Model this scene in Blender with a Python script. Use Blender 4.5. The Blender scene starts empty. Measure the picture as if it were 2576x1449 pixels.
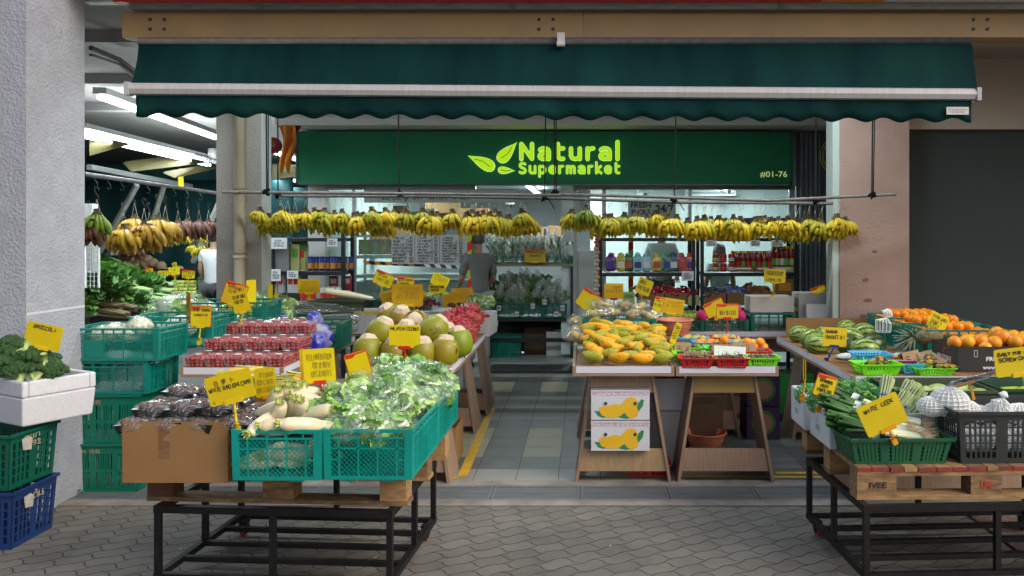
import bpy, math, random
from mathutils import Vector, Matrix, noise
rnd = random.Random(7)
R = math.radians
sc = bpy.context.scene
col = sc.collection
# ---------------------------------------------------------------- camera, sky, sun, exposure
cam = bpy.data.objects.new('camera', bpy.data.cameras.new('camera')); col.objects.link(cam)
cam.location = (0, 0, 1.7); cam.rotation_euler = (R(90), 0, 0)
cam.data.sensor_width = 36; cam.data.lens = 36*2000/2576
cam.data.shift_x = -(1470-1288)/2576; cam.data.shift_y = -(724.5-590)/2576
cam.data.clip_end = 400; cam.data.clip_start = .05
sc.camera = cam
wd = bpy.data.worlds.new('World'); sc.world = wd; wd.use_nodes = True
nt = wd.node_tree; bg = nt.nodes['Background']; sky = nt.nodes.new('ShaderNodeTexSky')
sky.sky_type = 'NISHITA'; sky.sun_disc = False; sky.sun_elevation = R(38); sky.sun_rotation = R(128)
sky.air_density = 1; sky.dust_density = 4; sky.ozone_density = 1
nt.links.new(sky.outputs[0], bg.inputs[0]); bg.inputs[1].default_value = .135
sd = bpy.data.lights.new('sun', 'SUN'); sd.energy = 1.1; sd.angle = R(30); sd.color = (1, .96, .9)
so = bpy.data.objects.new('sun', sd); col.objects.link(so)
dv = Vector((1.25, -.6, 1.0))                       # towards the sun: behind the camera, to the right
so.rotation_euler = dv.to_track_quat('Z', 'Y').to_euler(); so.location = (8, -8, 10)
sc.view_settings.view_transform = 'Standard'; sc.view_settings.look = 'None'
sc.view_settings.exposure = .35; sc.view_settings.gamma = 1
sc.cycles.max_bounces = 8; sc.cycles.transparent_max_bounces = 24; sc.cycles.caustics_reflective = False; sc.cycles.caustics_refractive = False
sc.cycles.sample_clamp_indirect = 4

def W(px, py, Y):      # a point seen at (px, py) of the 2576-wide photograph, at distance Y
    return Vector(((px-1470)*Y/2000, Y, 1.7-(py-590)*Y/2000))

# ---------------------------------------------------------------- materials
MATS = {}
def M(name, c, rough=.55, c2=None, scale=6, bump=0, bscale=60, rv=0, spec=.5, metal=0, emit=0, speck=None, coat=0, alpha=1, stretch=None, contrast=.5, sub=0):
    if name in MATS: return MATS[name]
    m = bpy.data.materials.new(name); m.use_nodes = True; t = m.node_tree; N = t.nodes; L = t.links
    b = N['Principled BSDF']; b.inputs['Roughness'].default_value = rough; b.inputs['Metallic'].default_value = metal
    b.inputs['Specular IOR Level'].default_value = spec; b.inputs['Coat Weight'].default_value = coat
    b.inputs['Base Color'].default_value = (*c, 1)
    if sub: b.inputs['Subsurface Weight'].default_value = sub; b.inputs['Subsurface Radius'].default_value = (.02, .02, .01)
    if emit: b.inputs['Emission Color'].default_value = (*c, 1); b.inputs['Emission Strength'].default_value = emit
    tc = N.new('ShaderNodeTexCoord'); oi = N.new('ShaderNodeObjectInfo')
    ad = N.new('ShaderNodeVectorMath'); ad.operation = 'MULTIPLY_ADD'
    cb = N.new('ShaderNodeCombineXYZ'); 
    for k in range(3): L.new(oi.outputs['Random'], cb.inputs[k])
    L.new(cb.outputs[0], ad.inputs[0]); ad.inputs[1].default_value = (37, 23, 51); L.new(tc.outputs['Object'], ad.inputs[2])
    vec = ad.outputs[0]
    if stretch:
        mp = N.new('ShaderNodeMapping'); mp.inputs['Scale'].default_value = stretch; L.new(vec, mp.inputs[0]); vec = mp.outputs[0]
    if c2:
        nz = N.new('ShaderNodeTexNoise'); nz.inputs['Scale'].default_value = scale; nz.inputs['Detail'].default_value = 5; L.new(vec, nz.inputs[0])
        rp = N.new('ShaderNodeValToRGB'); rp.color_ramp.elements[0].position = .5-contrast/2+.02; rp.color_ramp.elements[1].position = .5+contrast/2-.02
        rp.color_ramp.elements[0].color = (*c, 1); rp.color_ramp.elements[1].color = (*c2, 1)
        src = nz.outputs[0]
        if rv:
            a = N.new('ShaderNodeMath'); a.operation = 'MULTIPLY_ADD'; L.new(oi.outputs['Random'], a.inputs[0]); a.inputs[1].default_value = rv; 
            a2 = N.new('ShaderNodeMath'); a2.operation = 'SUBTRACT'; L.new(src, a2.inputs[0]); a2.inputs[1].default_value = rv/2; L.new(a2.outputs[0], a.inputs[2]); src = a.outputs[0]
        L.new(src, rp.inputs[0]); out = rp.outputs[0]
        if speck:
            n2 = N.new('ShaderNodeTexNoise'); n2.inputs['Scale'].default_value = speck[1]; n2.inputs['Detail'].default_value = 3; L.new(vec, n2.inputs[0])
            r2 = N.new('ShaderNodeValToRGB'); r2.color_ramp.elements[0].position = speck[2]; r2.color_ramp.elements[1].position = speck[2]+.05
            L.new(n2.outputs[0], r2.inputs[0]); mx = N.new('ShaderNodeMix'); mx.data_type = 'RGBA'; L.new(r2.outputs[0], mx.inputs[0]); L.new(out, mx.inputs[6]); mx.inputs[7].default_value = (*speck[0], 1); out = mx.outputs[2]
        L.new(out, b.inputs['Base Color'])
        if emit: L.new(out, b.inputs['Emission Color'])
    if bump:
        nb = N.new('ShaderNodeTexNoise'); nb.inputs['Scale'].default_value = bscale; nb.inputs['Detail'].default_value = 4; L.new(vec, nb.inputs[0])
        bp = N.new('ShaderNodeBump'); bp.inputs['Strength'].default_value = min(1, bump); bp.inputs['Distance'].default_value = .004*max(1, bump); L.new(nb.outputs[0], bp.inputs['Height']); L.new(bp.outputs[0], b.inputs['Normal'])
    MATS[name] = m; return m

def FILM(name, tint=(.9, .95, .93), fac=.22, scale=26, rough=.12, hi=.75):   # thin clear wrap: mostly see-through, glossy, milky, with white highlights painted along its creases
    if name in MATS: return MATS[name]
    m = bpy.data.materials.new(name); m.use_nodes = True; t = m.node_tree; N = t.nodes; L = t.links
    N.remove(N['Principled BSDF']); out = N['Material Output']
    tr = N.new('ShaderNodeBsdfTransparent'); tr.inputs[0].default_value = (*[min(1, .55+x*.45) for x in tint], 1)
    gl = N.new('ShaderNodeBsdfGlossy'); gl.inputs['Roughness'].default_value = rough; gl.inputs[0].default_value = (1, 1, 1, 1)
    df = N.new('ShaderNodeBsdfDiffuse'); df.inputs[0].default_value = (*tint, 1)
    m1 = N.new('ShaderNodeMixShader'); m1.inputs[0].default_value = .55; L.new(df.outputs[0], m1.inputs[1]); L.new(gl.outputs[0], m1.inputs[2])
    tc = N.new('ShaderNodeTexCoord'); nz = N.new('ShaderNodeTexNoise'); nz.inputs['Scale'].default_value = scale; nz.inputs['Detail'].default_value = 4; nz.inputs['Distortion'].default_value = 1.2
    L.new(tc.outputs['Object'], nz.inputs[0]); rp = N.new('ShaderNodeValToRGB')
    e = rp.color_ramp.elements; e[0].position = .36; e[0].color = (fac*.5,)*3+(1,); e[1].position = .56; e[1].color = (fac,)*3+(1,)
    x = e.new(.5); x.color = (hi,)*3+(1,); x = e.new(.47); x.color = (fac*.6,)*3+(1,); x = e.new(.53); x.color = (fac*.7,)*3+(1,)
    L.new(nz.outputs[0], rp.inputs[0]); m2 = N.new('ShaderNodeMixShader'); L.new(rp.outputs[0], m2.inputs[0]); L.new(tr.outputs[0], m2.inputs[1]); L.new(m1.outputs[0], m2.inputs[2])
    bp = N.new('ShaderNodeBump'); bp.inputs['Strength'].default_value = .5; bp.inputs['Distance'].default_value = .008; L.new(nz.outputs[0], bp.inputs['Height'])
    L.new(bp.outputs[0], gl.inputs['Normal']); L.new(m2.outputs[0], out.inputs[0]); MATS[name] = m; return m

# ---------------------------------------------------------------- mesh builder
class MB:
    def __init__(s): s.v = []; s.f = []; s.m = []; s.T = Matrix()
    def add(s, vs, fs, mi=0):
        o = len(s.v); s.v += [tuple(s.T @ Vector(v)) for v in vs]; s.f += [tuple(o+i for i in f) for f in fs]; s.m += [mi]*len(fs); return s
    def box(s, x0, x1, y0, y1, z0, z1, mi=0):
        return s.add([(x0,y0,z0),(x1,y0,z0),(x1,y1,z0),(x0,y1,z0),(x0,y0,z1),(x1,y0,z1),(x1,y1,z1),(x0,y1,z1)],
                     [(0,3,2,1),(4,5,6,7),(0,1,5,4),(1,2,6,5),(2,3,7,6),(3,0,4,7)], mi)
    def hexa(s, p, mi=0): return s.add(p, [(0,3,2,1),(4,5,6,7),(0,1,5,4),(1,2,6,5),(2,3,7,6),(3,0,4,7)], mi)
    def bar(s, a, b, w, h=None, mi=0):
        h = h or w; a = Vector(a); b = Vector(b); d = (b-a).normalized(); u = Vector((0,0,1)) if abs(d.z) < .9 else Vector((0,1,0))
        x = d.cross(u).normalized()*w/2; y = x.cross(d).normalized()*h/2
        return s.add([a-x-y,a+x-y,a+x+y,a-x+y,b-x-y,b+x-y,b+x+y,b-x+y], [(0,3,2,1),(4,5,6,7),(0,1,5,4),(1,2,6,5),(2,3,7,6),(3,0,4,7)], mi)
    def tube(s, pts, r, n=8, mi=0):
        pts = [Vector(p) for p in pts]; rr = r if isinstance(r, (list, tuple)) else [r]*len(pts); vs = []; fs = []
        for i, p in enumerate(pts):
            d = (pts[min(i+1, len(pts)-1)]-pts[max(i-1, 0)]).normalized(); u = Vector((0,0,1)) if abs(d.z) < .95 else Vector((1,0,0))
            x = d.cross(u).normalized(); y = d.cross(x)
            for k in range(n):
                a = 2*math.pi*k/n; vs.append(p+(x*math.cos(a)+y*math.sin(a))*rr[i])
        for i in range(len(pts)-1):
            for k in range(n): fs.append((i*n+k, i*n+(k+1)%n, (i+1)*n+(k+1)%n, (i+1)*n+k))
        fs.append(tuple(range(n))); fs.append(tuple(range(len(vs)-1, len(vs)-n-1, -1)))
        return s.add(vs, fs, mi)
    def lathe(s, prof, n=20, mi=0, sx=1, sy=1):
        vs = []; fs = []; k = len(prof)
        for j in range(n):
            a = 2*math.pi*j/n
            for r, z in prof: vs.append((r*math.cos(a)*sx, r*math.sin(a)*sy, z))
        for j in range(n):
            for i in range(k-1): fs.append((j*k+i, ((j+1)%n)*k+i, ((j+1)%n)*k+i+1, j*k+i+1))
        return s.add(vs, fs, mi)
    def blob(s, c, r, n=12, m=8, mi=0, fn=None):
        if not isinstance(r, (tuple, list)): r = (r, r, r)
        c = Vector(c); vs = []; fs = []
        for i in range(m+1):
            t = math.pi*i/m
            for k in range(n):
                a = 2*math.pi*k/n; v = Vector((math.sin(t)*math.cos(a), math.sin(t)*math.sin(a), math.cos(t)))
                q = Vector((v.x*r[0], v.y*r[1], v.z*r[2]))
                if fn: q = fn(v, q)
                vs.append(c+q)
        for i in range(m):
            for k in range(n): fs.append((i*n+k, (i+1)*n+k, (i+1)*n+(k+1)%n, i*n+(k+1)%n))
        return s.add(vs, fs, mi)
    def prism(s, poly, d0, d1, mi=0):      # poly of (x, z), from y=d0 to y=d1
        n = len(poly); vs = [(x, d0, z) for x, z in poly]+[(x, d1, z) for x, z in poly]
        fs = [tuple(range(n)), tuple(range(2*n-1, n-1, -1))]+[(i, i+n, (i+1)%n+n, (i+1)%n) for i in range(n)]
        return s.add(vs, fs, mi)
    def build(s, name, mats, parent=None, smooth=False, loc=None, rz=0):
        me = bpy.data.meshes.new(name); me.from_pydata(s.v, [], s.f); 
        if not isinstance(mats, (list, tuple)): mats = [mats]
        for x in mats: me.materials.append(x)
        if len(mats) > 1: me.polygons.foreach_set('material_index', s.m)
        if smooth: me.polygons.foreach_set('use_smooth', [True]*len(me.polygons))
        me.update(); o = bpy.data.objects.new(name, me); col.objects.link(o)
        if parent: o.parent = parent
        if loc is not None: o.location = loc
        if rz: o.rotation_euler = (0, 0, rz)
        return o

def tag(o, label=None, cat=None, group=None, kind=None):
    if label: o['label'] = label
    if cat: o['category'] = cat
    if group: o['group'] = group
    if kind: o['kind'] = kind
    return o
def struct(o): o['kind'] = 'structure'; return o
def thing(name, label, cat, loc=(0,0,0), rot=0, group=None):
    o = bpy.data.objects.new(name, None); o.empty_display_size = .05; col.objects.link(o); o.location = loc
    o.rotation_euler = rot if isinstance(rot, (tuple, list)) else (0, 0, rot)
    return tag(o, label, cat, group)
KIDS = {}
def kids(o):
    return [c for c in bpy.data.objects if c.parent == o]
def dup(root, loc, rot=0, label=None, scale=1, group=None, skip=(), cache={}):
    r = root.copy(); col.objects.link(r); r.location = loc; r.rotation_euler = rot if isinstance(rot, (tuple, list)) else (0, 0, rot)
    r.scale = scale if isinstance(scale, (tuple, list)) else (scale,)*3
    if label: r['label'] = label
    if group: r['group'] = group
    if root.name not in cache: cache[root.name] = [(c, list(kids(c))) for c in kids(root)]
    for c, gs in cache[root.name]:
        if c.name.split('.')[0] in skip: continue
        k = c.copy(); col.objects.link(k); k.parent = r
        for g in gs: q = g.copy(); col.objects.link(q); q.parent = k
    return r
class Proto:            # first use moves the prototype itself, later uses copy it
    def __init__(s, root): s.root = root; s.used = False
    def put(s, loc, rot=0, label=None, scale=1, group=None):
        if s.used: return dup(s.root, loc, rot, label, scale, group)
        s.used = True; o = s.root
        if hasattr(s, 'first'): pass
        dup_cache = dup.__defaults__[-1]
        if o.name not in dup_cache: dup_cache[o.name] = [(c, list(kids(c))) for c in kids(o)]
        o.location = loc; o.rotation_euler = rot if isinstance(rot, (tuple, list)) else (0, 0, rot)
        o.scale = scale if isinstance(scale, (tuple, list)) else (scale,)*3
        if label: o['label'] = label
        if group: o['group'] = group
        return o
ORD = 'first second third fourth fifth sixth seventh eighth ninth tenth eleventh twelfth thirteenth fourteenth fifteenth sixteenth seventeenth eighteenth nineteenth twentieth'.split()
def ordn(i):
    if i < 20: return ORD[i]
    n = i+1; return '%d%s' % (n, {1: 'st', 2: 'nd', 3: 'rd'}.get(n % 10 if n//10 != 1 else 0, 'th'))

INK = None
def lettering(s, mat, parent, w=None, h=None, loc=(0,0,0), rot=(R(90),0,0), name='lettering', mirror=False, bold=0, depth=.0006, shear=0, line=1):
    cu = bpy.data.curves.new(name, 'FONT'); cu.body = s; cu.align_x = 'CENTER'; cu.align_y = 'CENTER'; cu.size = 1; cu.offset = bold; cu.extrude = 0; cu.shear = shear; cu.space_line = line; cu.resolution_u = 2
    o = bpy.data.objects.new(name, cu); col.objects.link(o); bpy.context.view_layer.update()
    me = bpy.data.meshes.new_from_object(o.evaluated_get(bpy.context.evaluated_depsgraph_get())); bpy.data.objects.remove(o); bpy.data.curves.remove(cu)
    if len(me.vertices):
        xs = [v.co.x for v in me.vertices]; ys = [v.co.y for v in me.vertices]
        bw = max(xs)-min(xs); bh = max(ys)-min(ys); cx = (max(xs)+min(xs))/2; cy = (max(ys)+min(ys))/2
        kx = w/bw if w else None; ky = h/bh if h else None
        kx = kx or ky; ky = ky or kx
        for v in me.vertices: v.co = ((v.co.x-cx)*kx*(-1 if mirror else 1), (v.co.y-cy)*ky, 0)
        if mirror: me.flip_normals()
    me.materials.clear(); me.materials.append(mat)
    r = bpy.data.objects.new(name, me); col.objects.link(r); r.location = loc; r.rotation_euler = rot
    if parent: r.parent = parent
    return r

# pen strokes: capitals and digits on a 4 x 6 grid, drawn as thin raised ribbons
G_ = dict(A='00 26 40;12 32', B='00 06 26 35 34 23 03;23 33 42 41 30 00', C='45 36 16 05 01 10 30 41', D='00 06 26 45 41 20 00', E='46 06 00 40;03 33', F='46 06 00;03 33',
 G='45 36 16 05 01 10 30 41 43 23', H='06 00;46 40;03 43', I='26 20', J='46 41 30 10 01', K='06 00;46 03 40', L='06 00 40', M='00 06 23 46 40', N='00 06 40 46',
 O='16 05 01 10 30 41 45 36 16', P='00 06 36 45 44 33 03', R='00 06 36 45 44 33 03;23 40', S='45 36 16 05 04 13 33 42 41 30 10 01', T='06 46;26 20', U='06 01 10 30 41 46',
 V='06 20 46', W='06 10 24 30 46', X='06 40;00 46', Y='06 23 46;23 20', Z='06 46 00 40')
G_.update({'0': G_['O'], 'Q': G_['O']+';22 40', '1': '15 26 20', '2': '05 16 36 45 44 00 40', '3': '05 16 36 45 44 33 42 41 30 10 01;33 23', '4': '30 36 02 42', '5': '46 06 04 34 43 41 30 10 01',
 '6': '45 36 16 05 01 10 30 41 42 33 13 02', '7': '06 46 10', '8': '16 05 04 13 33 42 41 30 10 01 02 13;33 44 45 36 16', '9': '44 33 13 04 05 16 36 45 41 30 10',
 '$': G_['S']+';26 20', '/': '00 46', '#': '10 16;30 36;02 42;04 44', '(': '26 15 11 20', ')': '16 25 21 10', '.': '10 11', '-': '13 33', '@': '32 12 14 34 31 41 45 16 05 01 10 30', ':': '11 12;14 15', '<': '40 03 46', '*': '00 22 24 46;04 40'})
def ribbons(polys, r, T, name, mat, parent, loc, rot, n=8):
    g = MB(); k = 0
    for pl in polys:
        pl = [T(p) for p in pl]
        for i, p in enumerate(pl):
            if n: g.add([(p[0]+r*math.cos(2*math.pi*j/n), p[1]+r*math.sin(2*math.pi*j/n), k*.00002) for j in range(n)], [tuple(range(n))]); k += 1
            if i+1 < len(pl):
                q = pl[i+1]; d = Vector((q[0]-p[0], q[1]-p[1])); 
                if d.length < 1e-6: continue
                m_ = Vector((-d.y, d.x)).normalized()*r; g.add([(p[0]-m_.x,p[1]-m_.y,k*.00002),(q[0]-m_.x,q[1]-m_.y,k*.00002),(q[0]+m_.x,q[1]+m_.y,k*.00002),(p[0]+m_.x,p[1]+m_.y,k*.00002)], [(0,1,2,3)]); k += 1
    return setrot(g.build(name, mat, parent, loc=loc), rot)
def setrot(o, rot): o.rotation_euler = rot; return o
def penned(lines, mat, parent, w, h, loc, rot=(R(90),0,0), name='lettering', mirror=False, r=.0018, slope=0, seed=0):
    rg = random.Random(seed); polys = []; mx = max(len(l) for l in lines); y = 0
    for l in lines:
        x = (mx-len(l))*.25*5*rg.uniform(.2,1)
        for c in l:
            jx, jy, sk = rg.uniform(-.3,.3), rg.uniform(-.5,.5), rg.uniform(-.08,.12)
            for st in G_.get(c, '').split(';'):
                if st: polys.append([(x+int(a[0])*rg.uniform(.93,1.05)+jx+sk*int(a[1]), y+int(a[1])*rg.uniform(.95,1.05)+jy) for a in st.split()])
            x += 5.2*(.6 if c in 'I1. ' else 1)
        y -= 9
    xs = [p[0] for q in polys for p in q]; ys = [p[1] for q in polys for p in q]; x0, x1, y0, y1 = min(xs), max(xs), min(ys), max(ys)
    kx = w/(x1-x0); ky = h/(y1-y0); f = -1 if mirror else 1
    T = lambda p: (f*((p[0]-x0)*kx-w/2), (p[1]-y0)*ky-h/2+slope*((p[0]-x0)*kx-w/2))
    return ribbons(polys, r, T, name, mat, parent, loc, rot, 0)
# rounded lower-case strokes for the lit sign
RG = dict(N=([[(.1,0),(.1,1.42),(.95,.02),(.95,1.42)]],1.05), a=([[(.12,.88),(.3,1),(.55,1),(.75,.9),(.82,.7),(.82,0)],[(.82,.55),(.4,.55),(.15,.45),(.08,.28),(.14,.1),(.35,0),(.6,.02),(.82,.2)]],.92),
 t=([[(.2,1.42),(.2,.3),(.3,.07),(.5,0),(.62,.03)],[(.2,1),(.62,1)]],.72), u=([[(.1,1),(.1,.3),(.22,.07),(.42,0),(.62,.05),(.8,.25)],[(.8,1),(.8,0)]],.9), r=([[(.1,0),(.1,1)],[(.1,.65),(.22,.9),(.42,1),(.55,1)]],.62),
 l=([[(.1,0),(.1,1.6)]],.2), S=([[(.8,1.3),(.62,1.42),(.35,1.42),(.14,1.28),(.1,1.08),(.2,.88),(.45,.76),(.7,.62),(.84,.42),(.8,.18),(.62,.02),(.35,0),(.08,.14)]],.94),
 p=([[(.1,-.5),(.1,1)],[(.1,.75),(.25,.95),(.5,1),(.75,.88),(.86,.6),(.86,.4),(.75,.12),(.5,0),(.25,.05),(.1,.25)]],.96), e=([[(.14,.5),(.84,.5),(.84,.72),(.7,.93),(.48,1),(.25,.92),(.1,.68),(.1,.34),(.25,.08),(.48,0),(.7,.03),(.82,.12)]],.94),
 m=([[(.1,0),(.1,1)],[(.1,.7),(.22,.93),(.4,1),(.55,.9),(.6,.7),(.6,0)],[(.6,.7),(.72,.93),(.9,1),(1.05,.9),(1.1,.7),(1.1,0)]],1.2), k=([[(.1,0),(.1,1.55)],[(.7,1),(.14,.48),(.75,0)]],.8))
def rounded(word, r, w, h, mat, parent, loc, name, rr):
    polys = []; x = 0
    for c in word:
        ps, ad_ = RG[c]; polys += [[(x+a, b) for a, b in q] for q in ps]; x += ad_+.42
    xs = [p[0] for q in polys for p in q]; ys = [p[1] for q in polys for p in q]; x0, x1, y0, y1 = min(xs), max(xs), min(ys), max(ys)
    kx = (w-2*r)/(x1-x0); ky = (h-2*r)/(y1-y0)
    return ribbons(polys, rr, lambda p: ((p[0]-x0)*kx-w/2+r, (p[1]-y0)*ky-h/2+r), name, mat, parent, loc, (R(90),0,0), 12)

# ---------------------------------------------------------------- shared materials
white_paint = M('white_paint', (.62,.63,.64), .6, (.5,.51,.52), 2, bump=.3, bscale=90)
black_metal = M('black_metal', (.004,.0045,.006), .5, (.014,.013,.013), 14, spec=.25, bump=.3, bscale=120)
teal = M('teal_plastic', (0,.31,.26), .4, (0,.22,.18), 5, rv=.3, speck=((.12,.33,.28), 22, .7))
teal_d = M('deep_green_plastic', (.0,.13,.085), .45, (.0,.1,.065), 5)
green_pl = M('green_plastic', (.012,.12,.05), .45, (.01,.09,.04), 5)
black_pl = M('black_plastic', (.022,.026,.026), .42, (.035,.04,.038), 5)
olive_pl = M('olive_plastic', (.055,.08,.035), .45, (.04,.06,.03), 5)
blue_pl = M('blue_plastic', (.006,.04,.17), .4, (.01,.03,.11), 6)
lime_pl = M('lime_plastic', (.2,.8,.02), .35, sub=0)
red_pl = M('red_plastic', (.6,.02,.02), .35)
sky_pl = M('light_blue_plastic', (.08,.45,.75), .35)
salmon_pl = M('salmon_plastic', (.62,.2,.11), .45, (.5,.15,.08), 8)
cardboard = M('cardboard', (.27,.155,.065), .85, (.22,.12,.048), 3, spec=.2, bump=.2, bscale=30)
brown_card = M('brown_card', (.52,.35,.19), .8, (.36,.22,.11), 8)
white_card = M('white_card', (.6,.58,.55), .7, (.5,.48,.46), 5)
foam = M('white_foam', (.62,.63,.66), .8, (.54,.55,.59), 60, bump=.5, bscale=160)
oak_b = M('pale_oak_board', (.4,.28,.15), .5, (.28,.185,.09), 5, stretch=(9,9,1.5), bump=.15, bscale=20)
ply_y = M('yellow_plywood', (.34,.22,.07), .55, (.28,.17,.05), 4, stretch=(1.5,1,9))
wood_ply = M('laminate_wood', (.25,.15,.09), .5, (.34,.22,.14), 6, stretch=(1.5,1.5,14), bump=.15, bscale=20)
wood_ply_v = M('laminate_wood_upright', (.23,.145,.095), .5, (.31,.21,.145), 6, stretch=(14,14,1.2), bump=.15, bscale=20)
lip_white = M('white_price_rail', (.66,.67,.76), .35, (.6,.61,.7), 3)
pallet_w = M('pallet_wood', (.4,.24,.1), .8, (.14,.075,.035), 4, rv=.5, stretch=(3,12,12), bump=.7, bscale=40)
pallet_d = M('dark_pallet_wood', (.12,.045,.02), .75, (.07,.028,.015), 4, stretch=(3,12,12), bump=.7, bscale=40)
pallet_red = M('red_painted_wood', (.3,.03,.025), .6, (.16,.03,.025), 18, bump=.5, bscale=40)
yellow_card = M('yellow_card', (.78,.63,.0), .45, (.64,.48,.0), 5, rv=.6)
orange_card = M('orange_backed_card', (.74,.46,.0), .5, (.58,.3,.0), 5, rv=.6)
yellow_pl = M('yellow_plastic', (.72,.52,.01), .35)
orange_pl = M('orange_plastic', (.75,.32,.01), .35)
ink = M('black_ink', (.01,.01,.012), .6)
faint_ink = M('faint_ink', (.36,.27,.01), .6)
white_label = M('white_label', (.78,.8,.82), .4)
red_ink = M('red_print', (.6,.02,.015), .5)
rope_m = M('black_rope', (.006,.006,.007), .9, (.012,.012,.012), 60, spec=.1)
string_m = M('pale_string', (.55,.56,.45), .8)
steel = M('dull_steel', (.2,.19,.19), .6, (.13,.12,.12), 20, metal=.2, spec=.3)
leaf_g = M('leaf_green', (.05,.16,.02), .5, (.14,.32,.05), 12, rv=.3)
lettuce_g = M('lettuce_green', (.22,.5,.04), .5, (.6,.8,.28), 9, rv=.6)
dark_leaf = M('dark_leaf_green', (.02,.07,.015), .5, (.06,.15,.03), 14, rv=.3)
stalk_w = M('pale_stalk', (.5,.6,.3), .45, (.75,.78,.6), 10)
film = FILM('clear_film')
film_d = FILM('clear_film_dim', (.75,.8,.8), .12, 22, .15, .5)
film_m = FILM('milky_bag', (.86,.95,.88), .28, 13, .22, .6)
film_l = FILM('lettuce_bag', (.85,.95,.88), .13, 11, .18, .42)
film_r = FILM('crisp_bag', (.9,.97,.95), .3, 20, .2, .95)
net_white = M('white_foam_net', (.85,.88,.88), .6)
# ================================================================ the setting
def paver_mat():
    m = bpy.data.materials.new('concrete_pavers'); m.use_nodes = True; N = m.node_tree.nodes; L = m.node_tree.links; b = N['Principled BSDF']; b.inputs['Roughness'].default_value = .8
    g = N.new('ShaderNodeNewGeometry'); rot = N.new('ShaderNodeMapping'); rot.vector_type = 'POINT'; rot.inputs['Rotation'].default_value = (0, 0, R(-31)); L.new(g.outputs['Position'], rot.inputs[0])
    sp = N.new('ShaderNodeSeparateXYZ'); L.new(rot.outputs[0], sp.inputs[0])
    def math_(op, a, b_=None, c=None):
        n = N.new('ShaderNodeMath'); n.operation = op
        for i, x in enumerate((a, b_, c)):
            if x is None: continue
            if isinstance(x, (int, float)): n.inputs[i].default_value = x
            else: L.new(x, n.inputs[i])
        return n.outputs[0]
    X, Y = sp.outputs[0], sp.outputs[1]
    n0 = N.new('ShaderNodeTexNoise'); n0.inputs['Scale'].default_value = 9; L.new(g.outputs['Position'], n0.inputs[0])
    wob = math_('MULTIPLY', math_('SUBTRACT', n0.outputs[0], .5), .016)
    lx, ly = .172, .104
    y2 = math_('ADD', Y, math_('MULTIPLY', math_('SINE', math_('MULTIPLY', X, 2*math.pi/(lx/1))), .008)); y2 = math_('ADD', y2, wob)
    x2 = math_('ADD', X, math_('MULTIPLY', math_('SINE', math_('MULTIPLY', Y, 2*math.pi/(ly*1))), .010)); x2 = math_('ADD', math_('ADD', x2, wob), math_('MULTIPLY', Y, .5))
    cb = N.new('ShaderNodeCombineXYZ'); L.new(x2, cb.inputs[0]); L.new(y2, cb.inputs[1])
    br = N.new('ShaderNodeTexBrick'); br.offset = .5; br.squash = 1; br.inputs['Scale'].default_value = 1; br.inputs['Brick Width'].default_value = lx; br.inputs['Row Height'].default_value = ly
    br.inputs['Mortar Size'].default_value = .004; br.inputs['Mortar Smooth'].default_value = .5; br.inputs['Bias'].default_value = 0
    br.inputs['Color1'].default_value = (.155,.147,.129,1); br.inputs['Color2'].default_value = (.2,.19,.168,1); br.inputs['Mortar'].default_value = (.05,.045,.038,1); L.new(cb.outputs[0], br.inputs[0])
    n1 = N.new('ShaderNodeTexNoise'); n1.inputs['Scale'].default_value = 1.3; n1.inputs['Detail'].default_value = 8; n1.inputs['Roughness'].default_value = .7; L.new(g.outputs['Position'], n1.inputs[0])
    r1 = N.new('ShaderNodeValToRGB'); r1.color_ramp.elements[0].position = .3; r1.color_ramp.elements[0].color = (.6,.6,.6,1); r1.color_ramp.elements[1].position = .7; r1.color_ramp.elements[1].color = (1.25,1.22,1.18,1); L.new(n1.outputs[0], r1.inputs[0])
    mx = N.new('ShaderNodeMix'); mx.data_type = 'RGBA'; mx.blend_type = 'MULTIPLY'; mx.inputs[0].default_value = 1; L.new(br.outputs[0], mx.inputs[6]); L.new(r1.outputs[0], mx.inputs[7])
    n2 = N.new('ShaderNodeTexNoise'); n2.inputs['Scale'].default_value = 130; n2.inputs['Detail'].default_value = 2; L.new(g.outputs['Position'], n2.inputs[0])
    r2 = N.new('ShaderNodeValToRGB'); r2.color_ramp.elements[0].position = .71; r2.color_ramp.elements[1].position = .75; L.new(n2.outputs[0], r2.inputs[0])
    m2 = N.new('ShaderNodeMix'); m2.data_type = 'RGBA'; L.new(r2.outputs[0], m2.inputs[0]); L.new(mx.outputs[2], m2.inputs[6]); m2.inputs[7].default_value = (.42,.41,.38,1)
    n3 = N.new('ShaderNodeTexNoise'); n3.inputs['Scale'].default_value = 420; n3.inputs['Detail'].default_value = 3; L.new(g.outputs['Position'], n3.inputs[0])
    m3 = N.new('ShaderNodeMix'); m3.data_type = 'RGBA'; m3.blend_type = 'MULTIPLY'; m3.inputs[0].default_value = .7; r3 = N.new('ShaderNodeValToRGB'); r3.color_ramp.elements[0].position = .3; r3.color_ramp.elements[0].color = (.55,.55,.55,1); r3.color_ramp.elements[1].position = .65; L.new(n3.outputs[0], r3.inputs[0]); L.new(m2.outputs[2], m3.inputs[6]); L.new(r3.outputs[0], m3.inputs[7])
    L.new(m3.outputs[2], b.inputs['Base Color'])
    bp = N.new('ShaderNodeBump'); bp.inputs['Distance'].default_value = .01; bp.inputs['Strength'].default_value = 1
    h = math_('ADD', math_('MULTIPLY', br.outputs['Fac'], -1), math_('MULTIPLY', n3.outputs[0], .12)); L.new(h, bp.inputs['Height']); L.new(bp.outputs[0], b.inputs['Normal'])
    return m
g = MB(); g.box(-70, 70, -70, 80, -.3, 0); struct(g.build('ground', paver_mat()))
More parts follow.
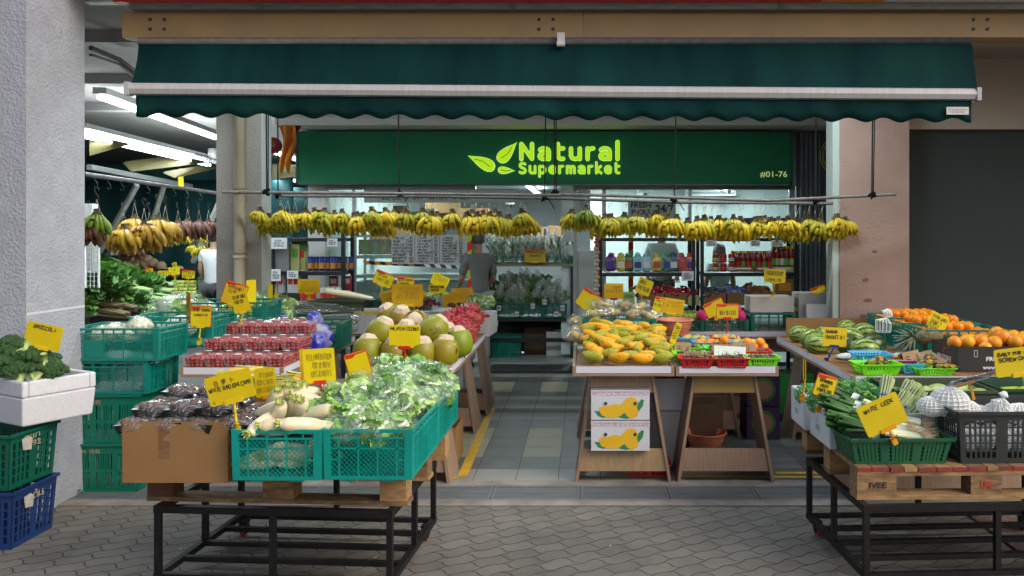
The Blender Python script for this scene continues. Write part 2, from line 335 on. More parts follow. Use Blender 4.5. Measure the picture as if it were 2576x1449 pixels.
conc = M('kerb_concrete', (.3,.28,.25), .85, (.17,.155,.14), 6, bump=.8, bscale=50, speck=((.4,.39,.36), 120, .68))
g = MB(); g.box(-12, 12, 4.97, 5.08, .001, .008); g.box(-12, 12, 5.34, 5.452, .001, .014); struct(g.build('kerb', conc))
terr = M('red_brown_terrazzo', (.13,.075,.065), .8, (.08,.05,.045), 90, bump=.6, bscale=120, speck=((.42,.38,.36), 150, .6))
g = MB(); g.add([(2.32,3.0,.004),(9,3.0,.004),(9,4.965,.012),(2.32,4.965,.012)], [(0,1,2,3)]); struct(g.build('terrazzo_ramp', terr))
# drain covers
grate = M('drain_metal', (.17,.19,.2), .55, (.1,.115,.12), 4, stretch=(1,14,1), bump=.4, bscale=60)
g = MB(); Lg = .571
g.box(-Lg/2, Lg/2, 0, .016, 0, .006); g.box(-Lg/2, Lg/2, .244, .26, 0, .006); g.box(-Lg/2, -Lg/2+.016, .016, .244, 0, .006); g.box(Lg/2-.016, Lg/2, .016, .244, 0, .006)
for i in range(9): y = .022+i*.0248; g.box(-Lg/2+.016, Lg/2-.016, y, y+.016, -.004, .003)
pr = Proto(tag(g.build('drain_cover', grate), 'ribbed grey metal drain cover', 'drain cover', 'drain covers along the kerb'))
for i in range(-7, 8):
    x = .003+(i+.5)*.577-.03
    pr.put((x, 5.08, .004), 0, 'ribbed grey metal drain cover in the row along the shopfront kerb')
g = MB(); g.box(-12, 12, 5.08, 5.34, -.002, .0015); struct(g.build('drain_channel', M('channel_black', (.012,.012,.012), .4)))  # plain black sheet under the drain covers
# shop floor of tiles
SL = .0105
def fz(y): return .012+SL*(y-5.45)
rows = [5.453,5.716,6.007,6.29,6.58,6.88,7.17,7.45,7.61,7.89,8.15,8.39,8.65,8.92,9.18,9.5,9.95]
kind = ['g','d','c','c','c','c','d','g','s','g','g','d','c','c','d','g','g']
kind = ['g','d','c','c','c','d','g','s','g','g','d','c','c','d','g','g']
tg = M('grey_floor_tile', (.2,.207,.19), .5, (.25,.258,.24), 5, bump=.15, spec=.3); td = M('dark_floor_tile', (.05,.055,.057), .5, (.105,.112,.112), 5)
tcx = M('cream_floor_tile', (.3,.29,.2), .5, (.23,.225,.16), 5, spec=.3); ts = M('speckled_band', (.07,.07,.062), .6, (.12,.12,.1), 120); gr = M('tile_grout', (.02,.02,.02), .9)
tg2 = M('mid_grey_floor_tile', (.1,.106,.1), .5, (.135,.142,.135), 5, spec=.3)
g = MB()
while rows[-1] < 19: rows.append(rows[-1]+.29); kind.append('g')
for j in range(len(rows)-1):
    y0, y1 = rows[j]+.002, rows[j+1]-.002
    if y0 > 10 : xr = (-40, -11)
    else: xr = (-40, 25)
    for i in range(*xr):
        x0 = -.18+i*.294+.002; x1 = x0+.294-.004
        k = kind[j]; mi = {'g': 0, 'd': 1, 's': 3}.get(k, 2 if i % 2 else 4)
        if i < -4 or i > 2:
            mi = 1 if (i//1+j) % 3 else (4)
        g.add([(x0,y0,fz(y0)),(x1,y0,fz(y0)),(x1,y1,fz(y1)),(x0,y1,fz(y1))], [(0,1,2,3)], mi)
struct(g.build('shop_floor', [tg, td, tcx, ts, tg2]))
g = MB(); g.add([(-12,5.452,fz(5.452)-.003),(12,5.452,fz(5.452)-.003),(12,20,fz(20)-.003),(-12,20,fz(20)-.003)], [(0,1,2,3)]); struct(g.build('floor_screed', gr))
yl = M('yellow_floor_paint', (.62,.36,.015), .55, (.4,.25,.03), 14)
def line(x0,y0,x1,y1,w): 
    d = Vector((x1-x0, y1-y0)); n = Vector((-d.y, d.x)).normalized()*w/2; P = [(x0+n.x,y0+n.y),(x0-n.x,y0-n.y),(x1-n.x,y1-n.y),(x1+n.x,y1+n.y)]
    return [(a, b, fz(b)+.003) for a, b in P]
g = MB(); g.add(line(-.85,5.53,-.885,7.6,.07), [(0,1,2,3)]); g.add(line(-3.3,5.5,-.873,5.5,.04), [(0,1,2,3)]); struct(g.build('yellow_line', yl))
g = MB(); g.add(line(-.03,5.54,5,5.44+.05,.035), [(0,1,2,3)]); g.add(line(1.35,5.62,5,5.62,.04), [(0,1,2,3)]); struct(g.build('yellow_floor_line', yl))
# interior floor
ifl = M('shop_inner_floor', (.3,.34,.32), .4, (.25,.28,.26), 2, stretch=(1,4,1))
g = MB(); g.box(-3.4, 4.2, 9.95, 19, -.02, .105); struct(g.build('inner_floor', ifl))
g = MB(); g.box(-1.14, -.1, 9.42, 9.9, .06, .085)
rub = M('black_rubber', (.018,.018,.018), .7, (.03,.03,.03), 90, bump=1, bscale=220)
o = g.build('rubber_ramp', rub); tag(o, 'black studded rubber ramp mat in front of the shop doorway', 'mat')
for k in range(4):
    q = MB(); q.lathe([(0,.004),(.025,.004),(.03,0)], 12); q.build('stud', M('stud_black', (.004,.004,.004), .4), o, loc=(-.97+k*.23, 9.66, .086))

# ---------------------------------------------------------------- building
ceil_m = M('ceiling_plaster', (.36,.35,.335), .8, (.3,.29,.28), 2.5, bump=.2, bscale=20)
wall_m = M('mint_white_wall', (.66,.72,.71), .6, (.6,.66,.65), 1.5)
dark_fr = M('grey_frame', (.2,.21,.21), .45, (.16,.17,.17), 8)
bld = thing('shop_building', 'open shopfront building with pale walls, ceiling slab and glazed front behind the stalls', 'building', (0, 9.95, 0))
def bpart(name, m, fn):
    g = MB(); g.T = Matrix.Translation((0, -9.95, 0)); fn(g); return g.build(name, m, bld)
bpart('ceiling', ceil_m, lambda g: (g.box(-12, 9, 5.0, 20.5, 3.3, 3.45), [g.box(-12, 9, y, y+.16, 3.2, 3.305) for y in (6.2, 7.9, 9.6)]))
bpart('wall', wall_m, lambda g: (g.box(-3.44, -3.3, 10.03, 19, .15, 3.3), g.box(4.1, 4.25, 10, 19, .15, 3.3), g.box(-3.3, 4.1, 18.9, 19, .15, 3.3), g.box(.1, 4.1, 13.0, 13.1, .15, 3.3)))
bpart('front_wall', white_paint, lambda g: (g.box(-3.46, -3.24, 9.95, 10.02, .06, 3.3), g.box(-3.24, 3.1, 9.95, 10.02, 2.31, 3.3)))
bpart('lintel', M('lintel_white', (.8,.8,.79), .6), lambda g: (g.box(-3.62, 3.05, 9.3, 9.94, 2.98, 3.2), g.box(-3.62, 3.05, 9.26, 9.298, 3.06, 3.08)))
bpart('inner_ceiling', M('inner_ceiling', (.6,.66,.64), .7), lambda g: g.box(-3.3, 4.1, 10.03, 18.9, 2.62, 2.7))
bpart('white_column', wall_m, lambda g: (g.box(-.3, -.13, 10.3, 10.6, .15, 2.62), g.box(-.13, .16, 9.97, 10.0, .15, 1.5)))
bpart('far_wall', M('grey_rear_wall', (.16,.17,.17), .8, (.2,.2,.2), 1), lambda g: (g.box(-12, -3.45, 18, 18.1, 0, 3.3), g.box(-12, -11.9, 5, 18, 0, 3.3)))
fr = bpart('window_frame', M('alu_frame', (.42,.44,.44), .35, (.36,.38,.38), 6, metal=.3), lambda g: [g.box(x, x+w, 9.93, 9.99, .15, 2.31) for x, w in ((-3.24,.05),(-2.9,.04),(-1.42,.06),(-.14,.05),(.22,.05),(1.3,.04),(2.56,.07))]+[g.box(-3.19, -1.42, 9.935, 9.985, 2.26, 2.31), g.box(-.09, 2.56, 9.935, 9.985, 2.26, 2.31), g.box(-3.19,-1.42,9.935,9.985,.15,.2)])
def glassm():
    m = bpy.data.materials.new('pane_glass'); m.use_nodes = True; N = m.node_tree.nodes; L = m.node_tree.links; N.remove(N['Principled BSDF'])
    tr = N.new('ShaderNodeBsdfTransparent'); tr.inputs[0].default_value = (.9,.97,.95,1); gl = N.new('ShaderNodeBsdfGlossy'); gl.inputs['Roughness'].default_value = .03; mx = N.new('ShaderNodeMixShader'); mx.inputs[0].default_value = .06
    L.new(tr.outputs[0], mx.inputs[1]); L.new(gl.outputs[0], mx.inputs[2]); L.new(mx.outputs[0], N['Material Output'].inputs[0]); return m
glass = glassm(); MATS['pane_glass'] = glass
for x0, x1 in ((-3.19,-2.9),(-2.86,-1.42),(.27,1.3),(1.34,2.56)):
    bpart('window_pane', glass, lambda g: g.box(x0, x1, 9.955, 9.965, .2, 2.26))
# folded grey shutter gate beside the sign
o = thing('folding_gate', 'folded grey metal shutter gate between the shop sign and the pink pillar', 'gate', (2.9, 9.8, .05))
g = MB()
for k in range(9): g.box(-.24+k*.028, -.24+k*.028+.018, -.02+(k%2)*.03, .02+(k%2)*.03, 0, 2.9)
g.build('gate_leaf', M('gate_grey', (.2,.235,.245), .6, (.16,.19,.2), 5), o)
g = MB(); g.box(-.27, .45, .045, .07, 0, 2.9); g.build('gate_panel', M('gate_panel_grey', (.1,.115,.12), .6, (.07,.08,.085), 3), o)
g = MB(); g.box(-.22, .3, .02, .08, 2.905, 3.1); g.build('gate_track', dark_fr, o)
o = thing('dark_cabinet', 'tall dark grey metal door standing behind the pink pillar', 'door', (3.02, 9.3, .05))
g = MB(); g.box(-.1, .9, 0, .05, 0, 3.1); g.build('door_leaf', M('door_dark', (.035,.035,.037), .5, (.05,.05,.052), 4), o)
g = MB(); g.box(-.06, .08, -.012, -.002, 1.95, 2.2); g.build('notice', M('notice_grey', (.3,.32,.32), .5), o)
# pillars
stucco = M('rough_white_stucco', (.35,.375,.425), .9, (.295,.315,.36), 9, bump=2, bscale=55, spec=.2)
o = thing('column', 'rough white stucco column at the left edge with crates stacked against it', 'column', (-3.3, 4.7, 0))
g = MB(); g.box(-.85, 0, 0, .55, 0, 4.0); g.build('shaft', stucco, o)
g = MB(); g.box(.0, .0015, -.0, .55, 1.22, 1.235); g.build('plaster_seam', M('seam_grey', (.5,.52,.55), .8), o)
beige = M('beige_render', (.3,.275,.25), .8, (.25,.225,.205), 3, bump=1.5, bscale=60)
o = thing('pipe_pillar', 'beige rendered pillar with a downpipe at the left of the shop sign', 'pillar', (-3.04, 7.0, 0))
g = MB(); g.box(-.2, .2, 0, .2, 0, 3.3); g.build('shaft', beige, o)
g = MB(); g.box(.2, .205, -.005, .2, 0, 3.3); g.build('pale_edge', M('pale_mint_edge', (.5,.56,.56), .7), o)
o = thing('downpipe', 'cream plastic downpipe fixed to the front of the beige pillar', 'pipe', (-3.01, 6.945, 0))
g = MB(); g.tube([(0,0,0),(0,0,3.3)], .048, 16); g.build('pipe', M('cream_pipe', (.42,.36,.27), .5, (.34,.28,.2), 4), o, True)
for z in (1.5, 2.06): g = MB(); g.tube([(0,0,z),(0,0,z+.04)], .055, 16); g.build('collar', M('cream_collar', (.4,.35,.28), .5), o, True)
pink = M('pink_render', (.4,.28,.235), .8, (.31,.215,.18), 2.2, bump=1.2, bscale=60, speck=((.2,.15,.13), 3.5, .78))
o = thing('pink_pillar', 'pink rendered pillar standing behind the watermelon table at the right', 'pillar', (2.555, 7.0, 0))
g = MB(); g.box(-.305, .305, 0, .2, 0, 3.3); g.build('shaft', pink, o)
g = MB(); g.box(-.365, -.305, .012, .2, 0, 3.3); g.build('mint_edge', M('mint_paint', (.48,.56,.53), .7, (.42,.5,.47), 3), o)
st_ = M('old_paint_patch', (.17,.12,.1), .9)
for k_, (x_, z_, r_) in enumerate(((-.08,1.3,.03),(-.06,1.12,.035),(.0,1.55,.022),(-.1,.98,.03))):
    g = MB(); g.add([(x_+r_*(1+.12*nsin)*math.cos(a_), -.0015, z_+r_*.6*(1+.12*nsin)*math.sin(a_)) for a_, nsin in [(R(q_), math.sin(q_*.035+k_)) for q_ in range(0, 360, 30)]], [tuple(range(12))]); g.build('paint_patch', st_, bpy.data.objects['pink_pillar'])
# dark plain wall and lintel at the right
o = thing('side_wall', 'plain dark grey wall panel with brown fascia right of the pink pillar', 'wall', (5.5, 7.3, 0))
g = MB(); g.box(-2.64, 3.5, 0, .1, 0, 2.66); g.build('panel', M('charcoal_panel', (.058,.072,.071), .8, (.05,.064,.063), 1, spec=.15), o)
g = MB(); g.box(-2.64, 3.5, -.06, .1, 2.66, 3.3); g.build('fascia', M('brown_fascia', (.5,.44,.4), .8), o)
# beam
tan = M('tan_beam_paint', (.5,.32,.145), .5, (.36,.23,.11), 1.6, bump=.1, speck=((.25,.16,.08), 5, .73))
o = thing('roof_beam', 'tan painted steel beam with bolts across the top above the awning', 'beam', (-3.14, 5.4, 3.04))
g = MB(); g.box(0, 4.49-1.36, 0, .12, 0, .172); g.build('beam_length', tan, o)
g = MB(); g.box(3.133, 8.5, 0, .12, 0, .17); g.build('beam_length', tan, o)
for cx in (.24, 2.88, 5.83):
    for dx in (-.048, .048):
        for dz in (.055, .12):
            b = MB(); b.tube([(0,-.006,0),(0,.004,0)], .011, 10); b.build('bolt', M('bolt_dark', (.03,.03,.03), .5), o, loc=(cx+dx, 0, dz))
g = MB(); g.box(.1, 8.5, .03, .1, .175, .2); g.build('dark_strip', M('dark_strip', (.02,.02,.03), .7), o)  # plain dark strip along the top of the beam
o = thing('upper_signboard', 'red, orange and white fascia board cut off at the top edge above a grey gutter', 'signboard', (-3.4, 5.345, 3.21))
g = MB(); g.box(.25, 4.98, -.03, .05, .046, .6); g.build('red_panel', M('red_board', (.75,.035,.03), .45), o)
g = MB(); g.box(4.985, 5.4, -.03, .05, .046, .6); g.build('orange_panel', M('orange_board', (.8,.3,.04), .45), o)
g = MB(); g.box(5.405, 9, -.03, .05, .046, .6); g.build('white_panel', M('white_board', (.7,.7,.74), .45), o)
g = MB(); g.box(.05, .245, -.03, .05, .046, .6); g.build('white_panel', MATS['white_board'], o)
g = MB(); g.box(.35, 9, -.022, .05, 0, .045); g.build('gutter', M('gutter_zinc', (.25,.25,.25), .45, (.14,.14,.14), 9, metal=.4, stretch=(1,8,8)), o)
for x in (1.2, 2.9, 4.7, 6.6): g = MB(); g.box(x, x+.04, -.028, -.021, -.004, .055); g.build('bracket', steel, o)
# yellow braces between beam and awning
ybr = M('yellow_brace', (.4,.34,.0), .5)
for n, (x0, x1) in enumerate(((-2.75,-2.1),(-.24,-.08),(1.95,2.55))):
    g = MB(); g.box(x0, x1, 5.62, 5.9, 2.99, 3.06); tag(g.build('roof_brace', ybr), ['long yellow brace under the left end of the tan beam','short yellow brace under the middle of the tan beam','long yellow brace under the right end of the tan beam'][n], 'brace', 'yellow braces under the beam')
# ---------------------------------------------------------------- awning
aw = thing('awning', 'dark green retractable awning with grey bar and scalloped valance across the shopfront', 'awning', (-.2, 5.2, 2.63))
fab = M('awning_canvas', (.002,.018,.021), .8, (.005,.042,.038), 1.6, stretch=(2.2,1,.5), spec=.08)
g = MB(); n = 60; vs = []
for i in range(n+1):
    u = i/n; x0 = -2.76+u*5.53; x1 = -2.79+u*5.585
    for t, (yy, zz) in enumerate(((.0,.045),(.03,.12),(.07,.22),(.1,.315),(.12,.342),(.16,.35))):
        w = .010*math.sin(u*9+t*.7)+.004*math.sin(u*31+t)
        vs.append(((x0*(1-t/5)+x1*t/5), yy+w, zz-.036*(u-.5)*(1-t/5)))
g.add(vs, [(i*6+k, (i+1)*6+k, (i+1)*6+k+1, i*6+k+1) for i in range(n) for k in range(5)]); g.build('canvas', fab, aw, True)
g = MB(); pts = [(0,-.038),(.028,-.03),(.04,0),(.034,.03),(.012,.042),(-.02,.04),(-.02,-.03)]
a, b = -2.775, 2.765; prof0 = [(a, -y, z+.018) for y, z in pts]; prof1 = [(b, -y, z-.019) for y, z in pts]; k = len(pts)
g.add(prof0+prof1, [tuple(range(k)), tuple(range(2*k-1, k-1, -1))]+[(i, (i+1)%k, (i+1)%k+k, i+k) for i in range(k)]); g.build('front_bar', M('awning_bar_grey', (.5,.5,.52), .35, (.42,.41,.41), 7, stretch=(8,1,1), bump=.1), aw)
for x, z in ((a, .018), (b, -.019)):
    g = MB(); g.prism([(x-.014,z-.04),(x+.014,z-.04),(x+.014,z+.045),(x-.014,z+.045)], -.042, .025); g.build('end_cap', M('cap_grey', (.4,.4,.42), .4), aw)
g = MB(); n = 24*12; vs = []; top = []
for i in range(n+1):
    u = i/n; x = -2.73+u*5.46; zt = -.018-.036*(u-.5); s = .5-.5*math.cos(2*math.pi*u*24.2+2.2); zb = zt-.135-.03*s
    w = .010*math.sin(u*24.2*2*math.pi*.5)+.006*math.sin(u*37)
    for t in range(4): vs.append((x, -.005+w*t/3+.004*math.sin(u*151)*t/3, zt+(zb-zt)*t/3))
g.add(vs, [(i*4+k, i*4+k+1, (i+1)*4+k+1, (i+1)*4+k) for i in range(n) for k in range(3)]); va = g.build('valance', fab, aw, True)
sm = va.modifiers.new('thick', 'SOLIDIFY'); sm.thickness = .002
g = MB(); g.box(2.555, 2.70, -.03, -.0285, -.15, -.1); lb = g.build('maker_label', M('cloth_label', (.62,.6,.58), .7), aw)
lettering('(O) Creations Pte Ltd\nTel: 6422 9158', M('label_ink', (.2,.15,.13), .7), lb, w=.12, h=.028, loc=(2.628, -.0312, -.125), rot=(R(90), 0, 0))
g = MB(); g.tube([(-2.8,.16,.37),(2.8,.16,.37)], .03, 12); g.build('roller_tube', steel, aw, True)
g = MB(); g.box(.02,.07,.07,.12,.33,.41); g.tube([(.018,.06,.33),(.072,.06,.33)], .018, 10); g.build('roller_support', M('support_white', (.6,.6,.6), .4), aw)
for x in (-1.9, 1.9):
    g = MB(); g.bar((x, .05, -.01), (x*.55, .75, .2), .04, .03); g.build('folding_arm', white_paint, aw)
# ---------------------------------------------------------------- shop sign
sg = thing('shop_sign', 'long green fascia sign with glowing lime leaf emblem and shop name', 'sign', (-.49, 9.7, 2.33))
g = MB(); g.box(-3.01, 3.01, 0, .2, 0, .61); g.build('sign_board', M('sign_green', (.022,.23,.105), .6, (.018,.2,.09), 2, spec=.2), sg)
g = MB()
for q in ((-3.02,3.02,-.012,.21,-.02,.015),(-3.02,3.02,-.012,.21,.6,.63),(-3.03,-3.005,-.012,.21,-.02,.63),(3.005,3.03,-.012,.21,-.02,.63)): g.box(*q)
g.build('sign_trim', M('sign_trim', (.01,.13,.07), .5), sg)
glow = M('lit_lime', (.36,.62,.012), .5, emit=.8, spec=.1); glow2 = M('lit_rim', (.6,.8,.35), .5, emit=.65, spec=.1)
def onsign(px, py): p = W(px, py, 9.7); return (p.x+.49, p.z-2.33)
def leaf(tip, root, wid, bend=0):
    a = Vector(onsign(*tip)); b = Vector(onsign(*root)); d = b-a; nrm = Vector((-d.y, d.x)).normalized(); poly = []
    prof = [(0,0),(.1,.12),(.25,.36),(.4,.6),(.55,.8),(.7,.92),(.82,.9),(.92,.7),(.98,.4),(1,0)]
    for t, w in prof: poly.append(a+d*t+nrm*w*wid)
    for t, w in prof[-2:0:-1]: poly.append(a+d*t-nrm*w*wid*.85)
    g = MB(); g.prism([(p.x, p.y) for p in poly][::-1], -.03, -.002); o = g.build('leaf_emblem', glow, sg)
    g = MB(); g.prism([(a+(p-a)*1.0+(p-(a+b)/2).normalized()*.006)[:] for p in poly][::-1], -.02, -.0015); g.build('leaf_rim', glow2, o)
    v = MB(); v.tube([(a+d*.25)[:][0:1]+(-.031,)+((a+d*.25).y,), ((a+d*.55+nrm*.03*wid*8).x, -.031, (a+d*.55+nrm*.03*wid*8).y), ((a+d*.85).x, -.031, (a+d*.85).y)], .004, 5); v.build('leaf_vein', M('vein_green', (.01,.06,.03), .5), o)
leaf((1178,392), (1243,425), .085); leaf((1300,359), (1254,405), .085); leaf((1295,430), (1254,427), .048)
for s, x0, x1, y0, y1, r in (('Natural', 1307, 1558, 353, 405, .0225), ('Supermarket', 1305, 1560, 406, 447, .0138)):
    a = onsign(x0, y1); b = onsign(x1, y0); ww, hh = b[0]-a[0], b[1]-a[1]
    rounded(s, r, ww, hh, glow2, sg, ((a[0]+b[0])/2, -.012, (a[1]+b[1])/2), 'letter_rim', r*1.17)
    rounded(s, r, ww, hh, glow, sg, ((a[0]+b[0])/2, -.022, (a[1]+b[1])/2), 'lettering', r)
a = onsign(1912, 447); b = onsign(1980, 431)
lettering('#01-76', M('unit_number', (.75,.85,.35), .5, emit=.35), sg, w=b[0]-a[0], h=b[1]-a[1], loc=((a[0]+b[0])/2, -.006, (a[1]+b[1])/2), name='unit_number')
# lamps: tubes lit in the left wing and inside the shop
tube_m = M('lit_tube', (.85,.95,1), .4, emit=7)
def tube_light(name, a, b, label, energy, group):
    a = Vector(a); b = Vector(b); L_ = (b-a).length; mid = (a+b)/2; ang = math.atan2(b.y-a.y, b.x-a.x)
    o = thing(name, label, 'ceiling light', mid, ang, group)
    g = MB(); g.box(-L_/2, L_/2, -.05, .05, .0, .05); g.build('housing', M('lamp_housing', (.7,.72,.72), .4), o)
    n = max(1, round(L_/1.25)); s = L_/n
    for k in range(n):
        for dy in (-.025, .025):
            t = MB(); t.tube([(-L_/2+k*s+.04, dy, -.022), (-L_/2+(k+1)*s-.04, dy, -.022)], .015, 8); t.build('lit_tube', tube_m, o, True)
    if energy:
        l = bpy.data.lights.new('tube_and_fill_lamp', 'AREA'); l.shape = 'RECTANGLE'; l.size = L_; l.size_y = .08; l.energy = energy; l.color = (.86,.96,1)
        lo = bpy.data.objects.new('tube_and_fill_lamp', l); col.objects.link(lo); lo.parent = o; lo.location = (0, 0, -.045)
        ceiling_fill = l.copy(); ceiling_fill.energy = energy*(.12 if (a.x < -3 and a.y < 7) else .35); lo = bpy.data.objects.new('tube_and_fill_lamp', ceiling_fill); col.objects.link(lo); lo.parent = o; lo.location = (0, 0, .055); lo.rotation_euler = (R(180), 0, 0)  # added upward fill above the housing, there to brighten the ceiling
    return o
G1 = 'fluorescent lights over the left wing'
tube_light('tube_light', (-3.72,6.1,2.78), (-4.05,8.8,2.78), 'row of fluorescent tubes nearest the awning end, high over the left wing', 20, G1)
tube_light('tube_light', (-5.0,7.9,2.76), (-5.3,11.6,2.76), 'lower long row of fluorescent tubes beside the white column over the wing', 60, G1)
tube_light('tube_light', (-5.35,12.3,2.76), (-5.7,16.5,2.76), 'farthest row of fluorescent tubes seen beside the beige pillar', 30, G1)
tube_light('tube_light', (-3.95,9.6,2.78), (-4.2,13,2.78), 'row of fluorescent tubes seen in the gap left of the green shop sign', 20, G1)
tube_light('tube_light', (-5.45,8.2,2.8), (-5.85,12.4,2.8), 'second long row of fluorescent tubes running parallel behind the lower row', 40, G1)
G3 = 'fluorescent battens on the ceiling behind the beam'
tube_light('tube_light', (.35,6.3,3.22), (2.3,6.3,3.22), 'thin batten light just visible under the right half of the tan beam', 36, G3)
tube_light('tube_light', (-2.9,6.3,3.22), (-.95,6.3,3.22), 'thin batten light just visible under the left half of the tan beam', 30, G3)
G2 = 'fluorescent lights inside the shop'
tube_light('tube_light', (-2.4,11,2.5), (-2.4,13.5,2.5), 'tube light behind the left shop window', 40, G2)
tube_light('tube_light', (-.9,11.2,2.5), (-.9,16,2.5), 'tube light seen through the shop doorway above the hanging bananas', 95, G2)
tube_light('tube_light', (.12,11.2,2.45), (.12,12.6,2.45), 'tube light just right of the white doorway column', 32, G2)
tube_light('tube_light', (2.2,10.9,2.5), (2.2,12.6,2.5), 'tube light behind the right shop window', 40, G2)
# ================================================================ crates and baskets
def crate_map(w, d, h, taper):
    def pt(side, u, z, t):       # u in -1..1 along the side, t inward
        k = 1-taper*(1-z/h); hw, hd = w/2*k, d/2*k
        if side == 0: return (u*hw, -hd+t, z)
        if side == 1: return (hw-t, u*hd, z)
        if side == 2: return (-u*hw, hd-t, z)
        return (-hw+t, -u*hd, z)
    return pt
def panel(g, pt, side, items, th):
    for it in items:
        u0, u1, z0, z1 = it[:4]; o = it[4] if len(it) > 4 else 0
        g.hexa([pt(side,u0,z0,-o),pt(side,u1,z0,-o),pt(side,u1,z0,th),pt(side,u0,z0,th),pt(side,u0,z1,-o),pt(side,u1,z1,-o),pt(side,u1,z1,th),pt(side,u0,z1,th)])
def diag(g, pt, side, L_, u0, u1, z0, z1, step, w, th):
    x0, x1 = u0*L_/2, u1*L_/2
    for sgn in (1, -1):
        c = -((z1-z0)+(x1-x0)); 
        while c < (z1-z0)+(x1-x0):
            a = max(x0, (x0 if sgn > 0 else x0)+0); pts = []
            # line z = sgn*(x-x0)+c' clipped to the rectangle
            cc = z0+c if sgn > 0 else z1-c
            f = lambda x: sgn*(x-x0)+cc
            cand = [(x0, f(x0)), (x1, f(x1)), (x0+(z0-cc)/sgn, z0), (x0+(z1-cc)/sgn, z1)]
            for x, z in cand:
                if x0-1e-6 <= x <= x1+1e-6 and z0-1e-6 <= z <= z1+1e-6 and all(abs(x-p[0]) > 1e-5 for p in pts): pts.append((x, z))
            if len(pts) >= 2:
                (xa, za), (xb, zb) = sorted(pts)[0], sorted(pts)[-1]
                if xb-xa > .004:
                    ua, ub = 2*xa/L_, 2*xb/L_
                    g.hexa([pt(side,ua,za-w/2,.001),pt(side,ub,zb-w/2,.001),pt(side,ub,zb-w/2,th),pt(side,ua,za-w/2,th),pt(side,ua,za+w/2,.001),pt(side,ub,zb+w/2,.001),pt(side,ub,zb+w/2,th),pt(side,ua,za+w/2,th)])
            c += step
def make_crate(name, label, cat, w, d, h, mat, style='lattice', taper=.02, step=.022, solid=False, group=None):
    o = thing(name, label, cat, group=group); pt = crate_map(w, d, h, taper)
    g = MB(); 
    if style == 'lattice':
        g.box(-w/2+.008, w/2-.008, -d/2+.008, d/2-.008, .006, .014); g.build('base', mat, o)
        for side in range(4):
            L_ = w if side % 2 == 0 else d; n = max(2, round(L_/.075)); g = MB(); it = []
            it += [(-1,1,.93*h,h,.004),(-1,1,.0,.075*h,.002),(-1,1,.8*h,.84*h,.001)]
            cu = .016/L_*2
            it += [(-1,-1+cu*2,.075*h,.93*h,.003),(1-cu*2,1,.075*h,.93*h,.003)]
            us = [-1+2*(k+1)/(n) for k in range(n-1)]
            it += [(u-cu*.22,u+cu*.22,.84*h,.93*h,0) for u in us]
            if side % 2 == 0 or 1:
                it += [(-.66-cu*.25,-.66+cu*.25,.075*h,.8*h,0),(.66-cu*.25,.66+cu*.25,.075*h,.8*h,0),(-1+cu*2,1-cu*2,.6*h,.63*h,0)]
                it += [(-1+cu*2,-.66,.38*h,.41*h,0),(.66,1-cu*2,.38*h,.41*h,0)]
                if n > 4: it += [(-.22-cu*.22,-.22+cu*.22,.075*h,.93*h,0),(.22-cu*.22,.22+cu*.22,.075*h,.93*h,0)]
            if L_ > .5 and side % 2 == 0 and solid: it += [(-.66,-.22,.1*h,.6*h,0)]
            if side % 2 == 1:
                it += [(u-cu*.25,u+cu*.25,.075*h,.8*h,.002) for u in [-1+2*(k+.5)/8 for k in range(8)]]
            if taper < .05: it += [(-.62,-.3,-.008,0,-.004),(.3,.62,-.008,0,-.004)]
            panel(g, pt, side, it, .006)
            diag(g, pt, side, L_, -1+cu*2, 1-cu*2, .075*h, .8*h, step, .0032, .004)
            g.build('side_panel', mat, o)
    else:
        g.box(-w/2*(1-taper)+.004, w/2*(1-taper)-.004, -d/2*(1-taper)+.004, d/2*(1-taper)-.004, 0, .006); g.build('base', mat, o)
        for side in range(4):
            L_ = w if side % 2 == 0 else d; g = MB(); it = []
            R_, C_, zs, bw = style        # rows, slot columns-per-zone, zones, bar width
            z_lo, z_hi = .1*h, .86*h
            it += [(-1,1,z_hi,h,0),(-1,1,0,z_lo,0)]; rh = (z_hi-z_lo)/R_
            nz = max(1, round(L_/zs)); 
            for r in range(R_):
                za = z_lo+r*rh
                it.append((-1,1,za+rh*.82,za+rh,0))
                for q in range(nz):
                    a = -1+2*q/nz; b = a+2/nz; m_ = (b-a)*.14
                    it += [(a,a+m_,za,za+rh*.82,0),(b-m_,b,za,za+rh*.82,0)]
                    sw = (b-a-2*m_)/C_
                    for c in range(1, C_): it.append((a+m_+c*sw-sw*bw/2,a+m_+c*sw+sw*bw/2,za,za+rh*.82,0))
            panel(g, pt, side, it, .004); g.build('side_panel', mat, o)
        g = MB(); rw = .014 if w > .3 else .009
        for side in range(4): panel(g, pt, side, [(-1.0-rw/(w if side%2==0 else d),1+rw/(w if side%2==0 else d),h-.012 if w > .3 else h-.007,h+.002,rw)], 0.002)
        g.build('rim', mat, o)
    return Proto(o)
P_teal = make_crate('plastic_crate', 'teal plastic lattice crate', 'crate', .395, .58, .225, teal)
P_wide = make_crate('plastic_crate', 'teal plastic lattice crate', 'crate', .59, .39, .215, M('jade_teal_plastic', (0,.21,.165), .42, (0,.16,.125), 5, rv=.3), solid=True)
P_box = make_crate('plastic_crate', 'teal plastic lattice crate', 'crate', .4, .4, .2, teal_d)
P_slot = make_crate('plastic_crate', 'green slotted crate', 'crate', .62, .42, .32, M('mid_green_plastic', (.0,.16,.1), .45, (.0,.13,.08), 5), (2,7,.16,.62), .06)
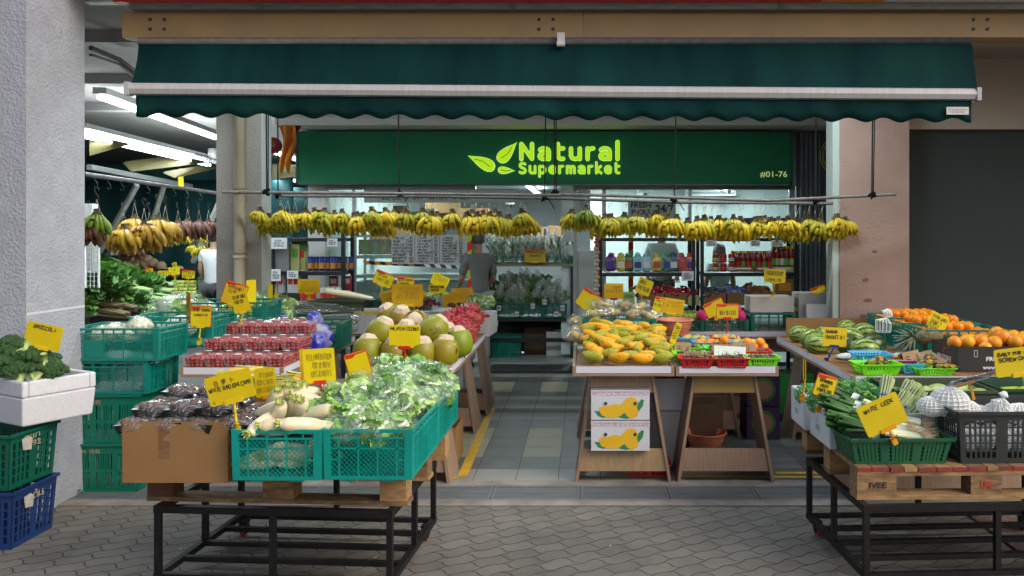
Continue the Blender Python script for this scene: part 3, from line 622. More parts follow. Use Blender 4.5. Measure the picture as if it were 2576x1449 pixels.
# ================================================================ price signs
def price_sign(center, w, h, label, lines=(), roll=0, yaw=0, mat=None, back=False, border=False, clip=yellow_pl, foot=None, tilt=0, cjk=None, ltop=.36, lw=.8, lh=None, r=.0016, seed=1, name='price_sign', ink_=None, group=None, half=None):
    mat = mat or (orange_card if back else yellow_card)
    c = Vector(center); o = thing(name, label, 'price sign', c, (R(tilt), R(roll), R(yaw)), group)
    def rr(w, h, y0, y1, m, nm, par, rad=.012):
        pts = []
        for cx, cz, a0 in ((w/2-rad,h/2-rad,0),(-w/2+rad,h/2-rad,90),(-w/2+rad,-h/2+rad,180),(w/2-rad,-h/2+rad,270)):
            for k in range(4): a = R(a0+k*30); pts.append((cx+rad*math.cos(a), cz+rad*math.sin(a)))
        g = MB(); g.prism(pts[::-1], y0, y1); return g.build(nm, m, par)
    cd = rr(w, h, -.001, .001, mat, 'card', o)
    if border:
        rr(w+.008, h+.008, .0012, .0022, red_ink, 'red_edge', cd); g = MB(); g.prism([(-w/2+.004,h/2-.022),(-w/2+.004,h/2-.002),(w/2-.004,h/2-.002),(w/2-.004,h/2-.008),(0,h/2-.010),(-w*.12,h/2-.022)], -.0022, -.0012); g.build('red_band', red_ink, cd)
    im = ink_ or (faint_ink if back else ink)
    if lines:
        n = len(lines); hh = lh or h*(.16*n+.1*(n-1)); 
        penned([l for l in lines], im, cd, w*lw, hh, (0, -.0021, h*ltop-hh/2), mirror=back, r=r, seed=seed)
    if cjk:
        s_, cw, ch, cx, cz = cjk; lettering(s_, im, cd, w=w*cw, h=h*ch, loc=(w*cx, -.0024, h*cz), bold=.01, mirror=back)
    g = MB(); g.box(-w*.19, w*.19, -.006, .004, -h/2-.008, -h/2+.012); g.build('grip', clip, o)
    if foot is not None:
        Mi = (Matrix.Translation(c) @ o.rotation_euler.to_matrix().to_4x4()).inverted(); f = Mi @ Vector(foot); top = Vector((0, 0, -h/2-.006))
        g = MB(); n = 5; pts = [top+(f-top)*k/n for k in range(n+1)]; g.tube(pts, [.004,.006,.004,.0065,.004,.005], 6); g.build('stem', clip, o)
        g = MB(); g.box(f.x-.012, f.x+.012, f.y-.004, f.y+.0, f.z-.022, f.z+.012); g.box(f.x-.012, f.x+.012, f.y+.012, f.y+.016, f.z-.018, f.z+.008); g.box(f.x-.012, f.x+.012, f.y-.004, f.y+.016, f.z+.008, f.z+.013); g.bar((f.x+.006, f.y-.004, f.z+.012), (f.x+.022, f.y-.02, f.z+.03), .012, .003); g.build('clamp', clip, o)
    return o
def card(px, py, wpx, hpx, Y, **k):       # a sign placed by where it stands in the photograph
    s = Y/2000; 
    if 'foot' in k and len(k['foot']) == 2: k['foot'] = W(k['foot'][0], k['foot'][1], Y+.01)
    return price_sign(W(px, py, Y), wpx*s/max(.25, math.cos(R(k.get('yaw', 0)))), hpx*s, **k)
# ================================================================ fruit, vegetables
def nz3(v, f, s=0): return noise.noise(Vector((v.x*f+s, v.y*f+s*1.7, v.z*f-s)))
banana_y = M('ripe_banana', (.62,.45,.012), .42, (.34,.31,.01), 5, rv=.8, speck=((.05,.03,.01), 28, .66))
banana_g = M('green_banana', (.2,.27,.02), .45, (.11,.18,.015), 7, rv=.4)
banana_o = M('old_yellow_banana', (.5,.3,.02), .45, (.34,.17,.01), 9, rv=.4, speck=((.04,.02,.01), 30, .62))
banana_r = M('red_banana', (.085,.025,.014), .5, (.14,.045,.022), 9, rv=.4)
banana_b = M('black_spotted_banana', (.5,.3,.02), .55, (.02,.012,.008), 26, contrast=.15)
stem_b = M('banana_stalk', (.13,.09,.035), .7, (.04,.03,.015), 20)
def banana(g, base, fan, fwd, L_=.15, r=.019, seed=0):
    p = Vector(base); pts = []; rr = []; n = 7; prof = (.34, .62, .95, 1, 1, .93, .68, .2)
    for k in range(n+1):
        t = k/n; a = fan*(1.25-1.05*t); f = fwd*(.75-1.5*t)
        pts.append(p.copy()); rr.append(r*prof[k]); p = p+Vector((math.sin(a), -math.sin(f), -math.cos(a)*math.cos(f)))*L_/n
    g.tube(pts, rr, 7)
def bunch_proto(name, mat, n1, n2, seed, drop=.17, big=1.05, width=.1):
    rg = random.Random(seed); o = thing(name, 'bunch', 'banana bunch')
    g = MB()
    for row, n in ((0, n1), (1, n2), (2, n2)):
        for k in range(n):
            u = ((k+.5)/n*2-1)+rg.uniform(-.08,.08); x = u*width*(.36, .42, .34)[row]
            banana(g, (x, .012+.02*row-(.01 if row == 0 else 0), -drop-.004-.008*row-.01*abs(u)), u*(.72, .55, .85)[row]*rg.uniform(.85,1.15), (.75, .35, -.2)[row], (.135, .15, .13)[row]*big*rg.uniform(.88,1.06), .0185*big, rg.random())
    g.build('bananas', mat, o, True)
    g = MB(); g.hexa([(-.042,-.002,-drop-.022),(.042,-.002,-drop-.022),(.04,.05,-drop-.02),(-.04,.05,-drop-.02),(-.02,.004,-drop+.02),(.026,.002,-drop+.012),(.022,.04,-drop+.014),(-.016,.038,-drop+.024)])
    g.hexa([(-.016,.006,-drop+.016),(.018,.004,-drop+.012),(.016,.034,-drop+.012),(-.012,.034,-drop+.018),(-.022,.0,-drop+.036),(.016,.0,-drop+.042),(.014,.04,-drop+.036),(-.02,.04,-drop+.032)]); g.build('stalk', stem_b, o)
    g = MB(); g.tube([(0,.015,-.065),(-.022,.01,-drop+.01)], .0013, 4); g.build('string', string_m, o)
    g = MB(); g.tube([(0,.015,-.065),(.02,.03,-drop+.01)], .0013, 4); g.build('string', string_m, o)
    g = MB(); g.tube([(.012,0,-.002),(.014,0,.012),(0,0,.021),(-.013,0,.012),(-.01,.005,-.01),(0,.01,-.035),(.012,.013,-.05),(.008,.015,-.066),(-.006,.015,-.068)], .0016, 5); g.build('hook', steel, o)
    return Proto(o)
mango_m = M('papaya_mango_skin', (.3,.3,.02), .5, (.72,.34,.008), 5, rv=.55, speck=((.1,.06,.01), 46, .62), spec=.3, contrast=.3)
def fruit_proto(name, cat, mat, fn, stem=None, smooth=True, n=16, m=12, r=1, parts=None):
    g = MB(); g.blob((0,0,0), r, n, m, fn=fn); 
    o = thing(name, cat, cat); g.build('flesh' if name != 'coconut' else 'husk', mat, o, smooth)
    if parts: parts(o)
    return Proto(o)
def single(name, cat, mat, fn=None, n=14, m=10, r=1, g=None, smooth=True):
    if g is None: g = MB(); g.blob((0,0,0), r, n, m, fn=fn)
    o = g.build(name, mat, None, smooth); tag(o, cat, cat); return Proto(o)
def mango_fn(s):
    def f(v, q):
        x = v.x*.085; k = 1+.12*math.sin(v.x*2.4+s); return Vector((x, v.y*.041*k*(1-.22*v.x), v.z*.038*k*(1-.2*v.x)+.012*v.x*v.x+.0))
    return f
P_mango = [single('mango', 'mango', mango_m, mango_fn(s)) for s in (0, .8)]
leafy_crown = None
# coconuts: green-brown husk with a white cut top, standing on its base
husk = M('coconut_husk', (.26,.17,.004), .45, (.18,.24,.004), 2.6, rv=.9, speck=((.05,.03,.012), 11, .66))
pith = M('coconut_pith', (.62,.5,.38), .75, (.5,.4,.28), 14)
def coco():
    o = thing('coconut', 'coconut', 'coconut')
    g = MB(); prof = [(0,-.098),(.035,-.096),(.066,-.082),(.088,-.05),(.096,-.01),(.094,.03),(.08,.066),(.064,.084)]
    g.lathe(prof, 24); g.build('husk', husk, o, True)
    g = MB(); rg = random.Random(3); n = 8; ring = [(.088*(1+.08*math.sin(i*2.1)), R(45*i), .056+.012*math.sin(i*2.7)-(.036 if i%2 else 0)) for i in range(n)]
    vs = [(r*math.cos(a), r*math.sin(a), z) for r, a, z in ring]+[(.04*math.cos(a), .04*math.sin(a), .112) for r, a, z in ring]+[(0,0,.12)]
    g.add(vs, [(i,(i+1)%n,(i+1)%n+n,i+n) for i in range(n)]+[(i+n,(i+1)%n+n,2*n) for i in range(n)]); g.build('cut_top', pith, o)
    return Proto(o)
P_coco = coco()
dragon_m = M('dragon_fruit_skin', (.45,.01,.05), .5, (.3,.03,.04), 9, rv=.4); dragon_s = M('dragon_fruit_scale', (.5,.02,.07), .5, (.28,.13,.04), 16)
def dragon():
    o = thing('dragon_fruit', 'dragon fruit', 'dragon fruit'); g = MB(); g.blob((0,0,0), (.058,.045,.045), 12, 8); g.build('skin', dragon_m, o, True)
    g = MB(); rg = random.Random(5)
    for i in range(34):
        a = i*2.4; x = (-.85+1.8*i/34); rr = math.sqrt(max(0, 1-min(1, abs(x))**2)); p = Vector((x*.056, rr*.045*math.cos(a), rr*.045*math.sin(a))); nrm = Vector((x*.4, rr*math.cos(a), rr*math.sin(a))).normalized(); d = (Vector((1,0,0))+nrm*.55).normalized(); s = nrm.cross(d).normalized()*.011
        g.add([p-s, p+s, p+d*.032+nrm*.006, p-nrm*.003], [(0,1,2),(1,3,2),(3,0,2)])
    g.build('scales', dragon_s, o); return Proto(o)
P_dragon = dragon()
orange_m = M('orange_peel', (.82,.3,.0), .4, (.75,.21,.0), 5, rv=.5, bump=.5, bscale=140)
orange_y = M('grapefruit_peel', (.86,.42,.01), .35, (.8,.26,.01), 3, rv=.5, bump=.4, bscale=140)
P_orange = single('orange', 'orange', orange_m, lambda v, q: q*(1-.03*abs(v.z)), r=.037)
P_big = single('grapefruit', 'grapefruit', orange_y, lambda v, q: q*(1-.04*abs(v.z)), r=.052, n=18, m=12)
P_pear = single('green_pear', 'pear', M('green_pear_skin', (.3,.36,.05), .45, (.22,.28,.03), 8, rv=.4), lambda v, q: q*(1.1-.25*v.z), r=.036)
P_yellow = single('yellow_pear', 'pear', M('yellow_pear_skin', (.52,.4,.1), .45, (.42,.3,.05), 8, rv=.4), None, r=.035)
P_guava = single('squash', 'squash', M('pale_squash', (.45,.52,.12), .45, (.3,.4,.06), 9, rv=.4), lambda v, q: Vector((q.x*1.6, q.y*.8, q.z*.8)), r=.04)
def melon_mat(name, a, b):
    m = M(name, a, .3); t = m.node_tree; N = t.nodes; L = t.links; bs = N['Principled BSDF']
    tc = N.new('ShaderNodeTexCoord'); sp = N.new('ShaderNodeSeparateXYZ'); L.new(tc.outputs['Object'], sp.inputs[0])
    at = N.new('ShaderNodeMath'); at.operation = 'ARCTAN2'; L.new(sp.outputs[1], at.inputs[0]); L.new(sp.outputs[2], at.inputs[1])
    n1 = N.new('ShaderNodeTexNoise'); n1.inputs['Scale'].default_value = 38; n1.inputs['Detail'].default_value = 3; L.new(tc.outputs['Object'], n1.inputs[0])
    ad = N.new('ShaderNodeMath'); ad.operation = 'MULTIPLY_ADD'; L.new(n1.outputs[0], ad.inputs[0]); ad.inputs[1].default_value = .42; L.new(at.outputs[0], ad.inputs[2])
    mu = N.new('ShaderNodeMath'); mu.operation = 'MULTIPLY'; L.new(ad.outputs[0], mu.inputs[0]); mu.inputs[1].default_value = 11
    si = N.new('ShaderNodeMath'); si.operation = 'SINE'; L.new(mu.outputs[0], si.inputs[0])
    rp = N.new('ShaderNodeValToRGB'); e = rp.color_ramp.elements; e[0].position = .1; e[0].color = (*a, 1); e[1].position = .3; e[1].color = (*b, 1)
    x = e.new(.78); x.color = (b[0]*1.25, b[1]*1.15, b[2]*1.3, 1)
    mr = N.new('ShaderNodeMath'); mr.operation = 'MULTIPLY_ADD'; L.new(si.outputs[0], mr.inputs[0]); mr.inputs[1].default_value = .5; mr.inputs[2].default_value = .5
    L.new(mr.outputs[0], rp.inputs[0]); L.new(rp.outputs[0], bs.inputs['Base Color']); return m
wm_l = melon_mat('striped_melon_rind', (.015,.05,.01), (.2,.3,.05)); wm_d = melon_mat('dark_melon_rind', (.01,.03,.01), (.035,.07,.02))
P_melon = single('watermelon', 'watermelon', wm_l, None, 28, 18, (.125,.098,.098)); P_melond = single('watermelon', 'watermelon', wm_d, None, 28, 18, (.125,.105,.1))
radish_m = M('white_radish_skin', (.8,.73,.54), .4, (.7,.62,.38), 5, rv=.3); radish_t = M('radish_green_top', (.4,.5,.08), .5, (.55,.6,.2), 18)
def radish():
    o = thing('white_radish', 'radish', 'radish'); g = MB(); n = 9; L_ = .25
    prof = [(-.125,.014),(-.115,.024),(-.09,.031),(-.04,.034),(.02,.033),(.06,.029),(.095,.02),(.115,.01),(.135,.003)]
    g.tube([(x,.006*math.sin(x*14),.0) for x, r in prof], [r for x, r in prof], 14); g.build('root', radish_m, o, True)
    g = MB()
    for k in range(7): a = k*.9; g.tube([(-.122,.01*math.cos(a),.01*math.sin(a)),(-.14,.014*math.cos(a),.014*math.sin(a)),(-.15,.02*math.cos(a),.02*math.sin(a))], [.006,.005,.003], 5)
    g.build('leaf_stubs', radish_t, o, True); return Proto(o)
P_radish = radish()
def leaf_grid(g, base, d, up, L_, w, frill, rg, nx=5, ny=6, curl=.5, mi=0):
    d = Vector(d).normalized(); s = d.cross(Vector(up)).normalized(); u = s.cross(d).normalized(); vs = []; ph = rg.uniform(0, 6)
    for j in range(ny+1):
        t = j/ny; ww = w*(.25+.75*math.sin(min(1, t*1.15)*math.pi*.62))*(1 if t < .9 else .8)
        for i in range(nx+1):
            q = i/nx*2-1; z = curl*L_*(t*t)*.5+frill*math.sin(q*6+ph+t*7)*t*abs(q)+frill*.6*math.sin(t*17+q*4+ph)
            vs.append(Vector(base)+d*(L_*t)+s*(q*ww/2)+u*(z+.12*w*q*q))
    g.add(vs, [(j*(nx+1)+i, j*(nx+1)+i+1, (j+1)*(nx+1)+i+1, (j+1)*(nx+1)+i) for j in range(ny) for i in range(nx)], mi)
def head_in(o, seed):          # two or three round frilly lettuce heads lying in one bag
    rg = random.Random(seed); g = MB()
    for cx in ((-.055,.05) if seed % 2 else (-.06,.0,.06)):
        c0 = Vector((cx, rg.uniform(-.02,.02), rg.uniform(-.012,.012)))
        for k in range(22):
            v = Vector((rg.gauss(0,1), rg.gauss(0,1), rg.gauss(0,1))).normalized(); t = v.cross(Vector((rg.gauss(0,1), rg.gauss(0,1), rg.gauss(0,1)))).normalized()
            leaf_grid(g, c0+v*.022-t*.025, (t+v*rg.uniform(.2,.9)), v, rg.uniform(.07,.1), rg.uniform(.065,.09), .009, rg, 6, 5, -.3)
            if k % 4 == 0: g.tube([c0+v*.03-t*.03, c0+v*.045+t*.02], [.006,.003], 5, 1)
    return g.build('lettuce', [lettuce_g, stalk_w], o, True)
def leafy(name, mats, n, L_, w, frill, seed, spread=.9, parent=None, ribs=True, flat=.55):
    rg = random.Random(seed); g = MB()
    for k in range(n):
        a = rg.uniform(0, 6.28); e = rg.uniform(0, 1)**.7*spread; d = (math.cos(e), math.sin(e)*math.cos(a), math.sin(e)*math.sin(a)*flat+.12)
        leaf_grid(g, (-L_*.55, rg.uniform(-.012,.012), 0), d, (0,rg.uniform(-.6,.6),1), L_*rg.uniform(.75,1.1), w*rg.uniform(.7,1.1), frill, rg, curl=rg.uniform(-.3,.5))
        if ribs:
            d = Vector(d).normalized(); g.tube([Vector((-L_*.58,0,0)), Vector((-L_*.55,0,0))+d*L_*.5], [.007,.002], 5, 1)
    return g.build(name, mats, parent, True)
def bag_mesh(rx, ry, rz, seed, sub=(30, 18), amp=.16, neck=True):
    g = MB()
    def f(v, q):
        a = 1+amp*(nz3(v, 2.1, seed)*1.2+abs(nz3(v, 5.2, seed+3))*1.0-.25+.35*abs(nz3(v, 11, seed+7)))
        if neck and v.x > .55: k = (v.x-.55)/.45; q = Vector((q.x*(1+.35*k), q.y*(1-.25*k), q.z*(1-.2*k)))
        return q*a
    g.blob((0,0,0), (rx, ry, rz), *sub, fn=f); return g
def bagged(name, label, fillfn, dims, seed, fm=None, cat='bagged vegetable'):
    o = thing(name, label, cat); fillfn(o); g = bag_mesh(*dims, seed); g.build('plastic_bag', fm or film_m, o, True); return Proto(o)
P_lettuce = [bagged('bagged_lettuce', 'bagged lettuce', lambda o, s=s: head_in(o, s), (.15,.105,.085), s, film_l) for s in (1, 2, 3)]
def cabbage_in(o):
    rg = random.Random(4); g = MB()
    for k in range(3): g.blob((0,0,0), .07+.004*k, 16, 12, fn=lambda v, q: Vector((q.x*1.35, q.y, q.z*.9))*(1+.05*math.sin(math.atan2(v.y, v.z)*9+k)))
    g.build('cabbage_head', M('pale_cabbage', (.5,.6,.3), .5, (.68,.74,.5), 9, stretch=(1,5,5)), o, True)
P_cabbage = bagged('bagged_cabbage', 'bagged cabbage', cabbage_in, (.14,.09,.08), 9)
def cauli_in(o):
    g = MB(); rg = random.Random(8)
    for k in range(60):
        a = k*2.4; t = k/60; rr = .07*math.sqrt(t); g.blob((rr*math.cos(a), rr*math.sin(a), .045*(1-t)), .02, 6, 5)
    g.blob((0,0,-.01), (.07,.07,.05), 12, 8); g.build('cauliflower', M('cauliflower', (.7,.66,.5), .6, (.6,.55,.38), 30, bump=1, bscale=90), o, True)
P_cauli = bagged('bagged_cauliflower', 'cauliflower', cauli_in, (.1,.085,.07), 12)
def broccoli():
    o = thing('broccoli', 'broccoli', 'broccoli'); g = MB(); rg = random.Random(2)
    for k in range(46):
        a = k*2.4; t = k/46; rr = .062*math.sqrt(t); c = Vector((rr*math.cos(a), rr*math.sin(a), .035*(1-t*t)))
        g.blob(c, rg.uniform(.013,.019), 8, 6, fn=lambda v, q: q*(1+.22*nz3(v, 3.5, k)))
    g.build('florets', M('broccoli_florets', (.018,.06,.012), .7, (.05,.13,.03), 22, bump=3, bscale=190), o, True)
    g = MB(); g.tube([(0,0,.0),(0,0,-.04),(0,0,-.09)], [.034,.02,.022], 9)
    for k in range(6): a = k*1.05; g.tube([(0,0,-.05),(.04*math.cos(a),.04*math.sin(a),-.005)], [.012,.008], 6)
    g.build('stem', M('broccoli_stem', (.4,.52,.2), .5, (.3,.42,.12), 12), o, True); return Proto(o)
P_broc = broccoli()
def mush():
    o = thing('mushroom_pack', 'pack', 'mushroom pack'); g = MB(); w, d, h = .2, .135, .04
    g.hexa([(-w/2*.85,-d/2*.85,0),(w/2*.85,-d/2*.85,0),(w/2*.85,d/2*.85,0),(-w/2*.85,d/2*.85,0),(-w/2,-d/2,h),(w/2,-d/2,h),(w/2,d/2,h),(-w/2,d/2,h)]); g.build('tray', M('tray_black', (.012,.012,.014), .3), o)
    g = MB(); rg = random.Random(4)
    for k in range(12): g.blob((rg.uniform(-.075,.075), rg.uniform(-.045,.045), h+.006), (.028,.024,.014), 10, 6)
    g.build('mushrooms', M('mushroom_cap', (.2,.12,.065), .6, (.03,.02,.015), 22), o, True)
    g = MB(); g.blob((0,0,h*.72), (.122,.078,.036), 26, 14, fn=lambda v, q: Vector((q.x, q.y, max(q.z, -.03)))*(1+.09*nz3(v, 4, 1)+.08*abs(nz3(v, 9, 2)))); g.build('film', FILM('shiny_wrap', (.85,.85,.88), .1, 20, .05, .9), o, True)
    return Proto(o)
P_mush = mush()
tom_m = M('cherry_tomato', (.22,.003,.01), .22, (.4,.02,.006), 30, contrast=.3)
punnet_f = FILM('clear_plastic_box', (.9,.93,.95), .12, 8, .05, .3)
def punnet():
    o = thing('tomato_punnet', 'punnet', 'tomato punnet'); w, d, h = .132, .15, .066; g = MB(); rg = random.Random(6)
    for z in (.014,.038,.058):
        for i in range(4):
            for j in range(5): g.blob((-.045+i*.03+rg.uniform(-.005,.005), -.056+j*.028+rg.uniform(-.004,.004), z+rg.uniform(-.004,.004)), rg.uniform(.0135,.0155), 8, 6)
    g.build('cherry_tomatoes', tom_m, o, True)
    g = MB(); pts = lambda k, z: [(-w/2*k,-d/2*k,z),(w/2*k,-d/2*k,z),(w/2*k,d/2*k,z),(-w/2*k,d/2*k,z)]
    g.add(pts(.88,0)+pts(.97,.06), [(0,1,5,4),(1,2,6,5),(2,3,7,6),(3,0,4,7)]); g.build('clear_base', punnet_f, o)
    g = MB(); g.add(pts(1.02,.06)+pts(1.02,.065)+pts(.9,.084), [(0,1,5,4),(1,2,6,5),(2,3,7,6),(3,0,4,7),(4,5,9,8),(5,6,10,9),(6,7,11,10),(7,4,8,11),(8,9,10,11)]); g.build('clear_lid', punnet_f, o)
    g = MB(); g.box(-.02,.02,-.016,.016,.085,.0858); g.build('sticker', white_label, o); return Proto(o)
P_punnet = punnet()
def tray_basket(mat, w=.24, d=.18, h=.065): return make_crate('plastic_basket', 'small plastic basket', 'basket', w, d, h, mat, (2,9,.3,.45), .2)
P_blime, P_bred, P_bsky = tray_basket(lime_pl), tray_basket(red_pl), tray_basket(sky_pl)
mangos_m = M('mangosteen_rind', (.05,.018,.018), .5, (.09,.045,.035), 12)
def mangosteen():
    o = thing('mangosteen', 'mangosteen', 'mangosteen'); g = MB(); g.blob((0,0,0), .026, 12, 8); g.build('rind', mangos_m, o, True)
    g = MB()
    for k in range(4): a = k*1.57+.4; g.blob((.014*math.cos(a), .014*math.sin(a), .022), (.012,.009,.004), 6, 4)
    g.tube([(0,0,.02),(.004,.003,.04)], [.004,.002], 5); g.build('calyx', M('calyx_brown', (.22,.15,.09), .7, (.1,.09,.04), 20), o, True); return Proto(o)
P_mst = mangosteen()
def net_of(name, label, fill_mat, count, rad, bagr, netm, seed, cat='net bag'):
    o = thing(name, label, cat); g = MB(); rg = random.Random(seed)
    for k in range(count):
        v = Vector((rg.gauss(0,1), rg.gauss(0,1), rg.gauss(0,1))).normalized()*rg.uniform(.5,.92); c = Vector((v.x*bagr[0], v.y*bagr[1], v.z*bagr[2]))
        g.T = Matrix.Translation(c) @ Matrix.Rotation(rg.uniform(0,3), 4, 'Z') @ Matrix.Rotation(rg.uniform(-.7,.7), 4, 'Y'); g.blob((0,0,0), rad, 7, 5)
    g.T = Matrix(); g.build('contents', fill_mat, o, True)
    g = MB(); g.blob((0,0,0), [x*1.04 for x in bagr], 22, 12, fn=lambda v, q: q*(1+.06*nz3(v, 3, seed))); n_ = g.build('net', netm, o)
    md = n_.modifiers.new('wire', 'WIREFRAME'); md.thickness = .0018
    return Proto(o)
# ================================================================ carts with pallets
def make_cart(x0, y0, rz, label, w=1.14, d=.82, mirror=False):
    o = thing('steel_cart', label, 'cart', (x0, y0, 0), rz); t = .031
    g = MB()
    for z0 in (.395,): g.box(0,w,0,t,z0,z0+.034); g.box(0,w,d-t,d,z0,z0+.034); g.box(0,t,t,d-t,z0,z0+.034); g.box(w-t,w,t,d-t,z0,z0+.034)
    g.build('top_frame', black_metal, o)
    for x, y in ((0,0),(w/2-t/2,0),(w-t,0),(0,d/2),(w-t,d/2),(0,d-t),(w/2-t/2,d-t),(w-t,d-t)):
        g = MB(); g.box(x+.002,x+t-.002,y+.002,y+t-.002,.115,.396); g.build('post', black_metal, o)
    g = MB(); g.box(0,t,0,d,.084,.114); g.build('lower_rail', black_metal, o); g = MB(); g.box(w-t,w,0,d,.084,.114); g.build('lower_rail', black_metal, o)
    for k in range(5): y = k*(d-t)/4; g = MB(); g.box(t,w-t,y,y+t*.9,.087,.112); g.build('shelf_bar', black_metal, o)
    for x, y in ((.05,.06),(w-.05,.06),(.05,d-.05),(w-.05,d-.05)):
        c = thing('castor', None, None, (x, y, 0)); c.parent = o
        g = MB(); g.tube([(-.012,0,.034),(.012,0,.034)], .034, 16); g.build('tyre', M('castor_red', (.35,.04,.05), .5), c, True)
        g = MB(); g.tube([(-.014,0,.034),(.014,0,.034)], .024, 12); g.box(-.02,-.014,-.02,.02,.03,.084); g.box(.014,.02,-.02,.02,.03,.084); g.box(-.022,.022,-.025,.025,.076,.084); g.build('fork', black_metal, c)
    return o
make_cart(-2.02, 3.725, R(-3.7), 'black steel cart on castors under the radish and lettuce crates at the left')
make_cart(1.31, 3.72, R(3.2), 'black steel cart on castors under the white leek pallet at the right', w=1.3)
def make_pallet(x0, y0, rz, label, w=1.2, d=1.0, z0=.431, top=True, bl=None, xm=None, bw0=.125):
    o = thing('wooden_pallet', label, 'pallet', (x0, y0, z0), rz); g = MB(); rg = random.Random(int(x0*10))
    for i, x in enumerate((0, xm or w/2-.07, w-.13)):
        for j, y in enumerate((0, d/2-.05, d-.1)):
            b = MB(); bw = bw0 if i != 1 else .15; b.box(x,x+bw,y+.003,y+.1,.022,.112 if top else .14); b.build('block', (bl or {}).get((i,j), pallet_w), o)
    for j, y in enumerate((0, d/2-.05, d-.1)): b = MB(); b.box(-.002,w+.002,y,y+.1,0,.021); b.build('bottom_board', pallet_w, o)
    if top:
        for j, y in enumerate((0, d/2-.05, d-.1)): b = MB(); b.box(0,w,y+.001,y+.099,.113,.134); b.build('cross_board', pallet_w, o)
        x = 0; k = 0
        while x < w-.02:
            bw = min(w-x, rg.uniform(.06,.1)); b = MB(); dd = rg.uniform(-.006,.004); b.box(x+.002,x+bw-.003,dd,d,.135,.155); b.build('deck_board', pallet_w, o)
            e = MB(); e.box(x+.002,x+bw-.003,dd-.0015,dd-.0005,.1355,.1545); 
            if k not in (3, 8): e.build('red_board_end', pallet_red, o)
            x += bw; k += 1
    return o
make_pallet(-2.085, 3.79, R(-3.7), 'wooden pallet with dark reddish corner block on the left cart', w=1.26, d=.86, xm=.565, top=False, bl={(0,0): pallet_d})
pr_ = make_pallet(1.305, 3.80, R(1.2), 'wooden pallet with red painted board ends on the right cart', w=1.5, d=.9, xm=.55, bw0=.19)
lettering('IVEE', M('stencil_dark', (.02,.018,.025), .8), pr_, w=.085, h=.028, loc=(.1, -.001, .07), name='stencil', bold=.03)
lettering('LFC', M('stencil_red', (.5,.02,.01), .8), pr_, w=.055, h=.034, loc=(.625, -.001, .07), name='stencil', bold=.03)
# stamped marks on the right block of the left pallet
Z1 = .585
def add_tape(o, x, y0, y1, z0, z1, w=.05):
    g = MB(); g.box(x-w/2, x+w/2, y0, y1, z0, z1); return g.build('tape', FILM('packing_tape', (.8,.65,.45), .1, 10, .1, .3), o)
def carton(name, label, x0, x1, y0, y1, z0, z1, mat=cardboard, rz=0, flaps=False, open_=True, group=None, cat='carton', t=.006):
    w, d, h = x1-x0, y1-y0, z1-z0; o = thing(name, label, cat, ((x0+x1)/2, (y0+y1)/2, z0), rz, group); 
    def pc(nm, *q): g = MB(); g.box(*q); return g.build(nm, mat, o)
    pc('front_panel', -w/2,w/2,-d/2,-d/2+t,0,h); pc('back_panel', -w/2,w/2,d/2-t,d/2,0,h); pc('side_panel', -w/2,-w/2+t,-d/2+t,d/2-t,0,h-.001); pc('side_panel', w/2-t,w/2,-d/2+t,d/2-t,0,h-.001)
    pc('base', -w/2+t,w/2-t,-d/2+t,d/2-t,.001,.008)
    if not open_: pc('lid', -w/2+t,w/2-t,-d/2+t,d/2-t,h-.008,h-.002)
    return o
c1 = carton('cardboard_box', 'plain brown cardboard box filled with wrapped mushrooms at the left corner', -2.075, -1.60, 3.57, 3.95, Z1, .858)
add_tape(c1, -.05, -.1915, -.1905, .11, .272)
g = MB(); g.box(-.22,.22,-.17,.17,.2,.225); g.build('packing', cardboard, c1)
k = 0
for lay, z, ys in ((0, .812, (3.635,3.80)), (0, .812, (3.90,)), (1, .868, (3.68,3.84)), (2, .905, (3.86,))):
    for y in ys:
        for i in range(4 if lay < 1 else (3 if lay == 1 else 2)):
            x = -2.03+i*.15+(.04 if lay else 0)+(.05 if lay == 2 else 0)+rnd.uniform(-.01,.01)
            P_mush.put((x, y, z+rnd.uniform(-.004,.004)), (rnd.uniform(-.12,.12), rnd.uniform(-.1,.1), rnd.uniform(-.3,.3)), '%s wrapped black mushroom tray from the left, %s layer, row %d in the box' % (ordn(i), ['bottom','middle','top'][lay], int(y*20)-70), scale=(.8,.95,1), group='wrapped mushroom trays'); k += 1
# radish crate, lettuce crates
P_teal.put((-1.358, 3.80, Z1+.028), R(-.5), 'teal lattice crate heaped with white radishes at the front')
P_teal.put((-.955, 3.81, Z1+.028), R(-1), 'teal lattice crate heaped with bagged lettuce at the front right corner')
P_teal.put((-.948, 4.40, Z1+.028), R(-1), 'teal lattice crate behind the front bagged lettuce crate')
P_teal.put((-1.35, 4.40, Z1+.028), R(0), 'teal lattice crate behind the white radish crate')
rad = [(665,1062,70,-20,3.60),(715,1072,20,8,3.56),(765,1068,25,10,3.55),(700,1045,115,60,3.66),(735,1030,118,50,3.72),(757,1035,108,55,3.70),(672,1035,150,30,3.70),(790,1040,160,20,3.68),
       (685,1015,130,62,3.80),(722,1008,118,70,3.84),(752,1002,110,60,3.86),(785,1008,40,30,3.82),(742,985,135,35,3.92),(775,988,60,10,3.92),(800,1075,10,5,3.57),(690,1078,172,5,3.55)]
for i, (px, py, a, e, Y) in enumerate(rad):
    p = W(px, py, Y); P_radish.put(p, (0, R(e*.6), R(a+90)) if 0 else (R(0), R(e*.75), R(a)), ['pale','thick','slim','smooth'][i%4]+' white radish, %s from the bottom of the radish heap in the teal crate' % ordn(i), scale=(.82,.98,.98), group='white radishes in the teal crate')
for i in range(10): P_radish.put((-1.49+.03*i, 3.62+.035*(i%5), .66+.02*(i%3)), R(i*37), '%s half hidden white radish low inside the front teal crate' % ordn(i), scale=(.82,.98,.98), group='white radishes in the teal crate')
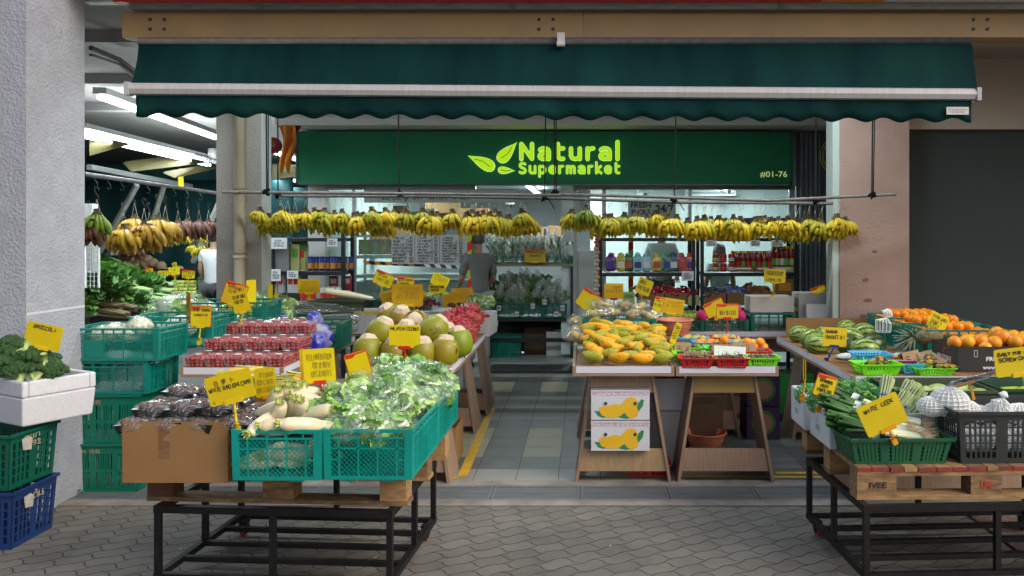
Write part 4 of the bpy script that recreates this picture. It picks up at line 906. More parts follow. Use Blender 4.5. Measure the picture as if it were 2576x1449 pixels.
lets = [(845,1075,3.62,0),(905,1060,3.62,1),(960,1068,3.62,2),(1003,1058,3.66,0),(835,1030,3.75,1),(890,1030,3.72,2),(945,1028,3.74,0),(1000,1025,3.76,1),(850,985,3.95,2),(900,985,3.95,0),(955,980,3.98,1),(1010,985,4.0,2),
        (1055,1000,4.05,0),(915,950,4.2,1),(965,945,4.2,2),(1015,940,4.25,0),(1065,960,4.3,1),(1100,972,4.4,2),(985,915,4.4,0),(1035,915,4.4,1),(1075,930,4.45,2),(1105,950,4.5,0)]
for i, (px, py, Y, k) in enumerate(lets):
    p = W(px, py+12, Y); P_lettuce[k].put(p, (rnd.uniform(-.5,.5), R(rnd.uniform(-30,25)), R(rnd.uniform(-60,60)+(90 if i%2 else 0))), '%s clear bag of curly green lettuce counting from the front of the lettuce heap' % ordn(i), scale=rnd.uniform(.78,.92), group='bagged lettuce in the teal crates')
# corn carton behind the radishes
carton('corn_box', 'low cardboard carton with corn cobs behind the mushroom box and yellow signs', -1.72, -1.30, 4.14, 4.62, Z1, .86)
corn_k = M('corn_kernels', (.75,.55,.1), .5, (.65,.45,.05), 60); husk_c = M('corn_husk', (.45,.55,.15), .55, (.6,.66,.3), 14)
o = thing('corn_cob', 'cob', 'corn'); g = MB(); g.tube([(-.09,0,0),(-.08,0,0),(.05,0,0),(.09,0,0),(.1,0,0)], [.012,.02,.022,.014,.004], 12); g.build('kernels', corn_k, o, True)
g = MB(); rg = random.Random(3)
for a in (0, 1.2, 2.6, 3.8): g.T = Matrix.Rotation(a, 4, 'X'); leaf_grid(g, (-.11,0,.012), (1,0,.08), (0,0,1), .17, .03, .003, rg, 3, 4, 0)
g.build('husk', husk_c, o, True); P_corn = Proto(o)
for i, (px, py) in enumerate([(700,985),(735,970),(720,955),(755,985),(690,965),(745,948),(590,940),(620,932),(610,945)]):
    P_corn.put(W(px, py, 4.35), R(rnd.uniform(-25,25)+(180 if i%2 else 0)), '%s half husked corn cob behind the yellow signs, bottom to top' % ordn(i), group='corn cobs behind the radishes')
# white mushrooms bag by the red clip
g = MB()
for k in range(5): a = k*.5; g.tube([(0,0,0),(.03*math.cos(a),0,.035+.02*math.sin(a)),(.05*math.cos(a),.01,.06)], [.008,.007,.006], 7); g.blob((.05*math.cos(a),.01,.062), .011, 8, 6)
tag(g.build('king_mushroom', M('white_mushroom', (.75,.72,.68), .5), None, True, loc=W(815,995,4.25)), 'cluster of slim white mushrooms beside the red sign clip', 'mushroom')
# signs over the left cart
S = card
o = S(579, 974, 119, 74, 3.52, label='large tilted yellow sign reading WHITE RADISH (CAM)', lines=['WHITE RADISH(CAM)'], roll=-15, yaw=0, foot=(596,1082), r=.0016, ltop=.12, lw=.9, lh=.022, seed=4, cjk=('白  萝  卜', .42, .2, -.1, .24))
penned(['<'], ink, kids(o)[0], .01, .012, (-.085, -.0022, -.05), r=.001)
S(668, 962, 54, 74, 4.0, label='yellow sign seen from behind, partly hidden by the radish sign', lines=['MANULY B','1 FOR 3 450','2 FOR 3 700'], back=True, mat=yellow_card, roll=-6, foot=(690,1035), clip=orange_pl)
S(803, 920, 80, 86, 3.95, label='yellow sign seen from behind reading NORTHERN LEEK on a red clip', lines=['NORTHERN LEEK','1 FOR $ 120','2 FOR $ 290'], back=True, mat=yellow_card, roll=-4, foot=(812,1000), clip=red_pl)
S(762, 920, 14, 86, 4.1, label='narrow edge-on yellow card beside the northern leek sign', roll=-4, yaw=0, foot=(765,1000), mat=orange_card)
S(903, 926, 56, 80, 4.15, label='blank yellow sign with red border tilted over the lettuce heap', roll=-16, border=True, foot=(915,990), clip=red_pl)
# ---------------------------------------------------------------- far left crates and broccoli box
P_l = make_crate('plastic_crate', 'x', 'crate', .52, .36, .31, blue_pl, (5,4,.17,.5), .08)
P_l.put((-3.33, 4.45, 0), 0, 'worn blue slotted crate with torn paper label on the ground at the left edge')
P_l2 = make_crate('plastic_crate', 'x', 'crate', .52, .36, .30, M('crate_green_dark', (.0,.1,.06), .45, (.0,.075,.045), 5), (5,4,.17,.5), .08)
P_l2.put((-3.34, 4.47, .315), R(-3), 'dark green slotted crate with torn label stacked on the blue crate')
for nm, z, t_ in (('blue', .235, 'นาตัม'), ('green', .56, 'ภูเขา\n5792')):
    g = MB(); 
gold = M('gold_print', (.35,.3,.17), .6)
def on_parent(o, s, w, h, loc, rot, mat=gold, bold=0): return lettering(s, mat, o, w=w, h=h, loc=loc, rot=rot, name='printing', bold=bold)
on_parent(P_l.root, 'นาต้ม', .15, .05, (.262, -.02, .255), (R(90),0,R(90)), bold=.01); on_parent(P_l2.root, 'ภูเขา\n5792', .13, .07, (.262, -.02, .24), (R(90),0,R(90)), bold=.01)
for pr0 in (P_l, P_l2):
    g = MB(); g.add([(.264,-.09,.2),(.264,-.03,.19),(.264,-.02,.25),(.264,-.05,.27),(.264,-.1,.262)], [(0,1,2,3,4)]); g.build('torn_label', M('torn_paper', (.5,.48,.42), .8, (.35,.33,.28), 30), pr0.root)
o = thing('foam_box', 'large white foam box of broccoli on the green crate at the left edge', 'foam box', (-3.235, 4.66, .64), R(-28))
g = MB(); w, d, h = .58, .38, .25; t = .025
g.hexa([(-w/2,-d/2,0),(w/2-.02,-d/2,0),(w/2-.02,d/2,0),(-w/2,d/2,0),(-w/2-.01,-d/2-.01,.16),(w/2,-d/2-.01,.16),(w/2,d/2+.01,.16),(-w/2-.01,d/2+.01,.16)])
for q in ((-w/2-.01,w/2,-d/2-.01,-d/2+t),(-w/2-.01,w/2,d/2-t,d/2+.01),(-w/2-.01,-w/2+t,-d/2+t,d/2-t),(w/2-t,w/2,-d/2+t,d/2-t)): g.box(*q,.161,h)
bx = g.build('box', foam, o); bv = bx.modifiers.new('b', 'BEVEL'); bv.width = .01; bv.segments = 2
bp_ = [(10,905),(35,925),(60,930),(90,935),(25,885),(55,890),(85,900),(110,915),(130,925),(50,870),(20,860),(145,930),(95,880),(125,905),(5,935),(70,915)]
for i, (px, py) in enumerate(bp_):
    Y = 4.42+.012*i; flip = i in (5, 7)
    P_broc.put(W(px, py+4, Y), (R(rnd.uniform(-40,25)) if not flip else R(160), R(rnd.uniform(-35,35)), rnd.uniform(0,6)), '%s head of broccoli in the heap on the white foam box, front rows first' % ordn(i), scale=rnd.uniform(.8,1.0), group='broccoli heads in the foam box')
S(109, 846, 92, 62, 4.52, label='tilted yellow sign reading BROCCOLI', lines=['BROCCOLI'], roll=12, foot=(92,905), r=.0022, ltop=.42, lw=.6, lh=.022, seed=3)
o = thing('weed', 'small green weed growing at the foot of the white column', 'plant', W(190, 1246, 5.2)); rg = random.Random(5); g = MB()
for k in range(26): leaf_grid(g, (rg.uniform(-.07,.05), rg.uniform(-.03,.03), rg.uniform(0,.05)), (rg.uniform(-1,1), rg.uniform(-1,.2), rg.uniform(0,.8)), (0,0,1), .03, .02, .002, rg, 2, 3, -.2)
g.build('leaves', leaf_g, o)
# stack behind the column
P_slot.put((-3.235, 5.43, .004), 0, 'green slotted crate on the ground at the bottom of the stack behind the column')
P_slot.put((-3.235, 5.43, .326), R(.6), 'green slotted crate second from the ground in the stack behind the column')
for z in (.19,):
    lettering('JH  佳和', gold, P_slot.root, w=.13, h=.036, loc=(-.01, -.2115, .27), name='printing', bold=.012)
for o in bpy.data.objects:
    if o.parent is None and o.name.startswith('plastic_crate') and o is not P_slot.root and 'second from the ground in the stack' in str(o.get('label')):
        lettering('JH  佳和', gold, o, w=.13, h=.036, loc=(-.01, -.2115, .27), name='printing', bold=.012)
P_wide.put((-3.16, 5.42, .652), R(0), 'teal lattice crate third from the ground in the stack behind the column')
P_wide.put((-3.085, 5.40, .872), R(0), 'topmost teal lattice crate of the stack behind the column, filled with cauliflower')
P_wide.put((-2.95, 5.86, .9), R(0), 'teal lattice crate holding foam-netted produce behind the cauliflower crate')
P_wide.put((-2.78, 6.35, .96), R(4), 'teal lattice crate of bagged cabbage in front of the beige pillar')
for i, (px, py) in enumerate([(285,836),(325,838),(352,820),(258,842)]): P_cauli.put(W(px, py, 5.4), R(i*50), '%s bagged cauliflower from the left in the topmost teal crate' % ordn([1,2,3,0][i]), scale=.95, group='bagged cauliflowers')
def netted(name, label, loc, r, par_seed=1):
    o = thing(name, label, 'netted fruit', loc); g = MB(); g.blob((0,0,0), [x*.95 for x in r], 16, 10); g.build('fruit', M('pale_fruit', (.78,.8,.74), .6), o, True)
    g = MB(); n, m = 22, 12; vs = []
    g.blob((0,0,0), r, n, m, fn=lambda v, q: q*(1+.04*nz3(v, 3, par_seed))); q = g.build('foam_net', net_white, o); md = q.modifiers.new('w', 'WIREFRAME'); md.thickness = .0055; return o
for i, (px, py, s) in enumerate([(420,832,.9),(455,822,1.15),(395,836,.8)]): netted('netted_melon', '%s foam-netted fruit from the left in the crate behind the cauliflowers' % ordn([1,2,0][i]), W(px, py, 5.8), (.1*s,.08*s,.07*s))
for i, (px, py) in enumerate([(405,790),(450,785),(495,790),(430,770),(475,768),(520,785),(540,800)]): (P_cabbage if i%2 else P_lettuce[0]).put(W(px, py, 6.25), (0,0,i), '%s clear bag of pale cabbage from the left behind the teal crates' % ordn([0,2,4,1,3,5,6][i]), scale=1.05, group='bagged cabbages near the beige pillar')
G = 'price signs'
S(474, 773, 30, 76, 5.7, label='orange backed card turned edge-on left of the cherry tomato sign', back=True, roll=-0, yaw=-52, tilt=0, foot=(460,840), lines=['CAUL','3 50'])
S(505, 796, 50, 52, 5.6, label='yellow sign reading CHERRY TOMATO', lines=['CHERRY TOMATO'], border=True, roll=1, foot=(500,860), ltop=.4, lw=.9, lh=.024, cjk=('红樱桃番茄', .7, .16, 0, .08), r=.0018)
S(590, 740, 56, 56, 6.1, label='tilted orange edged sign reading PEPPER BELL', lines=['PEPPER BELL'], roll=18, border=True, mat=orange_card, foot=(565,800), lh=.028, lw=.75, cjk=('灯笼椒', .6, .16, 0, .08))
S(605, 760, 42, 52, 5.9, label='yellow sign reading CELERY beside the pepper sign', lines=['CELERY TABLE','1 FOR 1.50'], roll=-14, foot=(605,815), r=.0016)
S(632, 735, 14, 62, 6.3, label='narrow upright yellow card right of the celery sign', yaw=60, foot=(630,780))
# black crate on the ground behind the left cart
P_k = make_crate('plastic_crate', 'x', 'crate', .5, .36, .1, M('navy_black_plastic', (.01,.012,.025), .5), (1,7,.16,.5), .05); P_k.put((-2.28, 5.62, .01), 0, 'low navy black crate on the ground behind the left cart')
# ================================================================ goods on the right cart
def foam_open(name, label, loc, w, d, h, rz=0, prints=True, band=None, cat='foam box'):
    o = thing(name, label, cat, loc, rz); g = MB(); t = .022
    for q in ((-w/2,w/2,-d/2,-d/2+t),(-w/2,w/2,d/2-t,d/2),(-w/2,-w/2+t,-d/2+t,d/2-t),(w/2-t,w/2,-d/2+t,d/2-t)): g.box(*q,.0,h)
    g.box(-w/2+t,w/2-t,-d/2+t,d/2-t,.002,.03); b = g.build('box', foam, o); bv = b.modifiers.new('b', 'BEVEL'); bv.width = .006; bv.segments = 2
    if prints:
        q = lettering('E   E\nCAUTION', M('grey_print', (.12,.13,.17), .7), o, w=d*.22, h=h*.42, loc=(-w/2-.0012, d*.1, h*.5), rot=(R(90),0,R(-90)), name='printing')
    return o
foam_open('foam_box', 'white foam box of edamame nets at the far left corner of the right pallet', (1.53, 4.66, .588), .56, .3, .2)
foam_open('foam_box', 'white foam box with black print behind the leek basket', (1.545, 4.28, .588), .56, .34, .185, R(1))
P_lb = make_crate('shallow_basket', 'x', 'basket', .5, .3, .125, green_pl, (5,6,.15,.75), .12)
P_lb.put((1.53, 3.99, .588), R(1.5), 'shallow dark green basket of white leeks at the front of the right pallet')
P_bk = make_crate('black_crate', 'x', 'crate', .64, .38, .25, black_pl, (5,6,.21,.42), .05)
P_bk.put((2.13, 4.05, .588), R(1), 'large black slotted crate of foam-netted fruit on the right pallet')
P_ol = make_crate('olive_crate', 'x', 'crate', .52, .38, .27, olive_pl, (2,9,.17,.55), .06)
P_ol.put((1.95, 4.46, .59), R(-1), 'olive green crate of pale cucumbers behind the black crate')
P_gn = make_crate('green_crate', 'x', 'crate', .5, .36, .27, M('forest_green_plastic', (.01,.07,.04), .45, (.01,.055,.03), 5), (2,9,.17,.55), .06)
P_gn.put((2.52, 4.5, .59), R(2), 'dark green crate of yellow-green squash at the right edge of the picture')
# nets of edamame
eda = M('edamame_pod', (.12,.3,.03), .5, (.25,.45,.08), 12, rv=.3); netg = M('green_net', (.0,.35,.13), .5)
P_eda = net_of('edamame_net', 'x', eda, 90, (.028,.009,.007), (.075,.065,.065), netg, 5)
for i, (px, py, Y, s) in enumerate([(2030,992,4.62,.95),(2070,988,4.66,1),(2108,985,4.6,1.0),(2185,1000,4.35,1.15),(2150,985,4.62,1),(2190,975,4.68,.9),(2060,1010,4.4,1.0),(2110,1018,4.35,1.05)]):
    P_eda.put(W(px, py, Y), (i, i*2, i*1.3), '%s green net of edamame pods, counted from the left across the foam boxes' % ordn([0,1,3,7,4,6,2,5][i]) if 0 else 'green net bag of edamame pods, number %s placed in the two white foam boxes' % ordn(i), scale=s, group='edamame nets in the foam boxes')
# asparagus
asp = M('asparagus_spear', (.22,.32,.1), .5, (.36,.42,.2), 18, rv=.4)
def asparagus():
    o = thing('asparagus_bundle', 'x', 'asparagus'); g = MB(); rg = random.Random(2)
    for k in range(26):
        a = k*2.4; r = .028*math.sqrt(k/26); y, z = r*math.cos(a), r*math.sin(a); L_ = rg.uniform(-.012,.012)
        g.tube([(-.12,y,z),(.06,y*1.1,z*1.1),(.09+L_,y*1.2,z*1.2),(.115+L_,y*1.25,z*1.25),(.13+L_,y*1.2,z*1.2)], [.005,.0055,.0065,.006,.001], 6)
    g.build('spears', asp, o, True); g = MB(); g.tube([(-.03,0,0),(-.02,0,0)], .034, 14); g.build('band', M('band_blue', (.1,.15,.5), .5), o, True); return Proto(o)
P_asp = asparagus()
for i, (px, py, Y, a) in enumerate([(2268,1002,4.28,40),(2285,1022,4.22,30),(2290,1048,4.16,25),(2255,1030,4.2,35),(2225,992,4.3,60)]):
    P_asp.put(W(px, py, Y), (0, R(-35), R(a)), '%s asparagus bundle from the top, behind the white leek sign' % ordn([0,2,4,3,1][i]), group='asparagus bundles')
# leeks
lk_g = M('leek_leaf', (.015,.07,.015), .4, (.05,.17,.03), 10, rv=.35); lk_w = M('leek_shaft', (.62,.68,.38), .4, (.75,.76,.6), 8); lk_r = M('leek_roots', (.55,.42,.26), .8)
def leek(seed):
    o = thing('leek_bundle', 'x', 'leeks'); rg = random.Random(seed); g = MB(); w = MB(); r_ = MB()
    for k in range(9):
        y, z = rg.uniform(-.035,.035), rg.uniform(-.02,.02)
        w.tube([(.02,y,z),(.12,y*.9,z*.9),(.2,y,z)], [.013,.012,.014], 8)
        for q in range(3):
            a = rg.uniform(-.12,.12); b_ = rg.uniform(-.08,.1); g.tube([(.06,y,z),(-.06,y+a*.1,z+b_*.1),(-.2+rg.uniform(-.03,.03),y+a*.28,z+b_*.3)], [.012,.011,.012], 6)
        for q in range(16):
            a = rg.uniform(0,6.3); e = Vector((rg.uniform(.015,.07), .03*math.cos(a), .03*math.sin(a))); p = Vector((.2,y,z)); r_.tube([p, p+e*.5+Vector((0,rg.uniform(-.01,.01),rg.uniform(-.005,.012))), p+e+Vector((0,0,rg.uniform(-.02,.01)))], .0011, 3)
    g.build('leek_leaves', lk_g, o, True); w.build('white_shafts', lk_w, o, True); r_.build('roots', lk_r, o)
    g = MB(); g.tube([(-.04,0,0),(-.005,0,0)], .047, 16); g.build('paper_band', M('paper_band', (.6,.72,.68), .6), o, True); return Proto(o)
P_lk = [leek(1), leek(2)]
for i, (px, py, Y, a, e, k) in enumerate([(2200,1094,3.93,-6,9,0),(2175,1080,3.98,-10,10,1),(2165,1060,4.05,-18,14,0),(2155,1040,4.12,-25,14,1),(2150,1020,4.2,-32,16,0),(2215,1072,4.02,-14,12,1),(2205,1050,4.1,-20,12,0)]):
    P_lk[k].put(W(px, py, Y)+Vector((.02,0,.012)), (0, R(e), R(a)), '%s bundle of leeks counting from the front, lying across the green basket' % ordn([0,1,3,5,6,2,4][i]), scale=.95, group='leek bundles')
# cucumbers, squash, nets
cu_l = M('pale_cucumber', (.4,.52,.2), .45, (.22,.36,.08), 12, stretch=(1,6,6), rv=.3); cu_d = M('dark_cucumber', (.04,.11,.04), .45, (.09,.19,.07), 12, stretch=(1,6,6))
def cuc(nm, m): 
    g = MB(); g.blob((0,0,0), (.095,.036,.036), 16, 12, fn=lambda v, q: Vector((q.x, q.y*(1+.1*v.x), q.z*(1+.1*v.x)+.01*v.x*v.x))); return single(nm, 'cucumber', m, g=g)
P_c1, P_c2 = cuc('pale_cucumber', cu_l), cuc('dark_cucumber', cu_d)
cs = [(2245,985),(2265,992),(2292,978),(2300,992),(2325,985),(2345,995),(2358,980),(2380,990),(2330,998),(2400,985),(2425,990),(2440,980),(2455,992),(2415,978)]
for i, (px, py) in enumerate(cs):
    (P_c2 if i in (1,3,5,8,11) else P_c1).put(W(px, py, 4.36+.02*(i%4)), (rnd.uniform(0,3), R(rnd.uniform(-12,12)), R(rnd.uniform(20,80) if i%3 else rnd.uniform(-30,30))), '%s cucumber from the left in the olive crate' % ordn(sorted(range(len(cs)), key=lambda q: cs[q]).index(i)), scale=rnd.uniform(.75,.95), group='cucumbers in the olive crate')
P_z = single('zucchini', 'squash', M('yellow_squash', (.42,.5,.05), .4, (.32,.42,.04), 7, rv=.3), g=(lambda g: g.tube([(-.11,0,0),(-.105,0,0),(-.05,.0,.005),(.03,0,.0),(.1,0,-.005),(.125,0,0)], [.004,.016,.026,.034,.03,.006], 12))(MB()))
for i, (px, py, a) in enumerate([(2485,988,10),(2515,990,-15),(2540,985,5),(2560,994,-10),(2575,984,30),(2500,998,20)]): P_z.put(W(px, py, 4.42), R(a), '%s pale yellow squash from the left in the dark green crate' % ordn([0,2,3,4,5,1][i]), scale=.85, group='squash in the dark green crate')
for i, (px, py, r) in enumerate([(2345,1022,(.075,.06,.05)),(2388,1012,(.1,.08,.075)),(2430,1032,(.07,.06,.05)),(2462,1040,(.07,.05,.04)),(2515,1035,(.08,.06,.045)),(2565,1040,(.08,.06,.05))]):
    netted('netted_fruit', '%s foam-netted fruit from the left in the black crate' % ordn(i), W(px, py, 4.03), r, i)
g = MB(); g.tube([(0,0,-.03),(.005,0,.02),(.018,0,.055),(.028,0,.075)], [.05,.042,.022,.006], 14); q = g.build('foam_sleeve', net_white, loc=W(2515,1022,3.98)); md = q.modifiers.new('w', 'WIREFRAME'); md.thickness = .006; tag(q, 'pointed white foam net sleeve standing up in the black crate', 'foam net')
for i in range(12): netted('netted_fruit', '%s foam-netted fruit low inside the black crate, seen through its slots' % ordn(i), (1.9+.085*(i%6), 3.95+.1*(i//6), .68), (.05,.05,.055), i)
S(2219, 1043, 110, 81, 3.8, label='large tilted yellow sign reading WHITE LEEK', lines=['WHITE  LEEK'], roll=-24.5, foot=(2250,1108), clip=orange_pl, r=.0022, ltop=.36, lw=.72, lh=.022, seed=8)
S(2076, 972, 50, 55, 4.2, label='tilted yellow sign with red edge reading ASPARAGUS (AUST)', lines=['ASPARAGUS','(AUST)','1 FOR $ 3.00'], roll=17, border=True, foot=(2061,1028), clip=orange_pl, r=.0017, ltop=.32, lh=.07, lw=.72)
S(2024, 930, 7, 60, 4.5, label='thin edge-on yellow card at the far left of the right cart', yaw=0, foot=(2018,1000), clip=orange_pl)
S(2568, 908, 132, 70, 3.7, label='large yellow sign reading BABY MIX CAPS at the right edge', lines=['BABY MIX CAPSIC','SCREW CHILLI'], roll=-7, foot=(2590,1010), r=.0022, ltop=.38, lw=.86, lh=.045, seed=5)
o = thing('clear_holder', 'clear acrylic sign holder lying tilted on an orange clip above the cucumbers', 'sign holder', W(2440, 955, 4.0), (R(62), R(-14), R(0)))
g = MB(); g.box(-.12,.12,-.002,.002,-.06,.06); g.build('sheet', FILM('acrylic', (.55,.57,.75), .3, 7, .08, .6), o)
g = MB(); g.box(-.118,.118,-.004,-.0025,-.058,-.052); g.build('edge', M('acrylic_edge', (.35,.3,.33), .3), o)
g = MB(); g.box(-.045,.045,-.006,.006,-.085,-.06); g.build('grip', orange_pl, o)
tag((lambda g: (g.tube([W(2443,975,4.0), W(2450,1004,4.02)], .008, 6), g.build('clip_stem', orange_pl))[1])(MB()), 'orange clip stem holding up the clear acrylic sheet', 'clip')
# ================================================================ display tables on trestles
def display_table(label, x0, x1, y0, y1, z=.8, rz=0, floor=None, t2=True, lipm=None, mats={}):
    cx = (x0+x1)/2; w = x1-x0; d = y1-y0; o = thing('display_table', label, 'table', (cx, y0, 0), rz)
    g = MB(); g.box(-w/2+.018,w/2-.018,.018,d-.018,z-.03,z); g.build('table_top', wood_ply, o)
    g = MB(); g.box(-w/2,w/2,0,.002,z-.055,z-.035); g.box(-w/2,-w/2+.022,0,.016,z-.035,z+.012); g.box(w/2-.022,w/2,0,.016,z-.035,z+.012); g.box(-w/2+.022,w/2-.022,.003,.016,z-.035,z+.012); g.build('front_rim', wood_ply, o)
    g = MB(); g.box(-w/2+.022,w/2-.022,-.001,.0025,z-.034,z+.01); g.build('price_rail', lip_white, o)
    for s in (-1, 1):
        g = MB(); xa = s*w/2; g.box(min(xa,xa-s*.016),max(xa,xa-s*.016),.017,d,z-.035,z+.012); g.box(min(xa,xa-s*.03),max(xa,xa-s*.03),.004,d,z-.056,z-.036); r_ = g.build('side_rim', wood_ply, o)
        g = MB(); g.box(min(xa+s*.0005,xa+s*.002),max(xa+s*.0005,xa+s*.002),.022,d-.02,z-.033,z+.008); g.build('price_rail', lip_white, r_)
    g = MB(); g.box(-w/2+.016,w/2-.016,d-.016,d,z-.035,z+.012); g.build('back_rim', wood_ply, o)
    fl = fz(y0) if y0 > 5.4 else .01
    for ya in ((.1, d-.42) if t2 else (.1,)):
        tr = thing('trestle', None, None, (0, ya, 0)); tr.parent = o
        zt = z-.056; zb = fl+.005; dep = .28; a = w/2-.13; b_ = w/2-.015
        for s in (-1, 1):
            g = MB(); g.hexa([(s*b_,-.05,zb),(s*(b_-.02*s*s),-.05,zb),(s*(b_-.02),dep+.05,zb),(s*b_,dep+.05,zb),(s*a,0,zt),(s*(a-.02),0,zt),(s*(a-.02),dep,zt),(s*a,dep,zt)][::1] if s > 0 else [(-(b_-.0),-.05,zb),(-(b_-.02),-.05,zb),(-(b_-.02),dep+.05,zb),(-b_,dep+.05,zb),(-a,0,zt),(-(a-.02),0,zt),(-(a-.02),dep,zt),(-a,dep,zt)])
            g.build('side_board', wood_ply_v, tr)
        def at_(zz): k = (zz-zb)/(zt-zb); return b_+(a-b_)*k-.021, -.05*(1-k)
        for (za, zc, yy, nm) in ((zt-.13, zt-.002, .01, 'apron'), (.085, .235, .012, 'lower_board'), (.085,.165,dep-.03,'rear_board')):
            xa, ya_ = at_(za); xb, yb_ = at_(zc)
            if nm == 'rear_board': ya_ = yb_ = 0
            g = MB(); g.hexa([(-xa,ya_+yy,za),(xa,ya_+yy,za),(xa,ya_+yy+.018,za),(-xa,ya_+yy+.018,za),(-xb,yb_+yy,zc),(xb,yb_+yy,zc),(xb,yb_+yy+.018,zc),(-xb,yb_+yy+.018,zc)]); g.build(nm, mats.get(nm, wood_ply_v), tr)
    return o
display_table('display table stacked with clear boxes of cherry tomatoes', -2.70, -2.015, 5.31, 7.0)
display_table('display table heaped with green coconuts', -1.585, -.895, 5.33, 7.15)
display_table('display table heaped with yellow mangoes', -.078, .607, 5.36, 7.05, mats={'lower_board': oak_b})
display_table('display table of small plastic baskets right of the mangoes', .618, 1.31, 5.36, 7.05, mats={'apron': ply_y})
display_table('wide display table of watermelons and oranges at the right', 1.68, 3.35, 4.99, 6.95)
display_table('back display table under the white foam boxes behind the coconuts', -2.25, -.87, 7.25, 8.0, z=.83)
display_table('back display table under teal crates beside the pink pillar', .63, 2.2, 7.12, 7.8, z=.82)
# tomatoes
tiers = [(0,5.335,.802,3),(1,5.58,.882,3),(2,5.87,.96,3)]; n = 0
for t, y0, z0, rws in tiers:
    for r in range(rws):
        for c in range(5 if t else 5):
            y = y0+.08+r*.157
            if (t == 0 and r > 1) or (t == 2 and c == 4 and r > 0): continue
            P_punnet.put((-2.70+.075+c*.135+rnd.uniform(-.004,.004)+(.012 if t==1 else 0), y+rnd.uniform(-.006,.006), z0), R(rnd.uniform(-4,4)), 'clear box of cherry tomatoes, %s from left in %s row of the %s tier' % (ordn(c), ordn(r), ['bottom','middle','top'][t]), group='boxes of cherry tomatoes'); n += 1
for c in range(5):          # supports under the tiers
    for r in range(5):
        P_punnet.put((-2.70+.075+c*.135, 5.75+r*.16, .802), 0, 'clear box of cherry tomatoes under the upper tiers, %s from left, row %d' % (ordn(c), r+1), group='boxes of cherry tomatoes') if r < 2 else None
for r in range(3):
    for c in range(5): P_punnet.put((-2.70+.075+c*.135, 5.95+r*.16, .888), 0, 'clear box of cherry tomatoes in the hidden middle layer, %s from left, row %d' % (ordn(c), r+1), group='boxes of cherry tomatoes') if r < 1 else None
# teal crate, striped bags, long beans behind the tomatoes
P_box.put((-2.12, 6.40, .802), R(4), 'dark teal crate of blue striped bags behind the tomato boxes'); P_box.put((-2.5, 6.75, .802), R(-3), 'dark teal crate behind the tomato boxes near the beige pillar')
stripe = M('blue_striped_bag', (.02,.025,.16), .25, (.3,.33,.5), 3, stretch=(1,1,22), contrast=.06); bluebag = M('blue_bag', (.35,.33,.4), .25, (.015,.02,.33), 5, contrast=.3, bump=1.5, bscale=25)
def wrap(nm, m, dims, seed, label, loc, rot, cat='bag', inner=None):
    g = bag_mesh(*dims, seed, amp=.2); o = g.build(nm, m, None, True, loc=loc); o.rotation_euler = rot if isinstance(rot, tuple) else (0,0,rot); tag(o, label, cat); return o
for i, (px, py, Y, s) in enumerate([(640,815,6.5,1),(668,822,6.4,.9),(730,828,6.35,1),(700,800,6.6,.9)]): wrap('striped_bag', stripe, (.1*s,.07*s,.05*s), i, '%s blue striped vegetable bag from the left behind the tomatoes' % ordn([0,1,3,2][i]), W(px, py, Y), i*.8)
for i, (px, py, Y) in enumerate([(778,842,6.15),(800,868,5.95),(792,815,6.3),(812,850,6.1)]): wrap('blue_bag', bluebag, (.085,.065,.1), i+7, 'glossy blue printed bag at the %s of the cluster right of the tomatoes' % ['middle','front','top','right'][i], W(px, py, Y), i)
for i, (px, py, Y) in enumerate([(760,825,6.5),(690,835,6.3),(715,790,6.7),(655,790,6.8),(610,800,6.6)]): P_lettuce[i%3].put(W(px, py, Y), i*1.1, '%s clear bag of leafy greens behind the cherry tomatoes' % ordn(i), scale=.75, group='bagged greens behind the tomatoes')
bean_m = M('grey_green_beans', (.08,.11,.075), .45, (.14,.17,.12), 8, stretch=(1,9,9)); 
def beans(seed):
    o = thing('long_bean_bag', 'x', 'bagged vegetable'); rg = random.Random(seed); g = MB()
    for k in range(16): y, z = rg.uniform(-.05,.05), rg.uniform(-.022,.022); g.tube([(-.19,y,z),(-.06,y+.01,z+.005),(.06,y-.006,z),(.19,y+.008,z-.004)], .0085, 6)
    g.build('beans', bean_m, o, True); g = bag_mesh(.215,.065,.036, seed); g.build('plastic_bag', film_d, o, True); return Proto(o)
P_bn = [beans(1), beans(2)]
for i, (px, py, Y, a) in enumerate([(780,785,7.0,10),(830,800,6.9,-8),(860,810,6.8,70),(850,825,6.6,75),(835,838,6.4,80),(870,830,6.7,85),(740,775,7.1,5),(800,770,7.2,-5),(815,815,6.75,60),(840,780,7.1,0)]):
    P_bn[i%2].put(W(px, py, Y), (0, R(rnd.uniform(-6,8)), R(a)), '%s clear bag of long dark beans in the pile right of the tomatoes' % ordn(i), scale=.9, group='bags of long beans')
carton('orange_card_divider', 'thin orange-brown cardboard divider standing beside the long beans', -2.05, -2.02, 6.1, 6.3, .78, .93)
